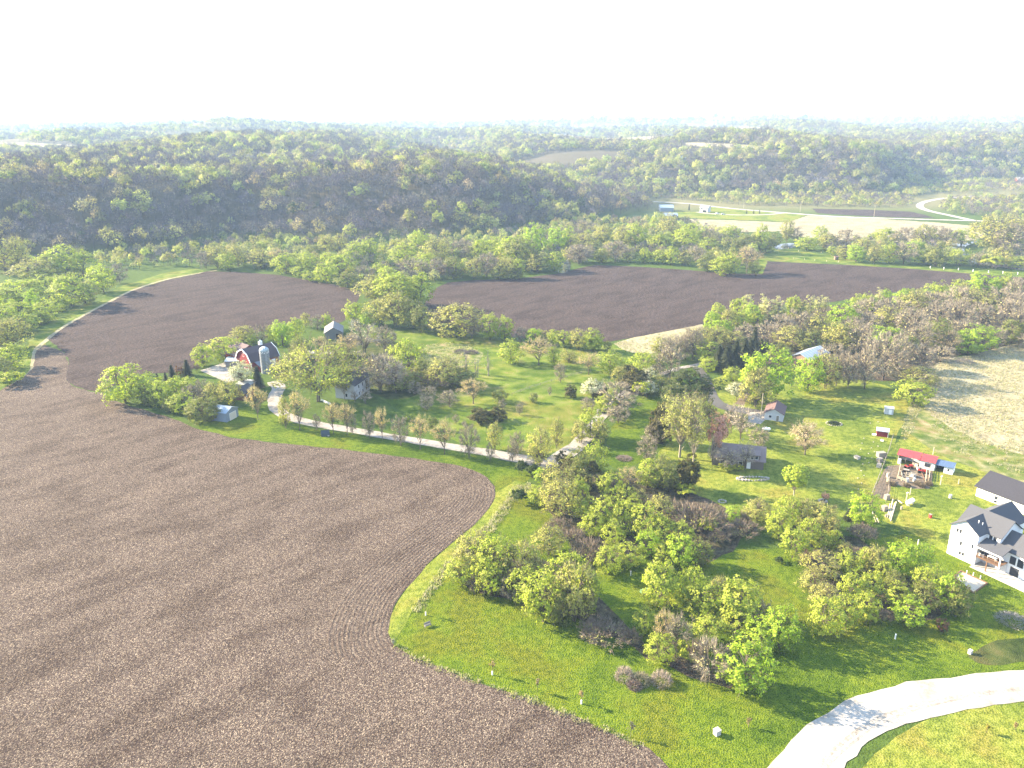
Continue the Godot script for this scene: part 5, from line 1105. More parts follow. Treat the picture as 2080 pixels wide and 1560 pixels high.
	plant_rows("left", [["L", -305.7, -539.0, 22.0, 24.8, 5, "b"], ["L", -318.2, -539.4, 15.8, 21.1, 3, "b"], ["B", -318.7, -522.6, 14.2, 27.7, 6, ""], ["L", -298.5, -545.8, 15.0, 23.2, 6, "b"], ["L", -311.3, -517.0, 9.1, 22.1, 2, "b"], ["L", -254.2, -483.7, 17.7, 19.5, 7, "m"], ["N", -257.1, -511.8, 12.9, 11.8, 0, ""], ["L", -278.4, -467.7, 14.6, 18.5, 4, "m"], ["L", -251.7, -443.2, 18.6, 23.7, 6, "m"], ["L", -282.5, -489.3, 10.9, 13.4, 4, "b"], ["O", -249.3, -452.6, 12.9, 15.6, 0, ""], ["L", -284.5, -448.1, 14.7, 31.7, 3, "m"], ["L", -289.8, -442.9, 12.7, 19.1, 2, "m"], ["G", -264.7, -426.8, 13.6, 8.5, 0, ""], ["L", -259.1, -403.1, 12.9, 16.1, 4, "f"], ["L", -248.3, -407.4, 11.1, 16.3, 7, "f"], ["L", -253.1, -431.5, 7.8, 11.2, 5, "m"], ["L", -247.4, -402.8, 6.8, 11.2, 6, "f"], ["L", -255.2, -385.9, 14.2, 15.5, 2, "f"], ["L", -246.1, -385.6, 10.1, 16.8, 5, "f"], ["B", -234.0, -356.6, 13.9, 16.9, 4, ""], ["L", -214.6, -325.0, 11.0, 12.4, 3, "f"], ["B", -210.2, -310.4, 8.5, 8.8, 2, ""], ["U", -201.8, -302.1, 5.4, 11.3, 0, ""], ["B", -354.4, -549.3, 24.5, 23.4, 3, ""], ["B", -348.3, -556.4, 25.0, 15.1, 5, ""], ["L", -361.2, -583.4, 7.4, 15.8, 1, "b"], ["L", -276.7, -410.4, 16.2, 17.8, 1, "m"], ["B", -240.1, -351.5, 13.6, 15.4, 1, ""], ["L", -215.9, -311.9, 12.4, 12.2, 1, "f"]])
	plant_rows("river", [["N", -219.4, -563.5, 12.5, 11.7, 1, "f"], ["B", -211.8, -567.0, 16.4, 15.3, 1, "f"], ["L", -201.9, -558.1, 13.3, 13.4, 1, "m"], ["B", -199.2, -572.5, 16.1, 14.6, 2, "f"], ["B", -180.5, -565.3, 13.4, 19.7, 3, "f"], ["Z", -171.4, -581.6, 11.3, 16.6, 1, ""], ["L", -156.4, -544.2, 14.1, 19.8, 1, "f"], ["L", -142.8, -529.5, 8.1, 12.7, 2, "f"], ["L", -141.2, -544.1, 14.0, 17.3, 3, "f"], ["L", -132.5, -516.0, 6.6, 12.4, 4, "f"], ["L", -129.8, -558.2, 12.9, 16.0, 2, "m"], ["L", -120.3, -509.2, 14.0, 16.2, 5, "f"], ["L", -115.0, -528.6, 16.6, 20.1, 6, "f"], ["B", -145.0, -617.6, 16.3, 12.8, 1, "m"], ["B", -134.7, -621.5, 16.4, 14.8, 2, "m"], ["L", -115.3, -585.3, 16.5, 16.7, 3, "m"], ["L", -105.3, -589.1, 17.4, 16.8, 4, "m"], ["O", -154.0, -611.9, 10.0, 14.6, 1, "b"], ["N", -96.6, -514.8, 10.7, 12.6, 2, "f"], ["O", -103.6, -493.3, 9.7, 15.8, 1, "f"], ["L", -88.2, -521.1, 11.6, 8.9, 7, "f"], ["L", -70.7, -617.6, 20.1, 19.3, 1, "b"], ["B", -83.4, -627.5, 11.6, 15.4, 3, "m"], ["L", -78.8, -572.5, 16.1, 19.9, 5, "m"], ["B", -55.1, -579.8, 18.0, 22.1, 4, "m"], ["N", -38.6, -587.2, 16.8, 18.3, 1, "m"], ["N", -30.4, -577.9, 14.1, 12.8, 2, "m"], ["L", -22.7, -577.9, 19.8, 16.2, 6, "m"], ["L", -12.0, -576.2, 19.2, 20.1, 7, "m"], ["L", 1.0, -563.5, 23.5, 24.4, 8, "m"], ["O", 6.1, -554.6, 22.4, 25.0, 1, "m"], ["G", 18.2, -613.7, 24.5, 21.3, 2, ""], ["G", 36.6, -623.5, 21.2, 18.5, 3, ""], ["L", 46.2, -643.5, 18.4, 13.6, 2, "b"], ["L", -58.7, -539.0, 15.3, 17.0, 8, "f"], ["N", -66.9, -523.6, 13.4, 16.5, 3, "f"], ["N", -49.7, -519.4, 13.4, 14.7, 4, "f"], ["O", -38.9, -522.7, 14.2, 13.8, 2, "f"], ["G", -34.4, -529.9, 9.0, 11.3, 1, ""], ["N", -16.6, -525.6, 15.8, 16.5, 5, "f"], ["B", -24.9, -522.2, 12.7, 14.7, 4, "f"], ["B", -2.6, -521.5, 14.2, 14.7, 5, "f"], ["L", 4.4, -521.3, 15.0, 10.2, 9, "f"], ["O", 2.9, -517.7, 7.3, 11.9, 4, "f"], ["B", 18.3, -542.4, 12.5, 17.1, 6, "f"], ["L", 29.9, -544.1, 14.5, 14.4, 10, "f"], ["N", 49.0, -574.3, 14.1, 18.0, 3, "m"], ["B", 56.2, -621.6, 16.1, 23.7, 6, "m"], ["K", -42.9, -521.0, 8.2, 12.0, 0, ""], ["O", -8.1, -518.0, 8.8, 13.3, 3, "f"], ["N", 65.1, -707.2, 16.0, 16.6, 1, "b"], ["B", 57.3, -647.6, 12.8, 21.3, 1, "b"], ["B", 77.5, -668.3, 17.2, 17.5, 2, "b"], ["B", 43.4, -585.3, 11.2, 12.4, 5, "m"], ["N", 51.5, -579.8, 13.0, 18.1, 4, "m"], ["O", 66.1, -579.8, 10.3, 14.3, 2, "m"], ["N", 77.3, -583.5, 15.5, 18.2, 2, "b"], ["N", 86.6, -583.5, 10.5, 11.1, 3, "b"], ["L", 100.5, -639.5, 21.0, 18.9, 3, "b"], ["B", 90.3, -639.5, 17.4, 16.7, 3, "b"], ["L", 109.6, -633.5, 13.6, 14.5, 4, "b"], ["L", 118.9, -629.4, 15.1, 21.8, 6, "b"], ["N", 118.5, -752.9, 13.8, 15.3, 4, "b"], ["L", 136.5, -760.0, 11.7, 10.8, 5, "b"], ["B", 139.5, -702.8, 17.9, 26.6, 4, "b"], ["L", 137.6, -627.5, 20.7, 21.7, 7, "b"], ["L", 98.1, -578.0, 11.3, 10.3, 9, "m"], ["L", 108.2, -574.3, 11.0, 12.2, 10, "m"], ["L", 116.3, -568.9, 12.8, 13.1, 11, "m"], ["B", 124.6, -565.2, 10.8, 11.0, 7, "m"], ["N", 135.7, -577.9, 11.9, 13.7, 5, "m"], ["O", 136.1, -544.1, 12.1, 15.3, 3, "m"], ["L", 151.9, -666.2, 19.8, 18.5, 8, "b"], ["L", 152.1, -611.8, 13.1, 17.1, 9, "b"], ["N", 167.6, -666.2, 13.1, 15.6, 5, "b"], ["L", 187.1, -676.7, 15.3, 18.8, 10, "b"], ["O", 173.4, -615.7, 13.2, 21.4, 2, "b"], ["O", 185.7, -621.5, 15.0, 21.6, 3, "b"], ["L", 195.7, -619.6, 22.2, 12.1, 11, "b"], ["O", 201.7, -625.5, 12.4, 16.4, 4, "b"], ["L", 147.5, -527.1, 15.7, 14.4, 12, "f"], ["L", 141.9, -527.1, 12.8, 16.2, 11, "f"], ["Z", 161.2, -535.5, 17.3, 17.8, 2, ""], ["O", 163.7, -527.1, 10.2, 9.4, 5, "f"], ["O", 154.1, -587.2, 7.6, 16.9, 4, "m"]])
	plant_rows("island", [["L", -79.2, -498.9, 12.8, 13.2, 2, ""], ["L", -66.1, -439.0, 19.1, 26.9, 3, ""], ["B", -79.0, -449.1, 15.8, 21.8, 1, ""], ["L", -52.0, -438.6, 19.1, 16.5, 5, ""], ["L", -60.7, -438.8, 17.9, 18.6, 4, ""], ["B", -59.0, -391.2, 17.8, 18.0, 3, ""], ["B", -67.9, -395.4, 14.2, 16.9, 2, ""], ["L", -81.9, -399.7, 12.8, 10.7, 1, ""], ["O", -50.0, -389.1, 15.1, 14.2, 1, ""], ["O", -44.8, -380.5, 13.5, 11.5, 2, ""], ["G", -74.2, -392.6, 6.8, 6.8, 0, ""], ["N", -36.2, -380.3, 9.8, 12.5, 1, ""], ["N", -19.2, -369.1, 10.7, 11.1, 2, ""], ["L", -10.4, -365.4, 13.1, 10.2, 6, ""], ["L", -3.6, -365.3, 12.3, 9.6, 7, ""]])
	plant("B", -26.8, -372.8, 15.8, 27.9, "broad pale-topped tree at the edge of the middle plowed field", "tree", GROUPS.island)
	plant_rows("bottom", [["B", 236.1, -678.9, 18.8, 12.8, 1, "b"], ["N", 243.5, -678.9, 11.9, 14.0, 1, "b"], ["L", 255.3, -653.7, 16.5, 13.7, 1, "b"], ["L", 236.1, -631.5, 11.2, 18.3, 1, "m"], ["O", 216.9, -651.7, 11.6, 12.3, 1, ""], ["N", 267.5, -633.5, 16.1, 21.0, 1, "m"], ["L", 247.7, -607.9, 7.5, 9.1, 2, "m"], ["G", 252.6, -576.1, 13.0, 14.5, 1, ""], ["B", 250.4, -590.9, 9.4, 13.6, 1, "f"], ["B", 262.9, -568.8, 13.9, 12.0, 2, "f"], ["L", 275.3, -572.5, 15.2, 15.5, 3, "m"], ["N", 283.5, -567.1, 15.1, 15.9, 1, "f"], ["G", 313.3, -613.8, 10.3, 15.3, 2, ""], ["L", 297.8, -567.1, 9.1, 14.2, 1, "f"], ["O", 300.3, -556.4, 14.7, 18.5, 2, ""], ["L", 314.9, -666.1, 13.2, 21.9, 2, "b"], ["N", 323.5, -651.6, 15.2, 18.1, 2, "m"], ["B", 337.8, -647.6, 17.9, 17.4, 2, "b"], ["N", 354.1, -655.8, 15.5, 15.9, 2, "b"], ["N", 358.0, -649.6, 14.2, 13.4, 3, "m"], ["L", 373.5, -655.8, 13.2, 24.2, 3, "b"], ["L", 320.7, -561.7, 11.9, 18.6, 2, "f"], ["B", 376.1, -619.6, 27.7, 32.2, 3, "m"], ["N", 382.5, -606.0, 22.3, 24.5, 3, "f"], ["B", 400.5, -629.4, 25.3, 25.8, 4, "m"], ["U", 334.4, -545.9, 8.8, 17.0, 0, ""], ["L", 352.5, -545.8, 8.7, 15.9, 3, "f"], ["N", 328.9, -552.9, 10.5, 13.0, 2, "f"], ["B", 349.4, -558.1, 14.2, 16.8, 3, "f"], ["B", 253.6, -633.5, 13.0, 15.2, 1, "m"], ["B", 275.7, -615.7, 12.3, 16.0, 2, "m"]])
	plant("S", 262.4, -891.9, 4.5, 2.6, "tiny dark evergreen on the valley lawn, first from left", "conifer", "small evergreens on the valley lawn")
	plant("S", 269.6, -889.7, 4.5, 2.6, "tiny dark evergreen on the valley lawn, second from left", "conifer", "small evergreens on the valley lawn")
	plant("S", 276.5, -891.1, 4.5, 2.6, "tiny dark evergreen on the valley lawn, third from left", "conifer", "small evergreens on the valley lawn")
	plant("S", 206.6, -930.5, 7.5, 3.4, "dark cone-shaped evergreen left of the valley house", "conifer")


# ---------------------------------------------------------------- buildings
func shell(o: Node3D, long: float, prof: Array, wall: Material, roof: Material, over := 0.35, thick := 0.16, called_roof := "roof"):
	# walls under a profile of (across, up) points from one eave over the ridge to the other, pulled along x; the roof lies on it
	var turn := Basis(Vector3.UP, PI / 2)
	var st := begin()
	var outline := [Vector2(-prof[-1].x, 0), Vector2(-prof[0].x, 0)]
	for p in prof:
		outline.append(Vector2(-p.x, p.y - 0.02))
	outline.reverse()
	prism(st, outline, -long / 2, long / 2)
	part("wall", done(st), wall, o, Transform3D(turn, Vector3.ZERO))
	var low := []
	for i in prof.size():
		low.append(prof[i])
	var d0: Vector2 = (prof[0] - prof[1]).normalized() * over
	var d1: Vector2 = (prof[-1] - prof[-2]).normalized() * over
	low[0] = prof[0] + d0
	low[-1] = prof[-1] + d1
	st = begin()
	for i in low.size() - 1:
		# each slope a slab of its own, butted at the bend
		var a: Vector2 = low[i]
		var b: Vector2 = low[i + 1]
		var up0 := Vector2(0, thick)
		var slab := [Vector2(-a.x, a.y), Vector2(-b.x, b.y), Vector2(-b.x, b.y) + up0, Vector2(-a.x, a.y) + up0]
		prism(st, slab, -long / 2 - over, long / 2 + over)
	part(called_roof, done(st), roof, o, Transform3D(turn, Vector3.ZERO))

func gable(called: String, label: String, category: String, at: Vector3, yaw: float, long: float, wide: float, eave: float, ridge: float, wall: Material, roof: Material, over := 0.35) -> Node3D:
	var o := thing(called, label, category, at, yaw)
	shell(o, long, [Vector2(-wide / 2, eave), Vector2(0, ridge), Vector2(wide / 2, eave)], wall, roof, over)
	return o

func opening(o: Node3D, called: String, c: Vector3, w: float, h: float, face: Vector3, frame: Material, fill: Material, inner := "pane"):
	# a frame on the wall with its pane or leaf a little proud; face is the wall's outward direction in the building's own axes
	var side := Vector3.UP.cross(face)
	var b := Basis(side, Vector3.UP, face)
	var st := begin()
	for s in [-1, 1]:
		box(st, Vector3(s * (w / 2 + 0.04), 0, 0), Vector3(0.08, h + 0.16, 0.10))
		box(st, Vector3(0, s * (h / 2 + 0.04), 0), Vector3(w, 0.08, 0.10))
	var f := part(called, done(st), frame, o, Transform3D(b, c + face * 0.03))
	part(inner, a_box(Vector3.ZERO, Vector3(w, h, 0.05)), fill, f)

func ribs(o: Node3D, called: String, long: float, a: Vector2, b: Vector2, count: int, m: Material):
	# the standing seams of a metal roof, each a bar of its own from eave to ridge
	for i in count:
		var x := -long / 2 + long * i / (count - 1.0)
		var st := begin()
		beam(st, Vector3(x, a.y + 0.19, a.x), Vector3(x, b.y + 0.19, b.x), 0.07)
		part(called, done(st), m, o)

func make_barn(at: Vector3, yaw: float, long: float, wide: float):
	var o := thing("red_barn", "red gambrel-roofed barn with white trim, brown wing and cupola beside the silo", "barn", at, yaw)
	var red := speckled("barn_red", 0.17, 0.020, 0.022, 0.8, 0, 3.0)
	var shingle := speckled("barn_shingle", 0.058, 0.046, 0.052, 0.9, 0, 2.5)
	var h := wide / 2
	shell(o, long, [Vector2(-h, 4.1), Vector2(-h * 0.64, 6.9), Vector2(0, 8.7), Vector2(h * 0.64, 6.9), Vector2(h, 4.1)], red, shingle, 0.5)
	# white trim along both gable ends
	for s in [-1, 1]:
		var st := begin()
		var line := [Vector2(-h - 0.2, 3.6), Vector2(-h * 0.64, 6.9), Vector2(0, 8.7), Vector2(h * 0.64, 6.9), Vector2(h + 0.2, 3.6)]
		for i in 4:
			beam(st, Vector3(s * (long / 2 + 0.55), line[i].y, line[i].x), Vector3(s * (long / 2 + 0.55), line[i + 1].y, line[i + 1].x), 0.22, 0.42)
		beam(st, Vector3(s * (long / 2 + 0.1), 0, h - 0.12), Vector3(s * (long / 2 + 0.1), 4.1, h - 0.12), 0.24)
		part("gable_trim", done(st), mats.white, o)
	opening(o, "hay_door", Vector3(-long / 2, 6.2, 0), 1.2, 1.5, Vector3.LEFT, mats.white, red, "door_leaf")
	opening(o, "door", Vector3(long * 0.30, 1.6, h), 1.6, 2.8, Vector3.BACK, mats.white, mats.white, "door_leaf")
	opening(o, "window", Vector3(long * 0.20, 2.3, h), 0.8, 0.9, Vector3.BACK, mats.white, mats.white, "shutter")
	part("foundation", a_box(Vector3(0, 0.25, 0), Vector3(long + 0.3, 0.5, wide + 0.3)), mats.concrete, o)
	# lean-to on the yard side
	var lw := 5.2
	var st := begin()
	prism(st, [Vector2(0, 0), Vector2(3.8, 0), Vector2(3.8, 2.4), Vector2(0, 3.6)], -lw / 2, lw / 2)
	var lean := part("lean_to", done(st), red, o, Transform3D(Basis(Vector3.UP, -PI / 2), Vector3(-long / 2 + lw / 2 + 1.6, 0, h)))
	st = begin()
	prism(st, [Vector2(-0.05, 3.72), Vector2(4.2, 2.36), Vector2(4.2, 2.52), Vector2(-0.05, 3.9)], -lw / 2 - 0.3, lw / 2 + 0.3)
	part("lean_to_roof", done(st), speckled("grey_sheet", 0.13, 0.145, 0.165, 0.6, 0.2), lean)
	part("door", a_box(Vector3(3.83, 1.15, -1.0), Vector3(0.1, 2.2, 1.1)), mats.white, lean)
	# wing behind with a brown roof
	var wing := Node3D.new()
	wing.name = "back_wing"
	o.add_child(wing)
	wing.position = Vector3(-long * 0.06, 0, -h - 4.6)
	wing.rotation.y = PI / 2
	var brown := speckled("brown_shingle", 0.13, 0.095, 0.092, 0.9, 0, 2.5)
	shell(wing, 11.0, [Vector2(-5.2, 4.0), Vector2(-3.4, 6.4), Vector2(0, 8.2), Vector2(3.4, 6.4), Vector2(5.2, 4.0)], red, brown, 0.4)
	# cupola
	var cup := part("cupola", a_box(Vector3(0, 9.3, -0.3), Vector3(1.3, 1.6, 1.3)), mats.white, o, Transform3D(Basis(), Vector3(long * 0.16, 0, 0)))
	st = begin()
	tube(st, [Vector3(0, 10.1, -0.3), Vector3(0, 10.9, -0.3)], [1.1, 0.08], 4)
	part("cupola_roof", done(st), mats.white, cup)

func make_silo(at: Vector3):
	var o := thing("silo", "grey concrete stave silo with pale domed cap standing against the red barn", "silo", at)
	var stave := speckled("stave", 0.17, 0.18, 0.19, 0.9, 0, 4.0, 0.28)
	var st := begin()
	tube(st, [Vector3(0, -0.2, 0), Vector3(0, 9.6, 0)], [1.95, 1.95], 28)
	part("stave_wall", done(st), stave, o)
	for i in 14:
		st = begin()
		var y := 0.5 + i * 0.66
		tube(st, [Vector3(0, y, 0), Vector3(0, y + 0.05, 0)], [1.985, 1.985], 28)
		part("hoop", done(st), mats.steel, o)
	st = begin()
	var pts := []
	var rad := []
	for i in 8:
		var t := PI / 2 * i / 7.0
		pts.append(Vector3(0, 9.6 + 1.75 * sin(t), 0))
		rad.append(maxf(2.02 * cos(t), 0.05))
	tube(st, pts, rad, 28)
	var cap := part("dome", done(st), speckled("dome_metal", 0.30, 0.36, 0.38, 0.45, 0.3), o)
	for i in 12:
		st = begin()
		var line := []
		for k in 7:
			var t := PI / 2 * k / 7.0
			line.append(Vector3(cos(TAU * i / 12) * 2.04 * cos(t), 9.6 + 1.77 * sin(t), sin(TAU * i / 12) * 2.04 * cos(t)))
		tube(st, line, [0.04, 0.04, 0.04, 0.04, 0.04, 0.04, 0.04], 4)
		part("dome_rib", done(st), mats.steel, cap)
	# the pale checkered band under the cap, staves painted in turn
	for i in 20:
		st = begin()
		var a := TAU * i / 20
		box(st, Vector3(cos(a) * 1.97, 9.0 + 0.3 * (i % 2), sin(a) * 1.97), Vector3(0.08, 0.5, 0.28), Basis(Vector3.UP, -a))
		part("band_block", done(st), mats.white, o)
	st = begin()
	box(st, Vector3(1.15, 4.8, 1.75), Vector3(0.75, 9.4, 0.5), Basis(Vector3.UP, 0.55))
	part("chute", done(st), speckled("chute_metal", 0.26, 0.27, 0.28, 0.7), o)

func make_white_house(at: Vector3, yaw: float):
	# own axes: x along the gable wall's foot, z towards the lawn (the wall stands at z = 0)
	var o := thing("white_house", "white three-level modern house with dark grey roofs, porch and deck by the thicket", "house", at, yaw)
	var wall := speckled("white_siding", 0.74, 0.75, 0.76, 0.6, 0, 3.0, 0.04)
	var roof := speckled("grey_shingle", 0.070, 0.072, 0.080, 0.9, 0, 2.0, 0.2)
	var side := Basis(Vector3.UP, PI / 2)
	# [name, centre x, centre z, length, width, eave, ridge, turned so that the ridge runs to the back]
	for b in [["gable_block", 3.25, -3.4, 6.8, 6.5, 7.95, 10.25, true], ["main_block", 4.85, -7.5, 9.7, 8.5, 7.9, 10.9, false], ["back_block", 2.2, -16.2, 9.0, 8.2, 6.0, 9.2, true], ["wing", 16.7, -7.6, 14.0, 8.6, 5.6, 8.6, false]]:
		var n := Node3D.new()
		n.name = b[0]
		o.add_child(n)
		n.position = Vector3(b[1], 0, b[2])
		if b[7]:
			n.rotation.y = PI / 2
		shell(n, b[3], [Vector2(-b[4] / 2, b[5]), Vector2(0, b[6]), Vector2(b[4] / 2, b[5])], wall, roof, 0.45)
	for w in [[1.6, 7.0, 0.55, 1.0], [2.35, 7.0, 0.55, 1.0], [2.9, 4.1, 0.55, 1.1], [3.1, 1.6, 0.55, 0.9], [3.85, 1.6, 0.55, 0.9], [5.6, 4.6, 0.5, 1.1]]:
		opening(o, "window", Vector3(w[0], w[1], 0), w[2], w[3], Vector3.BACK, mats.white, mats.glass)
	for x in [7.6, 8.6]:
		opening(o, "window", Vector3(x, 7.0, -3.25), 0.75, 0.95, Vector3.BACK, mats.white, mats.glass)
	for x in [13.2, 14.9, 16.6]:
		opening(o, "window", Vector3(x, 3.7, -3.3), 1.35, 2.0, Vector3.BACK, mats.white, mats.glass)
	opening(o, "sliding_door", Vector3(14.0, 1.15, -3.3), 2.0, 2.1, Vector3.BACK, mats.white, mats.glass)
	opening(o, "window", Vector3(6.8, 4.4, -1.6), 0.8, 1.2, Vector3.RIGHT, mats.white, mats.glass)
	# porch: roof, beam, posts, deck with boards and rail
	part("porch_roof", along_x([Vector2(-3.2, 6.35), Vector2(0.75, 5.35), Vector2(0.75, 5.52), Vector2(-3.2, 6.55)], 6.75, 12.6), roof, o, QUARTER)
	var st := begin()
	part("fascia", a_box(Vector3(9.7, 5.3, 0.72), Vector3(5.9, 0.3, 0.08)), mats.white, o)
	for x in [6.85, 12.3]:
		part("porch_post", a_box(Vector3(x, 2.65, 0.45), Vector3(0.24, 5.3, 0.24)), mats.white, o)
	part("deck_post", a_box(Vector3(9.6, 1.35, 0.45), Vector3(0.22, 2.7, 0.22)), mats.brown_wood, o)
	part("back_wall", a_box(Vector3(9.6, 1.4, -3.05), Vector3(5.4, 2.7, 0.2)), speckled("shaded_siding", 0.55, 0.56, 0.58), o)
	for i in 12:
		part("deck_board", a_box(Vector3(9.6, 2.75 + 0.004 * (i % 2), 0.4 - i * 0.3), Vector3(5.6, 0.08, 0.28)), mats.brown_wood, o)
	beam(st, Vector3(6.8, 3.75, 0.5), Vector3(12.3, 3.75, 0.5), 0.10)
	beam(st, Vector3(6.8, 3.0, 0.5), Vector3(12.3, 3.0, 0.5), 0.08)
	var rail := part("deck_rail", done(st), mats.brown_wood, o)
	for i in 19:
		part("baluster", a_box(Vector3(7.0 + i * 0.29, 3.38, 0.5), Vector3(0.05, 0.72, 0.05)), mats.brown_wood, rail)
	for i in 2:
		part("vent_pipe", a_box(Vector3(4.6 + 0.6 * i, 9.7 - 0.5 * i, -2.6 - 0.7 * i), Vector3(0.13, 1.0, 0.13)), mats.white, o)
	part("patio_slab", a_box(Vector3(14.5, 0.06, -0.9), Vector3(16.0, 0.14, 4.6)), mats.concrete, o)
	# furniture on the deck
	var tb := thing("deck_table", "pale table standing on the white house's deck", "table", o.transform * Vector3(9.8, 2.8, -1.2), yaw)
	part("table_top", a_box(Vector3(0, 0.73, 0), Vector3(1.9, 0.06, 0.95)), mats.white, tb)
	for sx in [-1, 1]:
		for sz in [-1, 1]:
			part("leg", a_box(Vector3(sx * 0.85, 0.35, sz * 0.38), Vector3(0.08, 0.7, 0.08)), mats.white, tb)
	var gr := thing("grill", "dark barbecue grill on the white house's deck by the gable wall", "grill", o.transform * Vector3(7.6, 2.8, -0.6), yaw)
	part("cart", a_box(Vector3(0, 0.4, 0), Vector3(1.1, 0.8, 0.55)), mats.steel, gr)
	part("lid", a_box(Vector3(0, 1.0, 0), Vector3(0.9, 0.4, 0.5)), mats.black, gr)

func make_shack(at: Vector3, yaw: float):
	# own axes: x along the front, z towards the yard
	var o := thing("yard_shack", "long patchwork shack with red and blue metal roofs facing the cluttered yard", "shed", at, yaw)
	var pale := speckled("shack_white", 0.52, 0.55, 0.56, 0.8)
	var red := speckled("shack_red", 0.28, 0.045, 0.05, 0.6)
	var blue := speckled("shack_blue", 0.075, 0.115, 0.19, 0.5, 0.2)
	part("back_wall", a_box(Vector3(4.2, 1.2, -3.6), Vector3(15.0, 2.4, 0.16)), pale, o)
	part("end_wall", a_box(Vector3(-3.2, 1.2, -1.8), Vector3(0.16, 2.4, 3.5)), mats.grey_wood, o)
	part("front_wall", a_box(Vector3(4.9, 1.25, 0), Vector3(4.0, 2.5, 0.16)), pale, o)
	part("side_wall", a_box(Vector3(2.9, 1.2, -1.8), Vector3(0.16, 2.4, 3.4)), pale, o)
	part("side_wall", a_box(Vector3(6.9, 1.2, -1.8), Vector3(0.16, 2.4, 3.4)), pale, o)
	opening(o, "window", Vector3(5.0, 1.45, 0.08), 1.5, 1.1, Vector3.BACK, mats.grey_wood, mats.glass)
	for x in [-3.1, -1.1, 0.9]:
		part("post", a_box(Vector3(x, 1.2, -0.1), Vector3(0.14, 2.4, 0.14)), mats.grey_wood, o)
	for s in [[-3.6, 2.8, "roof", 3.05], [2.9, 7.1, "roof", 2.95]]:
		part(s[2], along_x([Vector2(-4.0, s[3] + 0.25), Vector2(-2.2, s[3] + 0.62), Vector2(0.5, s[3] - 0.35), Vector2(0.5, s[3] - 0.25), Vector2(-2.2, s[3] + 0.74), Vector2(-4.0, s[3] + 0.36)], s[0], s[1]), red, o, QUARTER)
	part("coop_wall", a_box(Vector3(10.6, 1.1, -0.2), Vector3(2.4, 2.2, 0.16)), speckled("coop_blue", 0.50, 0.60, 0.66, 0.8), o)
	part("coop_end", a_box(Vector3(11.75, 1.1, -2.0), Vector3(0.16, 2.2, 3.4)), mats.white, o)
	opening(o, "window", Vector3(10.6, 1.3, -0.12), 0.6, 0.8, Vector3.BACK, mats.white, mats.glass)
	part("roof", along_x([Vector2(-3.9, 2.5), Vector2(-2.0, 3.0), Vector2(0.3, 2.2), Vector2(0.3, 2.32), Vector2(-2.0, 3.12), Vector2(-3.9, 2.62)], 7.15, 12.0), blue, o, QUARTER)
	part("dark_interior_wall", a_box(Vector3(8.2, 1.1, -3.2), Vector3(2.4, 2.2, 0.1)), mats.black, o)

func tank(called: String, label: String, at: Vector3, yaw: float, long: float, r: float):
	var o := thing(called, label, "tank", at, yaw)
	var st := begin()
	var pts := []
	var rad := []
	for i in 6:
		var t := PI / 2 * i / 5.0
		pts.append(Vector3(-long / 2 + r - r * cos(t), r + 0.35, 0))
		rad.append(maxf(r * sin(t), 0.03))
	for i in 6:
		var t := PI / 2 * (5 - i) / 5.0
		pts.append(Vector3(long / 2 - r + r * cos(t), r + 0.35, 0))
		rad.append(maxf(r * sin(t), 0.03))
	tube(st, pts, rad, 16)
	part("shell", done(st), mats.white, o)
	part("valve_cover", a_box(Vector3(0, 2 * r + 0.42, 0), Vector3(0.4, 0.25, 0.4)), mats.steel, o)
	for s in [-1, 1]:
		part("saddle", a_box(Vector3(s * long * 0.28, 0.22, 0), Vector3(0.25, 0.46, r * 1.5)), mats.concrete, o)

func car(label: String, at: Vector3, yaw: float, paint: Material):
	var o := thing("parked_car", label, "car", at, yaw)
	var st := begin()
	prism(st, [Vector2(-2.2, 0.35), Vector2(2.2, 0.35), Vector2(2.25, 0.8), Vector2(1.2, 0.95), Vector2(0.6, 1.45), Vector2(-1.4, 1.45), Vector2(-2.1, 0.95), Vector2(-2.25, 0.75)], -0.85, 0.85)
	part("body", done(st), paint, o)
	st = begin()
	prism(st, [Vector2(-1.85, 0.98), Vector2(1.1, 0.98), Vector2(0.58, 1.40), Vector2(-1.35, 1.40)], -0.87, 0.87)
	part("window", done(st), mats.glass, o)
	for sx in [-1.4, 1.4]:
		for sz in [-0.8, 0.8]:
			st = begin()
			tube(st, [Vector3(sx, 0.33, sz - 0.11), Vector3(sx, 0.33, sz + 0.11)], [0.33, 0.33], 12)
			part("wheel", done(st), mats.black, o)

func pole(called: String, label: String, at: Vector3, high: float, yaw := 0.0, arm := 2.2, m: Material = null):
	var o := thing(called, label, "pole", at, yaw)
	var st := begin()
	tube(st, [Vector3(0, -0.4, 0), Vector3(0, high, 0)], [0.16, 0.11], 8)
	part("shaft", done(st), m if m else mats.grey_wood, o)
	if arm > 0:
		part("crossarm", a_box(Vector3(0, high - 0.4, 0), Vector3(arm, 0.12, 0.12)), mats.pale_wood, o)
		for s in [-0.45, 0.45]:
			part("insulator", a_box(Vector3(s * arm, high - 0.22, 0), Vector3(0.1, 0.24, 0.1)), mats.white, o)
	return o

func log_thing(label: String, a: Vector3, b: Vector3, r: float, m: Material, group := ""):
	var st := begin()
	var d := b - a
	tube(st, [Vector3.ZERO, d * 0.5 + Vector3(0, 0.02, 0), d], [r, r * 0.92, r * 0.8], 8)
	single("log", done(st), m, label, "log", a, 0, group)

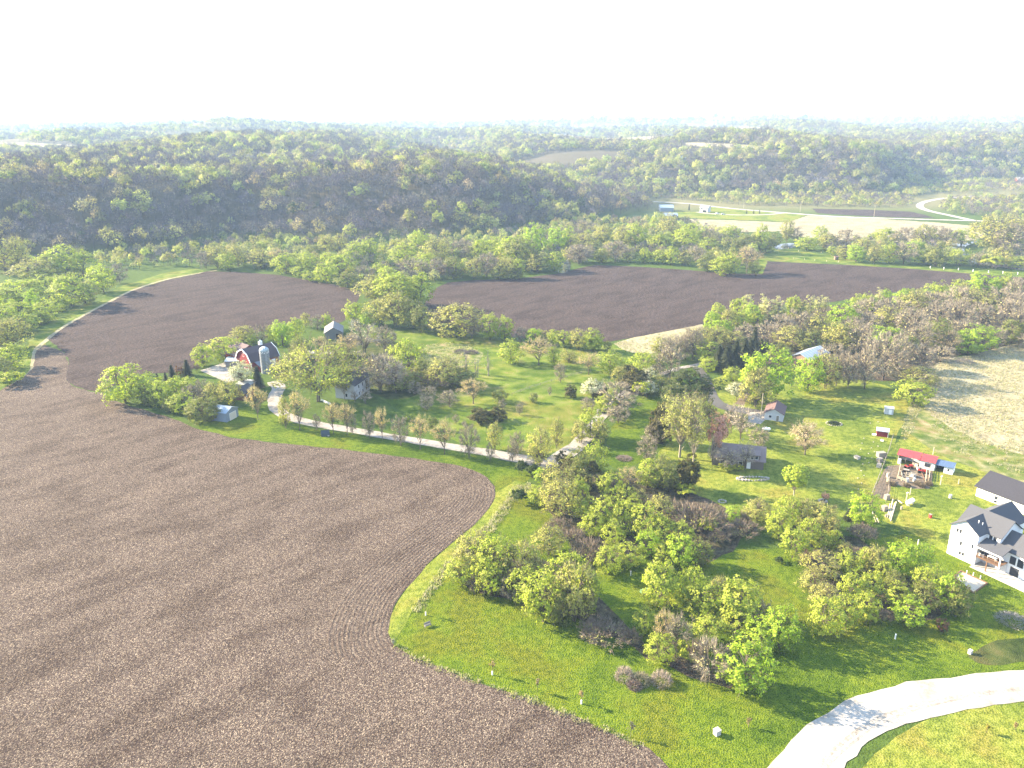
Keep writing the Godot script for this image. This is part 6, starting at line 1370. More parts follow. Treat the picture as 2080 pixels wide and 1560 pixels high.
func fence(called: String, label: String, pts: Array, step: float, high: float, m: Material, rails := 2, thin := 0.07):
	# posts and rails along a line, each a part
	var o := thing(called, label, "fence", Vector3(pts[0].x, 0, pts[0].y))
	var zero: Vector2 = pts[0]
	for i in pts.size() - 1:
		var a: Vector2 = pts[i] - zero
		var b: Vector2 = pts[i + 1] - zero
		var n := maxi(1, int(a.distance_to(b) / step))
		for k in n + (1 if i == pts.size() - 2 else 0):
			var p := a.lerp(b, float(k) / n)
			part("post", a_box(Vector3(p.x, high / 2, p.y), Vector3(0.14, high, 0.14)), m, o)
		for k in rails:
			var y := high * (0.45 + 0.45 * k / maxi(1, rails - 1))
			var st := begin()
			beam(st, Vector3(a.x, y, a.y), Vector3(b.x, y, b.y), thin)
			part("rail", done(st), m, o)

func heap(called: String, label: String, category: String, at: Vector3, wide: float, high: float, m: Material, ca: Color, cb: Color, seed_at: int, group := ""):
	# a cut pile of stalks or brush: a mound bristling with stems
	var r := RandomNumberGenerator.new()
	r.seed = seed_at
	var soup := Soup.new()
	for i in 1500:
		var d := ball(r).normalized()
		d.y = absf(d.y)
		var p := Vector3(d.x * wide / 2, d.y * high, d.z * wide / 2) * r.randf_range(0.6, 1.0)
		var go := (d + ball(r) * 0.8 + Vector3(0, 0.2, 0)).normalized() * r.randf_range(0.3, 0.8)
		var side := go.cross(ball(r) + Vector3(0.01, 0, 0)).normalized() * 0.035
		soup.put(p - side, p + side, p + go, d, shade_of(ca, cb, r))
	single(called, soup.mesh(), m, label, category, at, 0, group)

func rock_ring(called: String, label: String, at: Vector3, rx: float, rz: float, count: int, seed_at: int, m: Material, size := 0.45):
	var o := thing(called, label, "stone ring", at)
	var r := RandomNumberGenerator.new()
	r.seed = seed_at
	for i in count:
		var a := TAU * i / count
		var s := size * r.randf_range(0.7, 1.3)
		part("stone", a_box(Vector3(cos(a) * rx, s * 0.3, sin(a) * rz), Vector3(s, s * 0.7, s * 0.8), Basis.from_euler(Vector3(r.randf() * 0.4, r.randf() * TAU, r.randf() * 0.4))), m, o)
	return o

func sapling(label: String, at: Vector3, high: float, guard: bool, a: Color, b: Color, seed_at: int):
	var o := thing("sapling", label, "sapling", at, 0.0)
	var r := RandomNumberGenerator.new()
	r.seed = seed_at
	var st := begin()
	tube(st, [Vector3(0, -0.1, 0), Vector3(0.03, high * 0.6, 0), Vector3(0, high, 0)], [0.05, 0.035, 0.012], 6)
	var soup := Soup.new()
	for i in 12:
		var f := Vector3(0, high * r.randf_range(0.45, 0.9), 0)
		var d := (ball(r) + Vector3(0, 0.9, 0)).normalized()
		var e := f + d * high * 0.26
		tube(st, [f, e], [0.018, 0.008], 4, false)
		for j in 9:
			var p := f.lerp(e, r.randf_range(0.5, 1.1)) + ball(r) * 0.18
			var x := ball(r).normalized() * 0.13
			soup.put(p - x, p + x, p + ball(r).normalized() * 0.24, d, shade_of(a, b, r))
	part("trunk", done(st), mats.bark, o)
	part("crown", soup.mesh(), mats.leaf, o)
	if guard:
		st = begin()
		tube(st, [Vector3(0, 0, 0), Vector3(0, 0.85, 0)], [0.14, 0.14], 10)
		part("trunk_guard", done(st), mats.white, o)

func make_buildings():
	var o: Node3D
	make_barn(Vector3(-109.87, 0.00, -326.84), 0.850, 13.20, 11.60)
	make_silo(Vector3(-103.28, 0.00, -315.87))
	o = gable("white_roof_shed", "low open shed with a flat white metal roof left of the red barn", "shed", Vector3(-120.57, 0.00, -328.21), 0.104, 5.77, 8.00, 2.60, 3.00, speckled("weathered", 0.200, 0.180, 0.160, 0.85, 0.00, 3.0), speckled("white_sheet", 0.360, 0.400, 0.440, 0.50, 0.20, 3.0), 0.40)
	o = gable("small_shed", "low pale roofed shed behind the dark roofed farm shed", "shed", Vector3(-104.73, 0.00, -296.13), -0.314, 6.14, 6.00, 2.30, 2.70, speckled("weathered", 0.200, 0.180, 0.160, 0.85, 0.00, 3.0), speckled("pale_sheet", 0.320, 0.335, 0.340, 0.60, 0.10, 3.0), 0.40)
	o = gable("dark_roof_shed", "small reddish shed with dark gable roof and white trim at the farmyard", "shed", Vector3(-102.71, 0.00, -284.71), 1.358, 6.90, 4.60, 2.70, 4.60, speckled("shed_red", 0.150, 0.062, 0.052, 0.85, 0.00, 3.0), speckled("dark_shingle", 0.060, 0.060, 0.068, 0.90, 0.00, 3.0), 0.35)
	opening(o, "door", Vector3(0.5, 1.1, 2.3), 1.0, 2.0, Vector3.BACK, mats.white, mats.brown_wood, "door_leaf")
	opening(o, "window", Vector3(-1.6, 1.5, 2.3), 0.7, 0.7, Vector3.BACK, mats.white, mats.glass)
	o = gable("metal_shed", "blue-grey metal shed with a cream garage door at the copse's end", "shed", Vector3(-103.18, 0.00, -262.78), 2.820, 8.50, 6.62, 3.30, 4.60, speckled("blue_grey_sheet", 0.200, 0.245, 0.300, 0.55, 0.15, 3.0), speckled("blue_grey_roof", 0.235, 0.290, 0.345, 0.45, 0.30, 3.0), 0.25)
	ribs(o, "roof_seam", 8.5, Vector2(-3.00, 3.3), Vector2(0, 4.6), 10, mats.steel)
	opening(o, "garage_door", Vector3(-4.25, 1.35, 0.2), 3.4, 2.5, Vector3.LEFT, mats.white, speckled("cream_door", 0.55, 0.52, 0.44, 0.7, 0, 1.0), "door_panel")
	o = gable("grey_barn", "weathered grey outbuilding with pale roof behind the farm trees", "barn", Vector3(-87.09, 0.00, -374.40), 1.758, 13.00, 8.61, 3.40, 6.00, speckled("grey_board", 0.130, 0.138, 0.128, 0.90, 0.00, 3.0), speckled("lichen_roof", 0.170, 0.165, 0.158, 0.80, 0.00, 3.0), 0.40)
	opening(o, "barn_door", Vector3(-6.5, 1.5, 2.4), 2.6, 2.8, Vector3.LEFT, mats.grey_wood, mats.black, "dark_opening")
	o = gable("farm_trailer", "long low pinkish white trailer home behind the huge spreading tree", "trailer", Vector3(-84.82, 0.00, -337.46), -0.130, 14.10, 3.60, 2.40, 2.80, speckled("pink_white", 0.340, 0.295, 0.280, 0.70, 0.00, 3.0), speckled("pale_roof", 0.300, 0.280, 0.270, 0.70, 0.00, 3.0), 0.20)
	for x in [-4.0, -1.5, 1.5, 4.2]:
		opening(o, "window", Vector3(x, 1.4, 1.8), 0.9, 0.8, Vector3.BACK, mats.white, mats.glass)
	o = gable("white_farmhouse", "two-storey white farmhouse half hidden by bare branches", "house", Vector3(-61.56, 0.00, -288.60), 1.303, 13.09, 8.20, 5.60, 8.40, speckled("white_board", 0.460, 0.470, 0.480, 0.70, 0.00, 3.0), speckled("dark_shingle", 0.060, 0.060, 0.068, 0.90, 0.00, 3.0), 0.40)
	for x in [-3.2, 0.0, 3.0]:
		for y in [1.5, 4.2]:
			opening(o, "window", Vector3(x, y, 4.1), 0.9, 1.4, Vector3.BACK, mats.white, mats.glass)
	for y in [1.5, 4.2]:
		opening(o, "window", Vector3(-6.55, y, 0.5), 0.9, 1.4, Vector3.LEFT, mats.white, mats.glass)
	part("chimney", a_box(Vector3(1.5, 8.5, -0.4), Vector3(0.7, 1.6, 0.7)), speckled("chimney_brick", 0.22, 0.10, 0.075), o)
	o = gable("brown_roof_house", "long single-storey house with a brown shingle roof behind bare trees", "house", Vector3(69.33, 0.00, -222.49), -0.280, 14.95, 9.40, 2.90, 5.60, speckled("grey_brown_wall", 0.150, 0.125, 0.110, 0.85, 0.00, 3.0), speckled("brown_roof", 0.185, 0.145, 0.135, 0.90, 0.00, 3.0), 0.60)
	for x in [-4.5, -1.8, 0.8]:
		opening(o, "window", Vector3(x, 1.5, 4.7), 1.2, 1.1, Vector3.BACK, mats.white, mats.glass)
	opening(o, "door", Vector3(3.2, 1.1, 4.7), 1.0, 2.1, Vector3.BACK, mats.white, mats.white, "door_leaf")
	part("chimney", a_box(Vector3(-5.2, 4.9, 1.2), Vector3(1.0, 2.4, 1.0)), mats.stone, o)
	var dormer := part("dormer", a_box(Vector3(4.0, 3.7, 3.6), Vector3(4.4, 1.7, 2.0)), speckled("grey_brown_wall", 0.15, 0.125, 0.11), o)
	part("dormer_roof", a_box(Vector3(4.0, 4.7, 3.4), Vector3(4.9, 0.16, 2.9), Basis(Vector3.RIGHT, 0.25)), speckled("brown_roof", 0.185, 0.145, 0.135), dormer)
	for x in [2.7, 4.0, 5.3]:
		opening(o, "window", Vector3(x, 3.75, 4.62), 0.85, 1.15, Vector3.BACK, mats.white, mats.glass)
	o = gable("red_roof_garage", "white garage with a rust-red metal roof beside the asphalt driveway", "garage", Vector3(93.02, 0.00, -260.87), 1.164, 9.00, 6.26, 2.70, 4.40, speckled("white_board", 0.460, 0.470, 0.480, 0.70, 0.00, 3.0), speckled("rust_roof", 0.115, 0.075, 0.072, 0.70, 0.00, 3.0), 0.40)
	opening(o, "window", Vector3(-4.5, 1.4, -1.2), 0.9, 0.9, Vector3.LEFT, mats.white, mats.glass)
	opening(o, "door", Vector3(-4.5, 1.05, 1.3), 0.9, 2.0, Vector3.LEFT, mats.white, mats.grey_wood, "door_leaf")
	o = gable("pole_barn", "open-sided pole barn with a bright metal roof at the woodland edge", "barn", Vector3(128.50, 0.00, -326.09), 0.747, 17.00, 9.00, 3.60, 5.60, speckled("rusty_wall", 0.200, 0.130, 0.100, 0.80, 0.00, 3.0), speckled("bright_sheet", 0.360, 0.400, 0.450, 0.35, 0.40, 3.0), 0.50)
	ribs(o, "roof_seam", 17.0, Vector2(4.5, 3.6), Vector2(0, 5.6), 9, mats.steel)
	opening(o, "barn_door", Vector3(-8.5, 1.5, 0), 3.0, 2.8, Vector3.LEFT, mats.grey_wood, mats.black, "dark_opening")
	o = gable("white_shed", "small white garden shed near the dry meadow's corner", "shed", Vector3(134.39, 0.00, -263.28), -0.369, 2.87, 2.60, 2.10, 2.60, speckled("white_board", 0.460, 0.470, 0.480, 0.70, 0.00, 3.0), speckled("pale_sheet", 0.320, 0.335, 0.340, 0.60, 0.10, 3.0), 0.15)
	opening(o, "door", Vector3(0.4, 1.0, 1.3), 0.8, 1.7, Vector3.BACK, mats.white, mats.white, "door_leaf")
	o = gable("red_shed", "small red shed with a white roof at the lawn's edge", "shed", Vector3(122.79, 0.00, -242.53), -0.400, 3.42, 2.60, 2.00, 2.70, speckled("barn_red", 0.170, 0.020, 0.022, 0.80, 0.00, 3.0), speckled("white_sheet", 0.360, 0.400, 0.440, 0.50, 0.20, 3.0), 0.25)
	part("ramp", a_box(Vector3(-2.3, 0.14, 0.3), Vector3(1.4, 0.16, 1.2), Basis(Vector3.BACK, 0.12)), mats.white, o)
	part("corner_trim", a_box(Vector3(1.71, 1.0, 1.36), Vector3(0.14, 2.0, 0.08)), mats.white, o)
	make_shack(Vector3(120.31, 0.00, -218.76), -0.661)
	make_white_house(Vector3(105.03, 0.00, -167.84), -1.041)
	o = gable("black_roof_garage", "long white garage with a charcoal shingle roof behind the white house", "garage", Vector3(140.52, 0.00, -190.93), -1.041, 24.0, 12.6, 3.1, 5.9, speckled("white_siding", 0.74, 0.75, 0.76), speckled("charcoal_shingle", 0.036, 0.035, 0.042), 0.6)
	opening(o, "window", Vector3(-6.6, 1.7, 6.3), 0.9, 1.0, Vector3.BACK, mats.white, mats.glass)
	opening(o, "window", Vector3(-6.6, 0.6, 6.3), 0.9, 0.7, Vector3.BACK, mats.white, mats.glass)
	o = gable("valley_house", "white house with grey roof beside the valley road", "house", Vector3(220.55, 0.00, -910.38), -0.619, 9.39, 9.00, 5.20, 7.60, speckled("white_board", 0.460, 0.470, 0.480, 0.70, 0.00, 3.0), speckled("pale_sheet", 0.320, 0.335, 0.340, 0.60, 0.10, 3.0), 0.50)
	opening(o, "garage_door", Vector3(1.0, 1.4, 4.5), 4.5, 2.4, Vector3.BACK, mats.white, mats.black, "dark_opening")
	opening(o, "window", Vector3(-2.5, 3.8, 4.5), 1.4, 1.3, Vector3.BACK, mats.white, mats.glass)
	o = gable("valley_barn", "larger blue-grey farm building by the bluff's nose, upper of two", "barn", Vector3(178.72, 0.00, -924.51), -0.056, 15.07, 16.00, 4.20, 7.00, speckled("blue_grey_sheet", 0.200, 0.245, 0.300, 0.55, 0.15, 3.0), speckled("blue_grey_roof", 0.235, 0.290, 0.345, 0.45, 0.30, 3.0), 0.50)
	o = gable("valley_barn", "lower blue-grey farm building half hidden by river trees", "barn", Vector3(168.92, 0.00, -848.52), -0.051, 13.37, 14.00, 3.60, 6.20, speckled("blue_grey_sheet", 0.200, 0.245, 0.300, 0.55, 0.15, 3.0), speckled("blue_grey_roof", 0.235, 0.290, 0.345, 0.45, 0.30, 3.0), 0.50)
	o = gable("hill_shed", "small bright roofed building among the trees above the valley road", "shed", Vector3(265.38, 40.50, -1265.86), -0.076, 10.61, 10.00, 3.50, 5.50, speckled("white_board", 0.460, 0.470, 0.480, 0.70, 0.00, 3.0), speckled("bright_sheet", 0.360, 0.400, 0.450, 0.35, 0.40, 3.0), 0.50)
	o = gable("hill_house", "pale pinkish house deep in the wooded side valley", "house", Vector3(-17.93, 41.83, -1662.18), -0.098, 14.11, 10.00, 4.50, 7.00, speckled("pink_white", 0.340, 0.295, 0.280, 0.70, 0.00, 3.0), speckled("pale_roof", 0.300, 0.280, 0.270, 0.70, 0.00, 3.0), 0.50)
	o = gable("far_farm", "tiny white farm building near the left horizon", "farm", Vector3(-2318.44, 76.71, -9020.85), -0.432, 234.25, 40.00, 10.00, 15.00, speckled("white_board", 0.460, 0.470, 0.480, 0.70, 0.00, 3.0), speckled("white_sheet", 0.360, 0.400, 0.440, 0.50, 0.20, 3.0), 0.50)
	o = gable("east_house", "reddish house among hills at the far right edge", "house", Vector3(827.29, 0.01, -1313.23), -0.081, 18.22, 12.00, 5.00, 8.00, speckled("barn_red", 0.170, 0.020, 0.022, 0.80, 0.00, 3.0), speckled("pale_roof", 0.300, 0.280, 0.270, 0.70, 0.00, 3.0), 0.50)
	o = gable("field_hut", "tiny rusty hut alone on the green pasture strip", "hut", Vector3(242.59, 0.00, -586.91), -0.036, 2.53, 2.60, 2.20, 2.70, speckled("rusty_wall", 0.200, 0.130, 0.100, 0.80, 0.00, 3.0), speckled("rust_roof", 0.115, 0.075, 0.072, 0.70, 0.00, 3.0), 0.20)
	opening(o, "door", Vector3(0.2, 0.9, 1.3), 0.7, 1.6, Vector3.BACK, mats.grey_wood, mats.black, "dark_opening")

func make_small_things():
	tank("propane_tank", "large white propane tank on the grass by the log pile", Vector3(108.30, 0.00, -193.10), 0.63, 3.6, 0.62)
	tank("propane_tank", "white propane tank lying beside the brown roofed house", Vector3(85.66, 0.00, -246.94), -0.15, 2.9, 0.5)
	car("pale car parked on the valley farm lane, nearest the house", Vector3(229.09, 0.00, -888.82), 0.1, mats.white)
	car("second pale car parked on the valley farm lane beside a signpost", Vector3(234.35, 0.00, -883.71), 0.1, mats.steel)
	pole("utility_pole", "wooden utility pole with crossarm beside the white farmhouse", Vector3(-63.36, 0.00, -310.36), 11.0, 0.35, 2.6)
	pole("light_pole", "tall pale yard light pole beside the red roofed garage", Vector3(87.45, 0.00, -258.95), 9.5, 0.0, 0.0, mats.pale_wood)
	pole("utility_pole", "pale utility pole on the valley road left of the hayfield", Vector3(268.79, 0.00, -927.04), 12.0, 0.2, 2.4, mats.pale_wood)
	pole("utility_pole", "pale utility pole beyond the prairie field", Vector3(325.97, 0.00, -903.26), 12.0, 0.2, 2.4, mats.pale_wood)
	pole("utility_pole", "faint utility pole beside the narrow brown valley field", Vector3(386.97, 0.00, -852.34), 12.0, 0.2, 2.4, mats.pale_wood)
	single("fence_post", a_box(Vector3(0, 0.75, 0), Vector3(0.32, 1.5, 0.32)), mats.white, "white fence post, first from left along the far pasture strip", "post", Vector3(293.67, 0.00, -548.82), 0, "white posts beyond the middle field")
	single("fence_post", a_box(Vector3(0, 0.75, 0), Vector3(0.32, 1.5, 0.32)), mats.white, "white fence post, second from left along the far pasture strip", "post", Vector3(301.02, 0.00, -544.72), 0, "white posts beyond the middle field")
	single("fence_post", a_box(Vector3(0, 0.75, 0), Vector3(0.32, 1.5, 0.32)), mats.white, "white fence post, third from left along the far pasture strip", "post", Vector3(309.27, 0.00, -541.11), 0, "white posts beyond the middle field")
	single("fence_post", a_box(Vector3(0, 0.75, 0), Vector3(0.32, 1.5, 0.32)), mats.white, "white fence post, fourth from left along the far pasture strip", "post", Vector3(316.06, 0.00, -535.27), 0, "white posts beyond the middle field")
	single("fence_post", a_box(Vector3(0, 0.75, 0), Vector3(0.32, 1.5, 0.32)), mats.white, "white fence post, fifth from left along the far pasture strip", "post", Vector3(324.06, 0.00, -530.86), 0, "white posts beyond the middle field")
	single("fence_post", a_box(Vector3(0, 0.75, 0), Vector3(0.32, 1.5, 0.32)), mats.white, "white fence post, sixth from left along the far pasture strip", "post", Vector3(332.07, 0.00, -527.88), 0, "white posts beyond the middle field")
	single("fence_post", a_box(Vector3(0, 0.75, 0), Vector3(0.32, 1.5, 0.32)), mats.white, "white fence post, seventh from left along the far pasture strip", "post", Vector3(339.79, 0.00, -524.03), 0, "white posts beyond the middle field")
	single("pasture_stake", a_box(Vector3(0, 0.55, 0), Vector3(0.24, 1.1, 0.24)), mats.pale_wood, "pale stake, first of those around the green pasture strip", "stake", Vector3(211.86, 0.00, -590.58), 0, "stakes around the pasture strip")
	single("pasture_stake", a_box(Vector3(0, 0.55, 0), Vector3(0.24, 1.1, 0.24)), mats.pale_wood, "pale stake, second of those around the green pasture strip", "stake", Vector3(219.29, 0.00, -587.55), 0, "stakes around the pasture strip")
	single("pasture_stake", a_box(Vector3(0, 0.55, 0), Vector3(0.24, 1.1, 0.24)), mats.pale_wood, "pale stake, third of those around the green pasture strip", "stake", Vector3(225.45, 0.00, -583.51), 0, "stakes around the pasture strip")
	single("pasture_stake", a_box(Vector3(0, 0.55, 0), Vector3(0.24, 1.1, 0.24)), mats.pale_wood, "pale stake, fourth of those around the green pasture strip", "stake", Vector3(232.60, 0.00, -579.48), 0, "stakes around the pasture strip")
	single("pasture_stake", a_box(Vector3(0, 0.55, 0), Vector3(0.24, 1.1, 0.24)), mats.pale_wood, "pale stake, fifth of those around the green pasture strip", "stake", Vector3(239.63, 0.00, -574.98), 0, "stakes around the pasture strip")
	single("pasture_stake", a_box(Vector3(0, 0.55, 0), Vector3(0.24, 1.1, 0.24)), mats.pale_wood, "pale stake, sixth of those around the green pasture strip", "stake", Vector3(217.02, 0.00, -640.02), 0, "stakes around the pasture strip")
	single("pasture_stake", a_box(Vector3(0, 0.55, 0), Vector3(0.24, 1.1, 0.24)), mats.pale_wood, "pale stake, seventh of those around the green pasture strip", "stake", Vector3(224.60, 0.00, -639.72), 0, "stakes around the pasture strip")
	single("pasture_stake", a_box(Vector3(0, 0.55, 0), Vector3(0.24, 1.1, 0.24)), mats.pale_wood, "pale stake, eighth of those around the green pasture strip", "stake", Vector3(227.80, 0.00, -625.08), 0, "stakes around the pasture strip")
	single("pasture_stake", a_box(Vector3(0, 0.55, 0), Vector3(0.24, 1.1, 0.24)), mats.pale_wood, "pale stake, ninth of those around the green pasture strip", "stake", Vector3(243.25, 0.00, -618.37), 0, "stakes around the pasture strip")
	heap("grass_clump", "leftmost round heap of dry ornamental grass on the front lawn", "grass clump", Vector3(20.85, 0.00, -123.33), 3.53, 2.40, mats.twig, Color(0.20, 0.16, 0.125), Color(0.36, 0.30, 0.24), 1, "dry grass clumps on the front lawn")
	heap("grass_clump", "middle greenish heap of the three dry grass clumps", "grass clump", Vector3(23.74, 0.00, -122.20), 3.69, 1.90, mats.twig, Color(0.15, 0.135, 0.08), Color(0.28, 0.25, 0.16), 2, "dry grass clumps on the front lawn")
	heap("grass_clump", "rightmost wide heap of dry grass on the front lawn", "grass clump", Vector3(27.61, 0.00, -122.17), 4.06, 2.20, mats.twig, Color(0.20, 0.16, 0.125), Color(0.36, 0.30, 0.24), 3, "dry grass clumps on the front lawn")
	heap("grass_clump", "small brown clump between the dry heaps and the lawn", "grass clump", Vector3(22.45, 0.00, -121.00), 2.6, 1.0, mats.twig, Color(0.15, 0.11, 0.09), Color(0.27, 0.21, 0.17), 7)
	heap("brush_pile", "dark brush pile on the pasture's dry patch, left one", "brush pile", Vector3(-23.21, 0.00, -344.50), 7.0, 1.2, mats.twig, Color(0.09, 0.07, 0.07), Color(0.17, 0.14, 0.13), 11)
	heap("brush_pile", "dark brush pile on the pasture's dry patch, right one", "brush pile", Vector3(-18.24, 0.00, -343.59), 6.0, 1.0, mats.twig, Color(0.09, 0.07, 0.07), Color(0.17, 0.14, 0.13), 12)
	heap("brush_pile", "pile of fallen branches at the dry meadow's woodland edge", "brush pile", Vector3(194.87, 0.00, -323.81), 8.0, 1.4, mats.twig, Color(0.12, 0.10, 0.085), Color(0.26, 0.23, 0.20), 13)
	heap("straw_pile", "pale cut brush heap under the tree above the log pile", "brush pile", Vector3(89.34, 0.00, -177.91), 6.0, 1.3, mats.twig, Color(0.22, 0.17, 0.15), Color(0.40, 0.34, 0.29), 14)
	heap("leaf_pile", "brown heap on the bright grass lane", "leaf pile", Vector3(34.76, 0.00, -224.86), 5.0, 0.35, mats.twig, Color(0.20, 0.15, 0.12), Color(0.30, 0.24, 0.2), 15)
	sapling("leafless orange sapling with a white trunk guard, nearest the field corner", Vector3(-4.08, 0.00, -124.53), 3.0, true, Color(0.28, 0.19, 0.10), Color(0.36, 0.26, 0.15), 31)
	sapling("leafless orange sapling with a white trunk guard beside the mown ring", Vector3(12.18, 0.00, -116.53), 2.6, true, Color(0.28, 0.19, 0.10), Color(0.36, 0.26, 0.15), 32)
	sapling("low brownish sapling with mulch between the two guarded saplings", Vector3(4.29, 0.00, -119.83), 2.4, false, Color(0.20, 0.15, 0.10), Color(0.28, 0.22, 0.14), 35)
	sapling("pale thin sapling standing on the lawn's far left corner", Vector3(-18.68, 0.00, -143.70), 3.2, true, Color(0.17, 0.20, 0.06), Color(0.24, 0.25, 0.08), 36)
	sapling("tiny sapling near the white utility box", Vector3(40.61, 0.00, -110.57), 1.8, false, Color(0.2, 0.16, 0.08), Color(0.28, 0.22, 0.1), 37)
	sapling("small yellow sapling inside the road bend, left of two", Vector3(80.94, 0.00, -108.84), 1.6, false, Color(0.28, 0.24, 0.05), Color(0.34, 0.28, 0.06), 38)
	sapling("small brown sapling inside the road bend, right of two", Vector3(86.29, 0.00, -109.61), 1.2, false, Color(0.25, 0.18, 0.08), Color(0.30, 0.22, 0.1), 39)
	sapling("grey leafless sapling at the plowed field's lower edge", Vector3(19.90, 0.00, -108.44), 2.8, false, Color(0.15, 0.13, 0.1), Color(0.2, 0.18, 0.14), 40)
	sapling("pale sapling at the plowed field's corner", Vector3(-24.19, 0.00, -133.61), 1.4, false, Color(0.3, 0.28, 0.22), Color(0.36, 0.34, 0.28), 41)
	var o: Node3D
	o = thing("utility_box", "pale utility box on the lawn near the gravel road", "utility box", Vector3(34.73, 0.00, -108.88), 0.5)
	part("cabinet", a_box(Vector3(0, 0.50, 0), Vector3(1.00, 1.00, 0.90)), mats.concrete, o)
	part("lid", a_box(Vector3(0, 1.05, 0), Vector3(1.10, 0.1, 1.00)), mats.concrete, o)
	o = thing("utility_box", "small pale utility box beside the thin soil patch", "utility box", Vector3(89.73, 0.00, -129.91), 0.5)
	part("cabinet", a_box(Vector3(0, 0.40, 0), Vector3(0.70, 0.80, 0.63)), mats.concrete, o)
	part("lid", a_box(Vector3(0, 0.85, 0), Vector3(0.80, 0.1, 0.70)), mats.concrete, o)
	single("marker_post", a_box(Vector3(0, 0.6, 0), Vector3(0.2, 1.2, 0.2)), mats.white, "short white marker post below the bright thicket", "post", Vector3(77.22, 0.00, -134.68))
	single("marker_post", a_box(Vector3(0, 0.6, 0), Vector3(0.14, 1.2, 0.14)), mats.white, "thin white marker post in the shade of the middle grove", "post", Vector3(27.18, 0.00, -158.71))
	single("marker_post", a_box(Vector3(0, 0.8, 0), Vector3(0.14, 1.6, 0.14)), mats.white, "thin white post on the grass above the bright thicket", "post", Vector3(99.81, 0.00, -171.42))
	o = thing("garden_bench", "small grey bench standing alone on the front lawn", "bench", Vector3(-17.86, 0.00, -139.73), 0.6)
	part("seat", a_box(Vector3(0, 0.45, 0), Vector3(1.5, 0.08, 0.45)), mats.grey_wood, o)
	part("backrest", a_box(Vector3(0, 0.8, -0.22), Vector3(1.5, 0.5, 0.06), Basis(Vector3.RIGHT, -0.15)), mats.grey_wood, o)
	for x in [-0.65, 0.65]:
		for z in [-0.18, 0.18]:
			part("leg", a_box(Vector3(x, 0.21, z), Vector3(0.07, 0.42, 0.07)), mats.grey_wood, o)
	o = thing("covered_mower", "small thing under a green tarpaulin beside the front lawn trees", "mower", Vector3(29.23, 0.00, -151.68), 0.4)
	part("cover", along_x([Vector2(-0.6, 0.1), Vector2(0.6, 0.1), Vector2(0.5, 0.7), Vector2(0.15, 1.0), Vector2(-0.4, 0.8)], -0.9, 0.9), plain(0.10, 0.20, 0.11), o, QUARTER)
	for x in [-0.7, 0.7]:
		part("wheel", a_box(Vector3(x, 0.15, 0.62), Vector3(0.3, 0.3, 0.12)), mats.black, o)
	o = thing("burn_barrel_cover", "dark tarpaulin-covered stack on the shaded verge of the farm drive", "covered stack", Vector3(-62.84, 0.00, -245.82), 0.3)
	part("tarpaulin", along_x([Vector2(-1.2, 0.0), Vector2(1.2, 0.0), Vector2(0.9, 1.0), Vector2(0, 1.9), Vector2(-0.9, 1.1)], -1.4, 1.4), plain(0.045, 0.06, 0.07), o, QUARTER)
	part("stone", a_box(Vector3(0.9, 0.15, 1.4), Vector3(0.6, 0.4, 0.5)), mats.stone, o)
	fence("white_fence", "short white board fence under the huge spreading tree", [Vector2(-72.1, -279.8), Vector2(-67.3, -274.8)], 1.6, 1.0, mats.white, 2, 0.2)
	fence("wire_fence", "dark post and wire fence between the mown lawn and dirt pen", [Vector2(125.5, -240.6), Vector2(119.5, -230.1), Vector2(112.8, -218.9), Vector2(108.6, -212.0), Vector2(99.8, -197.7)], 3.0, 1.4, mats.grey_wood, 3, 0.04)
	fence("wire_fence", "post and wire fence on the pen's inner side down to the logs", [Vector2(109.7, -208.6), Vector2(105.8, -200.6), Vector2(102.5, -194.6)], 2.5, 1.3, mats.grey_wood, 3, 0.04)
	fence("pasture_fence", "dark ditch-side fence crossing the bright pasture", [Vector2(-0.0, -285.2), Vector2(6.8, -292.6), Vector2(15.9, -301.1), Vector2(24.3, -308.6), Vector2(33.0, -313.8)], 5.0, 1.1, mats.grey_wood, 2, 0.07)
	log_thing("long pale log, first from left in the log pile by the propane tank", Vector3(102.87, 0.25, -193.06), Vector3(98.65, 0.25, -185.35), 0.17, mats.pale_wood, "logs piled by the propane tank")
	log_thing("long pale log, second from left in the log pile by the propane tank", Vector3(102.72, 0.35, -191.73), Vector3(99.62, 0.30, -186.39), 0.17, mats.pale_wood, "logs piled by the propane tank")
	log_thing("long pale log, third from left in the log pile by the propane tank", Vector3(104.20, 0.45, -193.04), Vector3(98.67, 0.35, -184.32), 0.17, mats.pale_wood, "logs piled by the propane tank")
	log_thing("long pale log, fourth from left in the log pile by the propane tank", Vector3(104.82, 0.55, -193.70), Vector3(98.41, 0.40, -183.09), 0.17, mats.pale_wood, "logs piled by the propane tank")
	log_thing("long pale log, fifth from left in the log pile by the propane tank", Vector3(104.51, 0.65, -195.06), Vector3(101.57, 0.45, -189.78), 0.17, mats.pale_wood, "logs piled by the propane tank")
	log_thing("pale log leaning under the tree, left of two beside the log pile", Vector3(95.75, 0.90, -188.56), Vector3(94.59, 0.20, -182.93), 0.17, mats.pale_wood)
	log_thing("pale log leaning under the tree, right of two beside the log pile", Vector3(95.75, 0.70, -186.02), Vector3(95.28, 0.20, -182.72), 0.17, mats.pale_wood)
	log_thing("short pale log lying apart at the log pile's top end", Vector3(105.91, 0.25, -195.39), Vector3(106.36, 0.25, -193.46), 0.19, mats.pale_wood)
	single("tree_stump", a_box(Vector3(0, 0.75, 0), Vector3(1.30, 1.50, 1.04), Basis(Vector3.UP, 0.4)), mats.grey_wood, "big grey stump at the pen fence, upper one", "stump", Vector3(103.37, 0.00, -196.22))
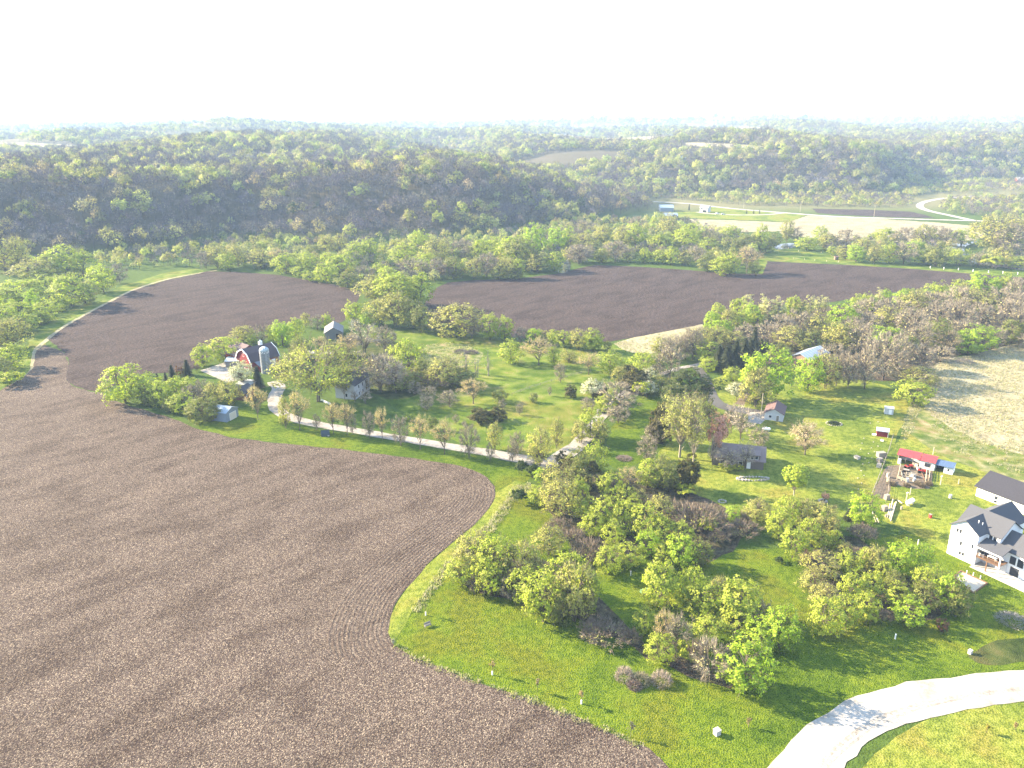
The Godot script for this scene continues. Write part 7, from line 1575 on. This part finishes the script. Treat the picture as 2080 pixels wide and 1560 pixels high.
	single("tree_stump", a_box(Vector3(0, 0.70, 0), Vector3(1.40, 1.40, 1.12), Basis(Vector3.UP, 0.4)), mats.grey_wood, "big grey stump at the pen fence beside the logs", "stump", Vector3(99.85, 0.00, -189.80))
	single("tree_stump", a_box(Vector3(0, 0.45, 0), Vector3(0.50, 0.90, 0.40), Basis(Vector3.UP, 0.4)), mats.grey_wood, "small pale stump right of the log pile", "stump", Vector3(104.71, 0.00, -190.39))
	single("tree_stump", a_box(Vector3(0, 0.40, 0), Vector3(0.50, 0.80, 0.40), Basis(Vector3.UP, 0.4)), mats.grey_wood, "small stump among the piled logs", "stump", Vector3(98.63, 0.00, -186.19))
	fence("rail_fence", "rail fence on the cluttered yard's left side", [Vector2(116.9, -217.1), Vector2(112.4, -209.1)], 1.2, 1.3, mats.pale_wood, 3, 0.09)
	fence("rail_fence", "rail fence along the cluttered yard's front", [Vector2(112.1, -208.8), Vector2(113.7, -206.6)], 1.2, 1.3, mats.pale_wood, 3, 0.09)
	fence("rail_fence", "rail fence on the cluttered yard's right side", [Vector2(125.9, -216.9), Vector2(120.9, -207.9)], 1.2, 1.3, mats.pale_wood, 3, 0.09)
	fence("rail_fence", "inner rail fence splitting the cluttered yard", [Vector2(123.0, -213.5), Vector2(119.4, -206.8)], 1.2, 1.3, mats.pale_wood, 3, 0.09)
	fence("rail_fence", "back rail fence of the cluttered yard", [Vector2(115.9, -211.3), Vector2(118.5, -210.7)], 1.2, 1.3, mats.pale_wood, 3, 0.09)
	o = thing("garden_tractor", "red garden tractor under the open end of the red roofed shack", "tractor", Vector3(119.08, 0.00, -216.44), 0.30)
	part("hood", a_box(Vector3(0.7, 0.85, 0), Vector3(1.3, 0.6, 0.6)), mats.red_paint, o)
	part("fender", a_box(Vector3(-0.5, 0.95, 0), Vector3(0.9, 0.2, 1.3)), mats.red_paint, o)
	part("seat", a_box(Vector3(-0.45, 1.2, 0), Vector3(0.5, 0.45, 0.5)), mats.black, o)
	for q in [[-0.6, 0.55, 0.5], [0.95, 0.5, 0.3]]:
		for z in [-1, 1]:
			var w := begin()
			tube(w, [Vector3(q[0], q[2], z * q[1] - 0.12), Vector3(q[0], q[2], z * q[1] + 0.12)], [q[2], q[2]], 14)
			part("wheel", done(w), mats.black, o)
	o = thing("garden_tractor", "second red machine in the middle of the cluttered yard", "tractor", Vector3(121.43, 0.00, -213.21), -0.40)
	part("hood", a_box(Vector3(0.7, 0.85, 0), Vector3(1.3, 0.6, 0.6)), mats.red_paint, o)
	part("fender", a_box(Vector3(-0.5, 0.95, 0), Vector3(0.9, 0.2, 1.3)), mats.red_paint, o)
	part("seat", a_box(Vector3(-0.45, 1.2, 0), Vector3(0.5, 0.45, 0.5)), mats.black, o)
	for q in [[-0.6, 0.55, 0.5], [0.95, 0.5, 0.3]]:
		for z in [-1, 1]:
			var w := begin()
			tube(w, [Vector3(q[0], q[2], z * q[1] - 0.12), Vector3(q[0], q[2], z * q[1] + 0.12)], [q[2], q[2]], 14)
			part("wheel", done(w), mats.black, o)
	o = thing("drum", "white drum at the red roof's left corner", "container", Vector3(118.05, 0.00, -220.04), 0.00)
	var drum_0 := begin()
	tube(drum_0, [Vector3(0, 0, 0), Vector3(0, 1.60, 0)], [0.45, 0.45], 12)
	part("body", done(drum_0), mats.white, o)
	part("lid", a_box(Vector3(0, 1.63, 0), Vector3(0.63, 0.06, 0.63)), mats.steel, o)
	o = thing("crate", "pale crate on the dirt by the pen fence, upper of two", "container", Vector3(110.09, 0.00, -210.25), 0.37)
	part("body", a_box(Vector3(0, 0.70, 0), Vector3(0.80, 1.40, 0.56)), mats.pale_wood, o)
	part("rim", a_box(Vector3(0, 1.44, 0), Vector3(0.88, 0.08, 0.64)), mats.grey_wood, o)
	o = thing("crate", "pale crate on the dirt by the pen fence, lower of two", "container", Vector3(108.80, 0.00, -207.50), 0.74)
	part("body", a_box(Vector3(0, 0.60, 0), Vector3(0.80, 1.20, 0.56)), mats.pale_wood, o)
	part("rim", a_box(Vector3(0, 1.24, 0), Vector3(0.88, 0.08, 0.64)), mats.grey_wood, o)
	o = thing("barrel", "grey barrel at the cluttered yard's front left", "container", Vector3(114.27, 0.00, -207.15), 1.11)
	var drum_3 := begin()
	tube(drum_3, [Vector3(0, 0, 0), Vector3(0, 1.20, 0)], [0.40, 0.40], 12)
	part("body", done(drum_3), mats.steel, o)
	part("lid", a_box(Vector3(0, 1.23, 0), Vector3(0.56, 0.06, 0.56)), mats.steel, o)
	o = thing("barrel", "grey barrel at the cluttered yard's front middle", "container", Vector3(116.41, 0.00, -207.40), 1.48)
	var drum_4 := begin()
	tube(drum_4, [Vector3(0, 0, 0), Vector3(0, 1.10, 0)], [0.40, 0.40], 12)
	part("body", done(drum_4), mats.steel, o)
	part("lid", a_box(Vector3(0, 1.13, 0), Vector3(0.56, 0.06, 0.56)), mats.steel, o)
	o = thing("block_bench", "pale block bench in the yard", "container", Vector3(117.54, 0.00, -210.71), 1.85)
	part("body", a_box(Vector3(0, 0.45, 0), Vector3(1.40, 0.90, 0.98)), mats.concrete, o)
	part("rim", a_box(Vector3(0, 0.94, 0), Vector3(1.48, 0.08, 1.06)), mats.grey_wood, o)
	o = thing("wooden_bin", "low wooden bin under the shack's front", "container", Vector3(122.14, 0.00, -218.18), 2.22)
	part("body", a_box(Vector3(0, 0.50, 0), Vector3(1.50, 1.00, 1.05)), mats.pale_wood, o)
	part("rim", a_box(Vector3(0, 1.04, 0), Vector3(1.58, 0.08, 1.13)), mats.grey_wood, o)
	o = thing("machine_block", "black machine part on the ground by the tractor", "container", Vector3(117.24, 0.00, -214.13), 2.59)
	part("body", a_box(Vector3(0, 0.35, 0), Vector3(1.60, 0.70, 1.12)), mats.black, o)
	part("rim", a_box(Vector3(0, 0.74, 0), Vector3(1.68, 0.08, 1.20)), mats.grey_wood, o)
	o = thing("white_chest", "white chest in front of the shack window", "container", Vector3(121.69, 0.00, -215.23), 2.96)
	part("body", a_box(Vector3(0, 0.45, 0), Vector3(1.20, 0.90, 0.84)), mats.white, o)
	part("rim", a_box(Vector3(0, 0.94, 0), Vector3(1.28, 0.08, 0.92)), mats.grey_wood, o)
	o = thing("board_stack", "stack of grey boards at the pen's upper corner", "container", Vector3(114.77, 0.00, -225.04), 3.33)
	part("board", a_box(Vector3(0.00, 0.13, 0.00), Vector3(2.60, 0.24, 1.56)), mats.grey_wood, o)
	part("board", a_box(Vector3(0.05, 0.40, 0.04), Vector3(2.60, 0.24, 1.56)), mats.grey_wood, o)
	part("board", a_box(Vector3(0.10, 0.67, 0.08), Vector3(2.60, 0.24, 1.56)), mats.grey_wood, o)
	part("board", a_box(Vector3(0.00, 0.93, 0.12), Vector3(2.60, 0.24, 1.56)), mats.grey_wood, o)
	part("board", a_box(Vector3(0.05, 1.20, 0.16), Vector3(2.60, 0.24, 1.56)), mats.grey_wood, o)
	part("board", a_box(Vector3(0.10, 1.47, 0.20), Vector3(2.60, 0.24, 1.56)), mats.grey_wood, o)
	o = thing("board_stack", "stack of grey boards below the pen's upper corner", "container", Vector3(112.74, 0.00, -221.34), 3.70)
	part("board", a_box(Vector3(0.00, 0.10, 0.00), Vector3(2.00, 0.17, 1.20)), mats.grey_wood, o)
	part("board", a_box(Vector3(0.05, 0.30, 0.04), Vector3(2.00, 0.17, 1.20)), mats.grey_wood, o)
	part("board", a_box(Vector3(0.10, 0.50, 0.08), Vector3(2.00, 0.17, 1.20)), mats.grey_wood, o)
	part("board", a_box(Vector3(0.00, 0.70, 0.12), Vector3(2.00, 0.17, 1.20)), mats.grey_wood, o)
	part("board", a_box(Vector3(0.05, 0.90, 0.16), Vector3(2.00, 0.17, 1.20)), mats.grey_wood, o)
	part("board", a_box(Vector3(0.10, 1.10, 0.20), Vector3(2.00, 0.17, 1.20)), mats.grey_wood, o)
	o = thing("rubble_block", "pale rubble block at the pen fence", "container", Vector3(110.77, 0.00, -217.75), 4.07)
	part("body", a_box(Vector3(0, 0.45, 0), Vector3(1.60, 0.90, 1.12)), mats.concrete, o)
	part("rim", a_box(Vector3(0, 0.94, 0), Vector3(1.68, 0.08, 1.20)), mats.grey_wood, o)
	o = thing("yard_bin", "grey round bin alone on the yard grass", "container", Vector3(121.30, 0.00, -196.86), 4.44)
	var drum_12 := begin()
	tube(drum_12, [Vector3(0, 0, 0), Vector3(0, 1.00, 0)], [0.45, 0.45], 12)
	part("body", done(drum_12), mats.concrete, o)
	part("lid", a_box(Vector3(0, 1.03, 0), Vector3(0.63, 0.06, 0.63)), mats.steel, o)
	o = thing("red_box", "small rust-red hydrant-like box on the yard grass", "container", Vector3(110.03, 0.00, -185.59), 4.81)
	part("body", a_box(Vector3(0, 0.50, 0), Vector3(0.70, 1.00, 0.49)), mats.red_paint, o)
	part("rim", a_box(Vector3(0, 1.04, 0), Vector3(0.78, 0.08, 0.57)), mats.grey_wood, o)
	o = thing("water_trough", "pale trough on the mown lawn", "container", Vector3(106.76, 0.00, -223.90), 5.18)
	part("body", a_box(Vector3(0, 0.40, 0), Vector3(1.60, 0.80, 1.12)), mats.concrete, o)
	part("rim", a_box(Vector3(0, 0.84, 0), Vector3(1.68, 0.08, 1.20)), mats.grey_wood, o)
	o = thing("white_tub", "white tub on the lawn below the red shed", "container", Vector3(120.75, 0.00, -237.84), 5.55)
	part("body", a_box(Vector3(0, 0.25, 0), Vector3(0.90, 0.50, 0.63)), mats.white, o)
	part("rim", a_box(Vector3(0, 0.54, 0), Vector3(0.98, 0.08, 0.71)), mats.grey_wood, o)
	pole("yard_pole", "pale pole with crosspiece right of the cluttered yard", Vector3(122.85, 0.00, -205.14), 3.0, 0.3, 0.6, mats.pale_wood)
	pole("yard_pole", "thin pale pole left of the large propane tank", Vector3(108.50, 0.00, -195.54), 2.6, 0.3, 0.6, mats.pale_wood)
	pole("yard_pole", "short pale pole above the large propane tank", Vector3(111.19, 0.00, -199.02), 2.2, 0.3, 0.0, mats.pale_wood)
	pole("yard_pole", "thin pole behind the red and blue roofed shack", Vector3(131.69, 0.00, -226.68), 2.5, 0.3, 0.0, mats.pale_wood)
	pole("yard_pole", "short pole at the end of the yard's wire run", Vector3(128.29, 0.00, -205.60), 1.6, 0.3, 0.0, mats.pale_wood)
	log_thing("weathered beam lying in the cluttered yard, first counted from its left", Vector3(115.59, 0.20, -212.72), Vector3(116.85, 0.30, -211.28), 0.13, mats.grey_wood, "beams in the cluttered yard")
	log_thing("weathered beam lying in the cluttered yard, second counted from its left", Vector3(114.90, 0.20, -210.75), Vector3(117.47, 0.30, -209.59), 0.13, mats.pale_wood, "beams in the cluttered yard")
	log_thing("weathered beam lying in the cluttered yard, third counted from its left", Vector3(119.52, 0.20, -211.81), Vector3(121.51, 0.30, -210.93), 0.13, mats.brown_wood, "beams in the cluttered yard")
	log_thing("weathered beam lying in the cluttered yard, fourth counted from its left", Vector3(118.82, 0.20, -210.13), Vector3(120.56, 0.30, -209.27), 0.13, mats.grey_wood, "beams in the cluttered yard")
	log_thing("weathered beam lying in the cluttered yard, fifth counted from its left", Vector3(118.27, 0.20, -215.28), Vector3(118.46, 0.30, -212.11), 0.13, mats.pale_wood, "beams in the cluttered yard")
	log_thing("weathered beam lying in the cluttered yard, sixth counted from its left", Vector3(121.89, 0.20, -214.65), Vector3(119.75, 0.30, -207.90), 0.13, mats.brown_wood, "beams in the cluttered yard")
	log_thing("weathered beam lying in the cluttered yard, seventh counted from its left", Vector3(115.88, 0.20, -208.78), Vector3(118.09, 0.30, -207.92), 0.13, mats.grey_wood, "beams in the cluttered yard")
	log_thing("weathered beam lying in the cluttered yard, eighth counted from its left", Vector3(116.05, 0.20, -214.73), Vector3(114.14, 0.30, -209.64), 0.13, mats.pale_wood, "beams in the cluttered yard")
	heap("yard_brush", "brownish brush clump along the cluttered yard's front edge, second from left", "brush", Vector3(112.75, 0.00, -204.21), 1.6, 0.8, mats.twig, Color(0.10, 0.085, 0.05), Color(0.24, 0.19, 0.13), 50, "brush clumps at the yard's front edge")
	heap("yard_brush", "brownish brush clump along the cluttered yard's front edge, third from left", "brush", Vector3(116.43, 0.00, -205.50), 1.8, 0.8, mats.twig, Color(0.10, 0.085, 0.05), Color(0.24, 0.19, 0.13), 51, "brush clumps at the yard's front edge")
	heap("yard_brush", "brownish brush clump along the cluttered yard's front edge, fourth from left", "brush", Vector3(117.05, 0.00, -203.88), 1.4, 0.8, mats.twig, Color(0.10, 0.085, 0.05), Color(0.24, 0.19, 0.13), 52, "brush clumps at the yard's front edge")
	heap("yard_brush", "brownish brush clump along the cluttered yard's front edge, fifth from left", "brush", Vector3(119.58, 0.00, -205.18), 1.8, 0.8, mats.twig, Color(0.10, 0.085, 0.05), Color(0.24, 0.19, 0.13), 53, "brush clumps at the yard's front edge")
	heap("yard_brush", "brownish brush clump along the cluttered yard's front edge, first from left", "brush", Vector3(109.04, 0.00, -205.33), 2.2, 0.8, mats.twig, Color(0.10, 0.085, 0.05), Color(0.24, 0.19, 0.13), 54, "brush clumps at the yard's front edge")
	o = thing("sandbox", "timber-edged sand pit on the grass in front of the white house", "sandbox", Vector3(103.50, 0.00, -155.37))
	part("sand", sheet_mesh(PackedVector2Array([Vector2(0.4, -4.1), Vector2(3.7, 1.0), Vector2(-1.6, 4.8), Vector2(-2.5, -1.6)]), 0.12), mats.dry_grass, o).material_override = speckled("sand", 0.42, 0.36, 0.28, 0.95, 0, 2.0)
	var edge_0 := begin()
	beam(edge_0, Vector3(0.44, 0.17, -4.13), Vector3(3.66, 0.17, 0.98), 0.22, 0.34)
	part("timber", done(edge_0), mats.brown_wood, o)
	var edge_1 := begin()
	beam(edge_1, Vector3(3.66, 0.17, 0.98), Vector3(-1.56, 0.17, 4.78), 0.22, 0.34)
	part("timber", done(edge_1), mats.brown_wood, o)
	var edge_2 := begin()
	beam(edge_2, Vector3(-1.56, 0.17, 4.78), Vector3(-2.54, 0.17, -1.63), 0.22, 0.34)
	part("timber", done(edge_2), mats.brown_wood, o)
	var edge_3 := begin()
	beam(edge_3, Vector3(-2.54, 0.17, -1.63), Vector3(0.44, 0.17, -4.13), 0.22, 0.34)
	part("timber", done(edge_3), mats.brown_wood, o)
	single("sandbox_post", a_box(Vector3(0, 0.55, 0), Vector3(0.12, 1.1, 0.12)), mats.white, "white post on the sand pit's far edge, first from left", "post", Vector3(104.59, 0.00, -158.25), 0, "posts at the sand pit")
	single("sandbox_post", a_box(Vector3(0, 0.55, 0), Vector3(0.12, 1.1, 0.12)), mats.white, "white post on the sand pit's far edge, second from left", "post", Vector3(105.59, 0.00, -157.32), 0, "posts at the sand pit")
	single("sandbox_post", a_box(Vector3(0, 0.55, 0), Vector3(0.12, 1.1, 0.12)), mats.white, "white post on the sand pit's far edge, third from left", "post", Vector3(106.49, 0.00, -156.02), 0, "posts at the sand pit")
	rock_ring("fire_ring", "small ring of pale stones on the mown slope", Vector3(57.72, 0.00, -195.48), 1.0, 0.9, 12, 4, mats.stone, 0.4)
	rock_ring("planter_ring", "round stone planter under the tiny pink tree", Vector3(85.30, 0.00, -195.23), 1.0, 0.9, 12, 5, mats.stone, 0.55)
	rock_ring("rock_bed", "long oval stone-edged garden bed in front of the brown house", Vector3(70.22, 0.00, -209.71), 4.6, 1.2, 30, 6, mats.stone, 0.6)
	rock_ring("flower_bed", "oval stone-edged bed with dark plants in the middle of the lawn", Vector3(111.08, 0.00, -253.34), 2.6, 2.2, 20, 8, mats.stone, 0.35)
	heap("bed_plant", "dark low plants filling the oval bed on the lawn", "plant", Vector3(111.08, 0.00, -253.34), 3.6, 0.8, mats.twig, Color(0.02, 0.035, 0.02), Color(0.06, 0.08, 0.04), 21)
	single("lawn_stone", a_box(Vector3(0, 0.08, 0), Vector3(0.34, 0.2, 0.28), Basis(Vector3.UP, 0.0)), mats.stone, "small pale stone dotting the mown lawn beside the dirt pen", "stone", Vector3(115.78, 0.00, -240.02), 0, "small pale stones scattered on the homestead lawn")
	single("lawn_stone", a_box(Vector3(0, 0.08, 0), Vector3(0.34, 0.2, 0.28), Basis(Vector3.UP, 0.7)), mats.stone, "small pale stone dotting the mown lawn beside the dirt pen", "stone", Vector3(117.51, 0.00, -236.86), 0, "small pale stones scattered on the homestead lawn")
	single("lawn_stone", a_box(Vector3(0, 0.08, 0), Vector3(0.34, 0.2, 0.28), Basis(Vector3.UP, 1.4)), mats.stone, "small pale stone dotting the mown lawn beside the dirt pen", "stone", Vector3(113.36, 0.00, -235.89), 0, "small pale stones scattered on the homestead lawn")
	single("lawn_stone", a_box(Vector3(0, 0.08, 0), Vector3(0.34, 0.2, 0.28), Basis(Vector3.UP, 2.1)), mats.stone, "small pale stone dotting the mown lawn beside the dirt pen", "stone", Vector3(117.47, 0.00, -233.45), 0, "small pale stones scattered on the homestead lawn")
	single("lawn_stone", a_box(Vector3(0, 0.08, 0), Vector3(0.34, 0.2, 0.28), Basis(Vector3.UP, 2.8)), mats.stone, "small pale stone dotting the mown lawn beside the dirt pen", "stone", Vector3(114.74, 0.00, -232.03), 0, "small pale stones scattered on the homestead lawn")
	single("lawn_stone", a_box(Vector3(0, 0.08, 0), Vector3(0.34, 0.2, 0.28), Basis(Vector3.UP, 3.5)), mats.stone, "small pale stone dotting the mown lawn beside the dirt pen", "stone", Vector3(110.91, 0.00, -231.02), 0, "small pale stones scattered on the homestead lawn")
	single("lawn_stone", a_box(Vector3(0, 0.08, 0), Vector3(0.34, 0.2, 0.28), Basis(Vector3.UP, 4.2)), mats.stone, "small pale stone dotting the mown lawn beside the dirt pen", "stone", Vector3(114.28, 0.00, -228.88), 0, "small pale stones scattered on the homestead lawn")
	single("lawn_stone", a_box(Vector3(0, 0.08, 0), Vector3(0.34, 0.2, 0.28), Basis(Vector3.UP, 4.9)), mats.stone, "small pale stone dotting the mown lawn beside the dirt pen", "stone", Vector3(111.92, 0.00, -227.62), 0, "small pale stones scattered on the homestead lawn")
	single("lawn_stone", a_box(Vector3(0, 0.08, 0), Vector3(0.34, 0.2, 0.28), Basis(Vector3.UP, 5.6)), mats.stone, "small pale stone dotting the mown lawn beside the dirt pen", "stone", Vector3(109.29, 0.00, -223.86), 0, "small pale stones scattered on the homestead lawn")
	single("lawn_stone", a_box(Vector3(0, 0.08, 0), Vector3(0.34, 0.2, 0.28), Basis(Vector3.UP, 6.3)), mats.stone, "small pale stone dotting the mown lawn beside the dirt pen", "stone", Vector3(111.44, 0.00, -224.14), 0, "small pale stones scattered on the homestead lawn")
	single("lawn_stone", a_box(Vector3(0, 0.08, 0), Vector3(0.34, 0.2, 0.28), Basis(Vector3.UP, 7.0)), mats.stone, "small pale stone dotting the mown lawn beside the dirt pen", "stone", Vector3(106.72, 0.00, -219.60), 0, "small pale stones scattered on the homestead lawn")
	single("lawn_stone", a_box(Vector3(0, 0.08, 0), Vector3(0.34, 0.2, 0.28), Basis(Vector3.UP, 7.7)), mats.stone, "small pale stone dotting the mown lawn beside the dirt pen", "stone", Vector3(108.97, 0.00, -220.48), 0, "small pale stones scattered on the homestead lawn")
	single("lawn_stone", a_box(Vector3(0, 0.08, 0), Vector3(0.34, 0.2, 0.28), Basis(Vector3.UP, 8.4)), mats.stone, "small pale stone dotting the mown lawn beside the dirt pen", "stone", Vector3(104.23, 0.00, -214.90), 0, "small pale stones scattered on the homestead lawn")
	single("lawn_stone", a_box(Vector3(0, 0.08, 0), Vector3(0.34, 0.2, 0.28), Basis(Vector3.UP, 9.1)), mats.stone, "small pale stone dotting the mown lawn beside the dirt pen", "stone", Vector3(103.63, 0.00, -211.47), 0, "small pale stones scattered on the homestead lawn")
	single("lawn_stone", a_box(Vector3(0, 0.08, 0), Vector3(0.34, 0.2, 0.28), Basis(Vector3.UP, 9.8)), mats.stone, "small pale stone dotting the mown lawn beside the dirt pen", "stone", Vector3(101.12, 0.00, -209.82), 0, "small pale stones scattered on the homestead lawn")
	single("lawn_stone", a_box(Vector3(0, 0.08, 0), Vector3(0.34, 0.2, 0.28), Basis(Vector3.UP, 10.5)), mats.stone, "small pale stone dotting the mown lawn beside the dirt pen", "stone", Vector3(100.77, 0.00, -206.42), 0, "small pale stones scattered on the homestead lawn")
	single("lawn_stone", a_box(Vector3(0, 0.08, 0), Vector3(0.34, 0.2, 0.28), Basis(Vector3.UP, 11.2)), mats.stone, "small pale stone dotting the mown lawn beside the dirt pen", "stone", Vector3(98.20, 0.00, -202.56), 0, "small pale stones scattered on the homestead lawn")
	single("lawn_stone", a_box(Vector3(0, 0.08, 0), Vector3(0.34, 0.2, 0.28), Basis(Vector3.UP, 11.9)), mats.stone, "small pale stone dotting the mown lawn beside the dirt pen", "stone", Vector3(123.69, 0.00, -253.59), 0, "small pale stones scattered on the homestead lawn")
	single("lawn_stone", a_box(Vector3(0, 0.08, 0), Vector3(0.34, 0.2, 0.28), Basis(Vector3.UP, 12.6)), mats.stone, "small pale stone dotting the mown lawn beside the dirt pen", "stone", Vector3(126.88, 0.00, -254.71), 0, "small pale stones scattered on the homestead lawn")
	single("lawn_stone", a_box(Vector3(0, 0.08, 0), Vector3(0.34, 0.2, 0.28), Basis(Vector3.UP, 13.3)), mats.stone, "small pale stone dotting the mown lawn beside the dirt pen", "stone", Vector3(129.56, 0.00, -254.66), 0, "small pale stones scattered on the homestead lawn")
	single("pale_boulder", a_box(Vector3(0, 0.6, 0), Vector3(1.6, 1.2, 1.0), Basis.from_euler(Vector3(0.1, 0.4, 0.1))), mats.stone, "pale boulder where the gravel lane enters the hedge", "boulder", Vector3(31.34, 0.00, -265.84))
	heap("dirt_mound", "grey rubble heap beside the gravel road at the right edge", "rubble", Vector3(104.57, 0.00, -140.36), 7.0, 0.8, mats.twig, Color(0.16, 0.15, 0.14), Color(0.28, 0.27, 0.26), 22)

func make_grass():
	var straw := [tuft(1, 16, 0.62, 0.5, Color(0.34, 0.29, 0.19), Color(0.58, 0.51, 0.37)), tuft(2, 16, 0.5, 0.55, Color(0.36, 0.31, 0.21), Color(0.56, 0.50, 0.37)), tuft(3, 14, 0.45, 0.55, Color(0.20, 0.22, 0.06), Color(0.36, 0.33, 0.16))]
	var green := [tuft(4, 14, 0.34, 0.5, Color(0.05, 0.10, 0.012), Color(0.10, 0.16, 0.02)), tuft(5, 14, 0.3, 0.5, Color(0.08, 0.12, 0.015), Color(0.15, 0.17, 0.025))]
	meadow("meadow_edge_weeds", [Vector2(130.4, -244.4), Vector2(137.8, -258.1), Vector2(147.7, -274.2), Vector2(153.2, -277.3), Vector2(145.0, -262.9), Vector2(133.3, -244.4), Vector2(128.3, -238.1)], 0.80, straw, "brownish weeds between the small sheds and the dry meadow", 0.05, 9)
	meadow("meadow_margin_grass", [Vector2(138.3, -247.9), Vector2(138.7, -229.8), Vector2(144.7, -218.4), Vector2(150.7, -209.0), Vector2(173.9, -199.7), Vector2(191.6, -223.3), Vector2(164.4, -233.4), Vector2(156.1, -244.0), Vector2(151.9, -257.9)], 1.50, [straw[2], straw[1]], "yellow-green rough grass along the dry meadow's near edge", 0.30, 10)
	meadow("dry_meadow_grass", [Vector2(148.7, -265.3), Vector2(161.0, -295.8), Vector2(183.0, -323.3), Vector2(209.1, -337.8), Vector2(245.9, -357.7), Vector2(306.4, -383.3), Vector2(186.2, -216.1), Vector2(160.3, -225.6), Vector2(152.2, -235.6), Vector2(149.0, -250.9)], 1.15, [straw[0], straw[1]], "tall straw-coloured grass swaying over the dry meadow", 0.22, 3)
	meadow("dry_strip_grass", [Vector2(4.8, -207.8), Vector2(0.5, -206.8), Vector2(-4.8, -188.9), Vector2(-10.7, -175.2), Vector2(-16.6, -163.2), Vector2(-19.4, -154.0), Vector2(-21.9, -145.5), Vector2(-20.8, -143.7), Vector2(-17.9, -152.0), Vector2(-14.6, -160.0), Vector2(-9.3, -171.1), Vector2(-2.8, -184.8), Vector2(1.2, -199.0), Vector2(5.7, -202.0)], 0.70, straw, "narrow strip of tall dry grass along the front lawn", 0.05, 4)
	meadow("dry_patch_grass", [Vector2(-43.5, -354.0), Vector2(-32.7, -362.3), Vector2(-18.4, -356.0), Vector2(-12.1, -341.1), Vector2(-16.8, -322.5), Vector2(-29.1, -317.8), Vector2(-38.4, -326.5), Vector2(-45.5, -341.8)], 1.30, straw, "dry bent grass on the pasture's straw patch", 0.30, 5)
	meadow("hedge_slope_grass", [Vector2(47.8, -358.8), Vector2(86.5, -382.7), Vector2(101.1, -392.4), Vector2(84.9, -364.1), Vector2(66.4, -339.4), Vector2(51.5, -343.7)], 1.60, straw, "dry grass on the slope at the middle field's end", 0.30, 6)
	meadow("field_edge_grass", [Vector2(-24.8, -133.0), Vector2(-20.6, -129.5), Vector2(-13.5, -125.0), Vector2(-4.0, -120.2), Vector2(4.9, -115.6), Vector2(13.3, -110.7), Vector2(21.1, -105.9), Vector2(22.1, -106.7), Vector2(13.5, -112.3), Vector2(5.0, -117.4), Vector2(-4.0, -122.0), Vector2(-13.7, -127.0), Vector2(-20.4, -131.4), Vector2(-24.2, -134.6)], 0.80, straw, "dry weeds along the plowed field's lawn edge", 0.25, 8)
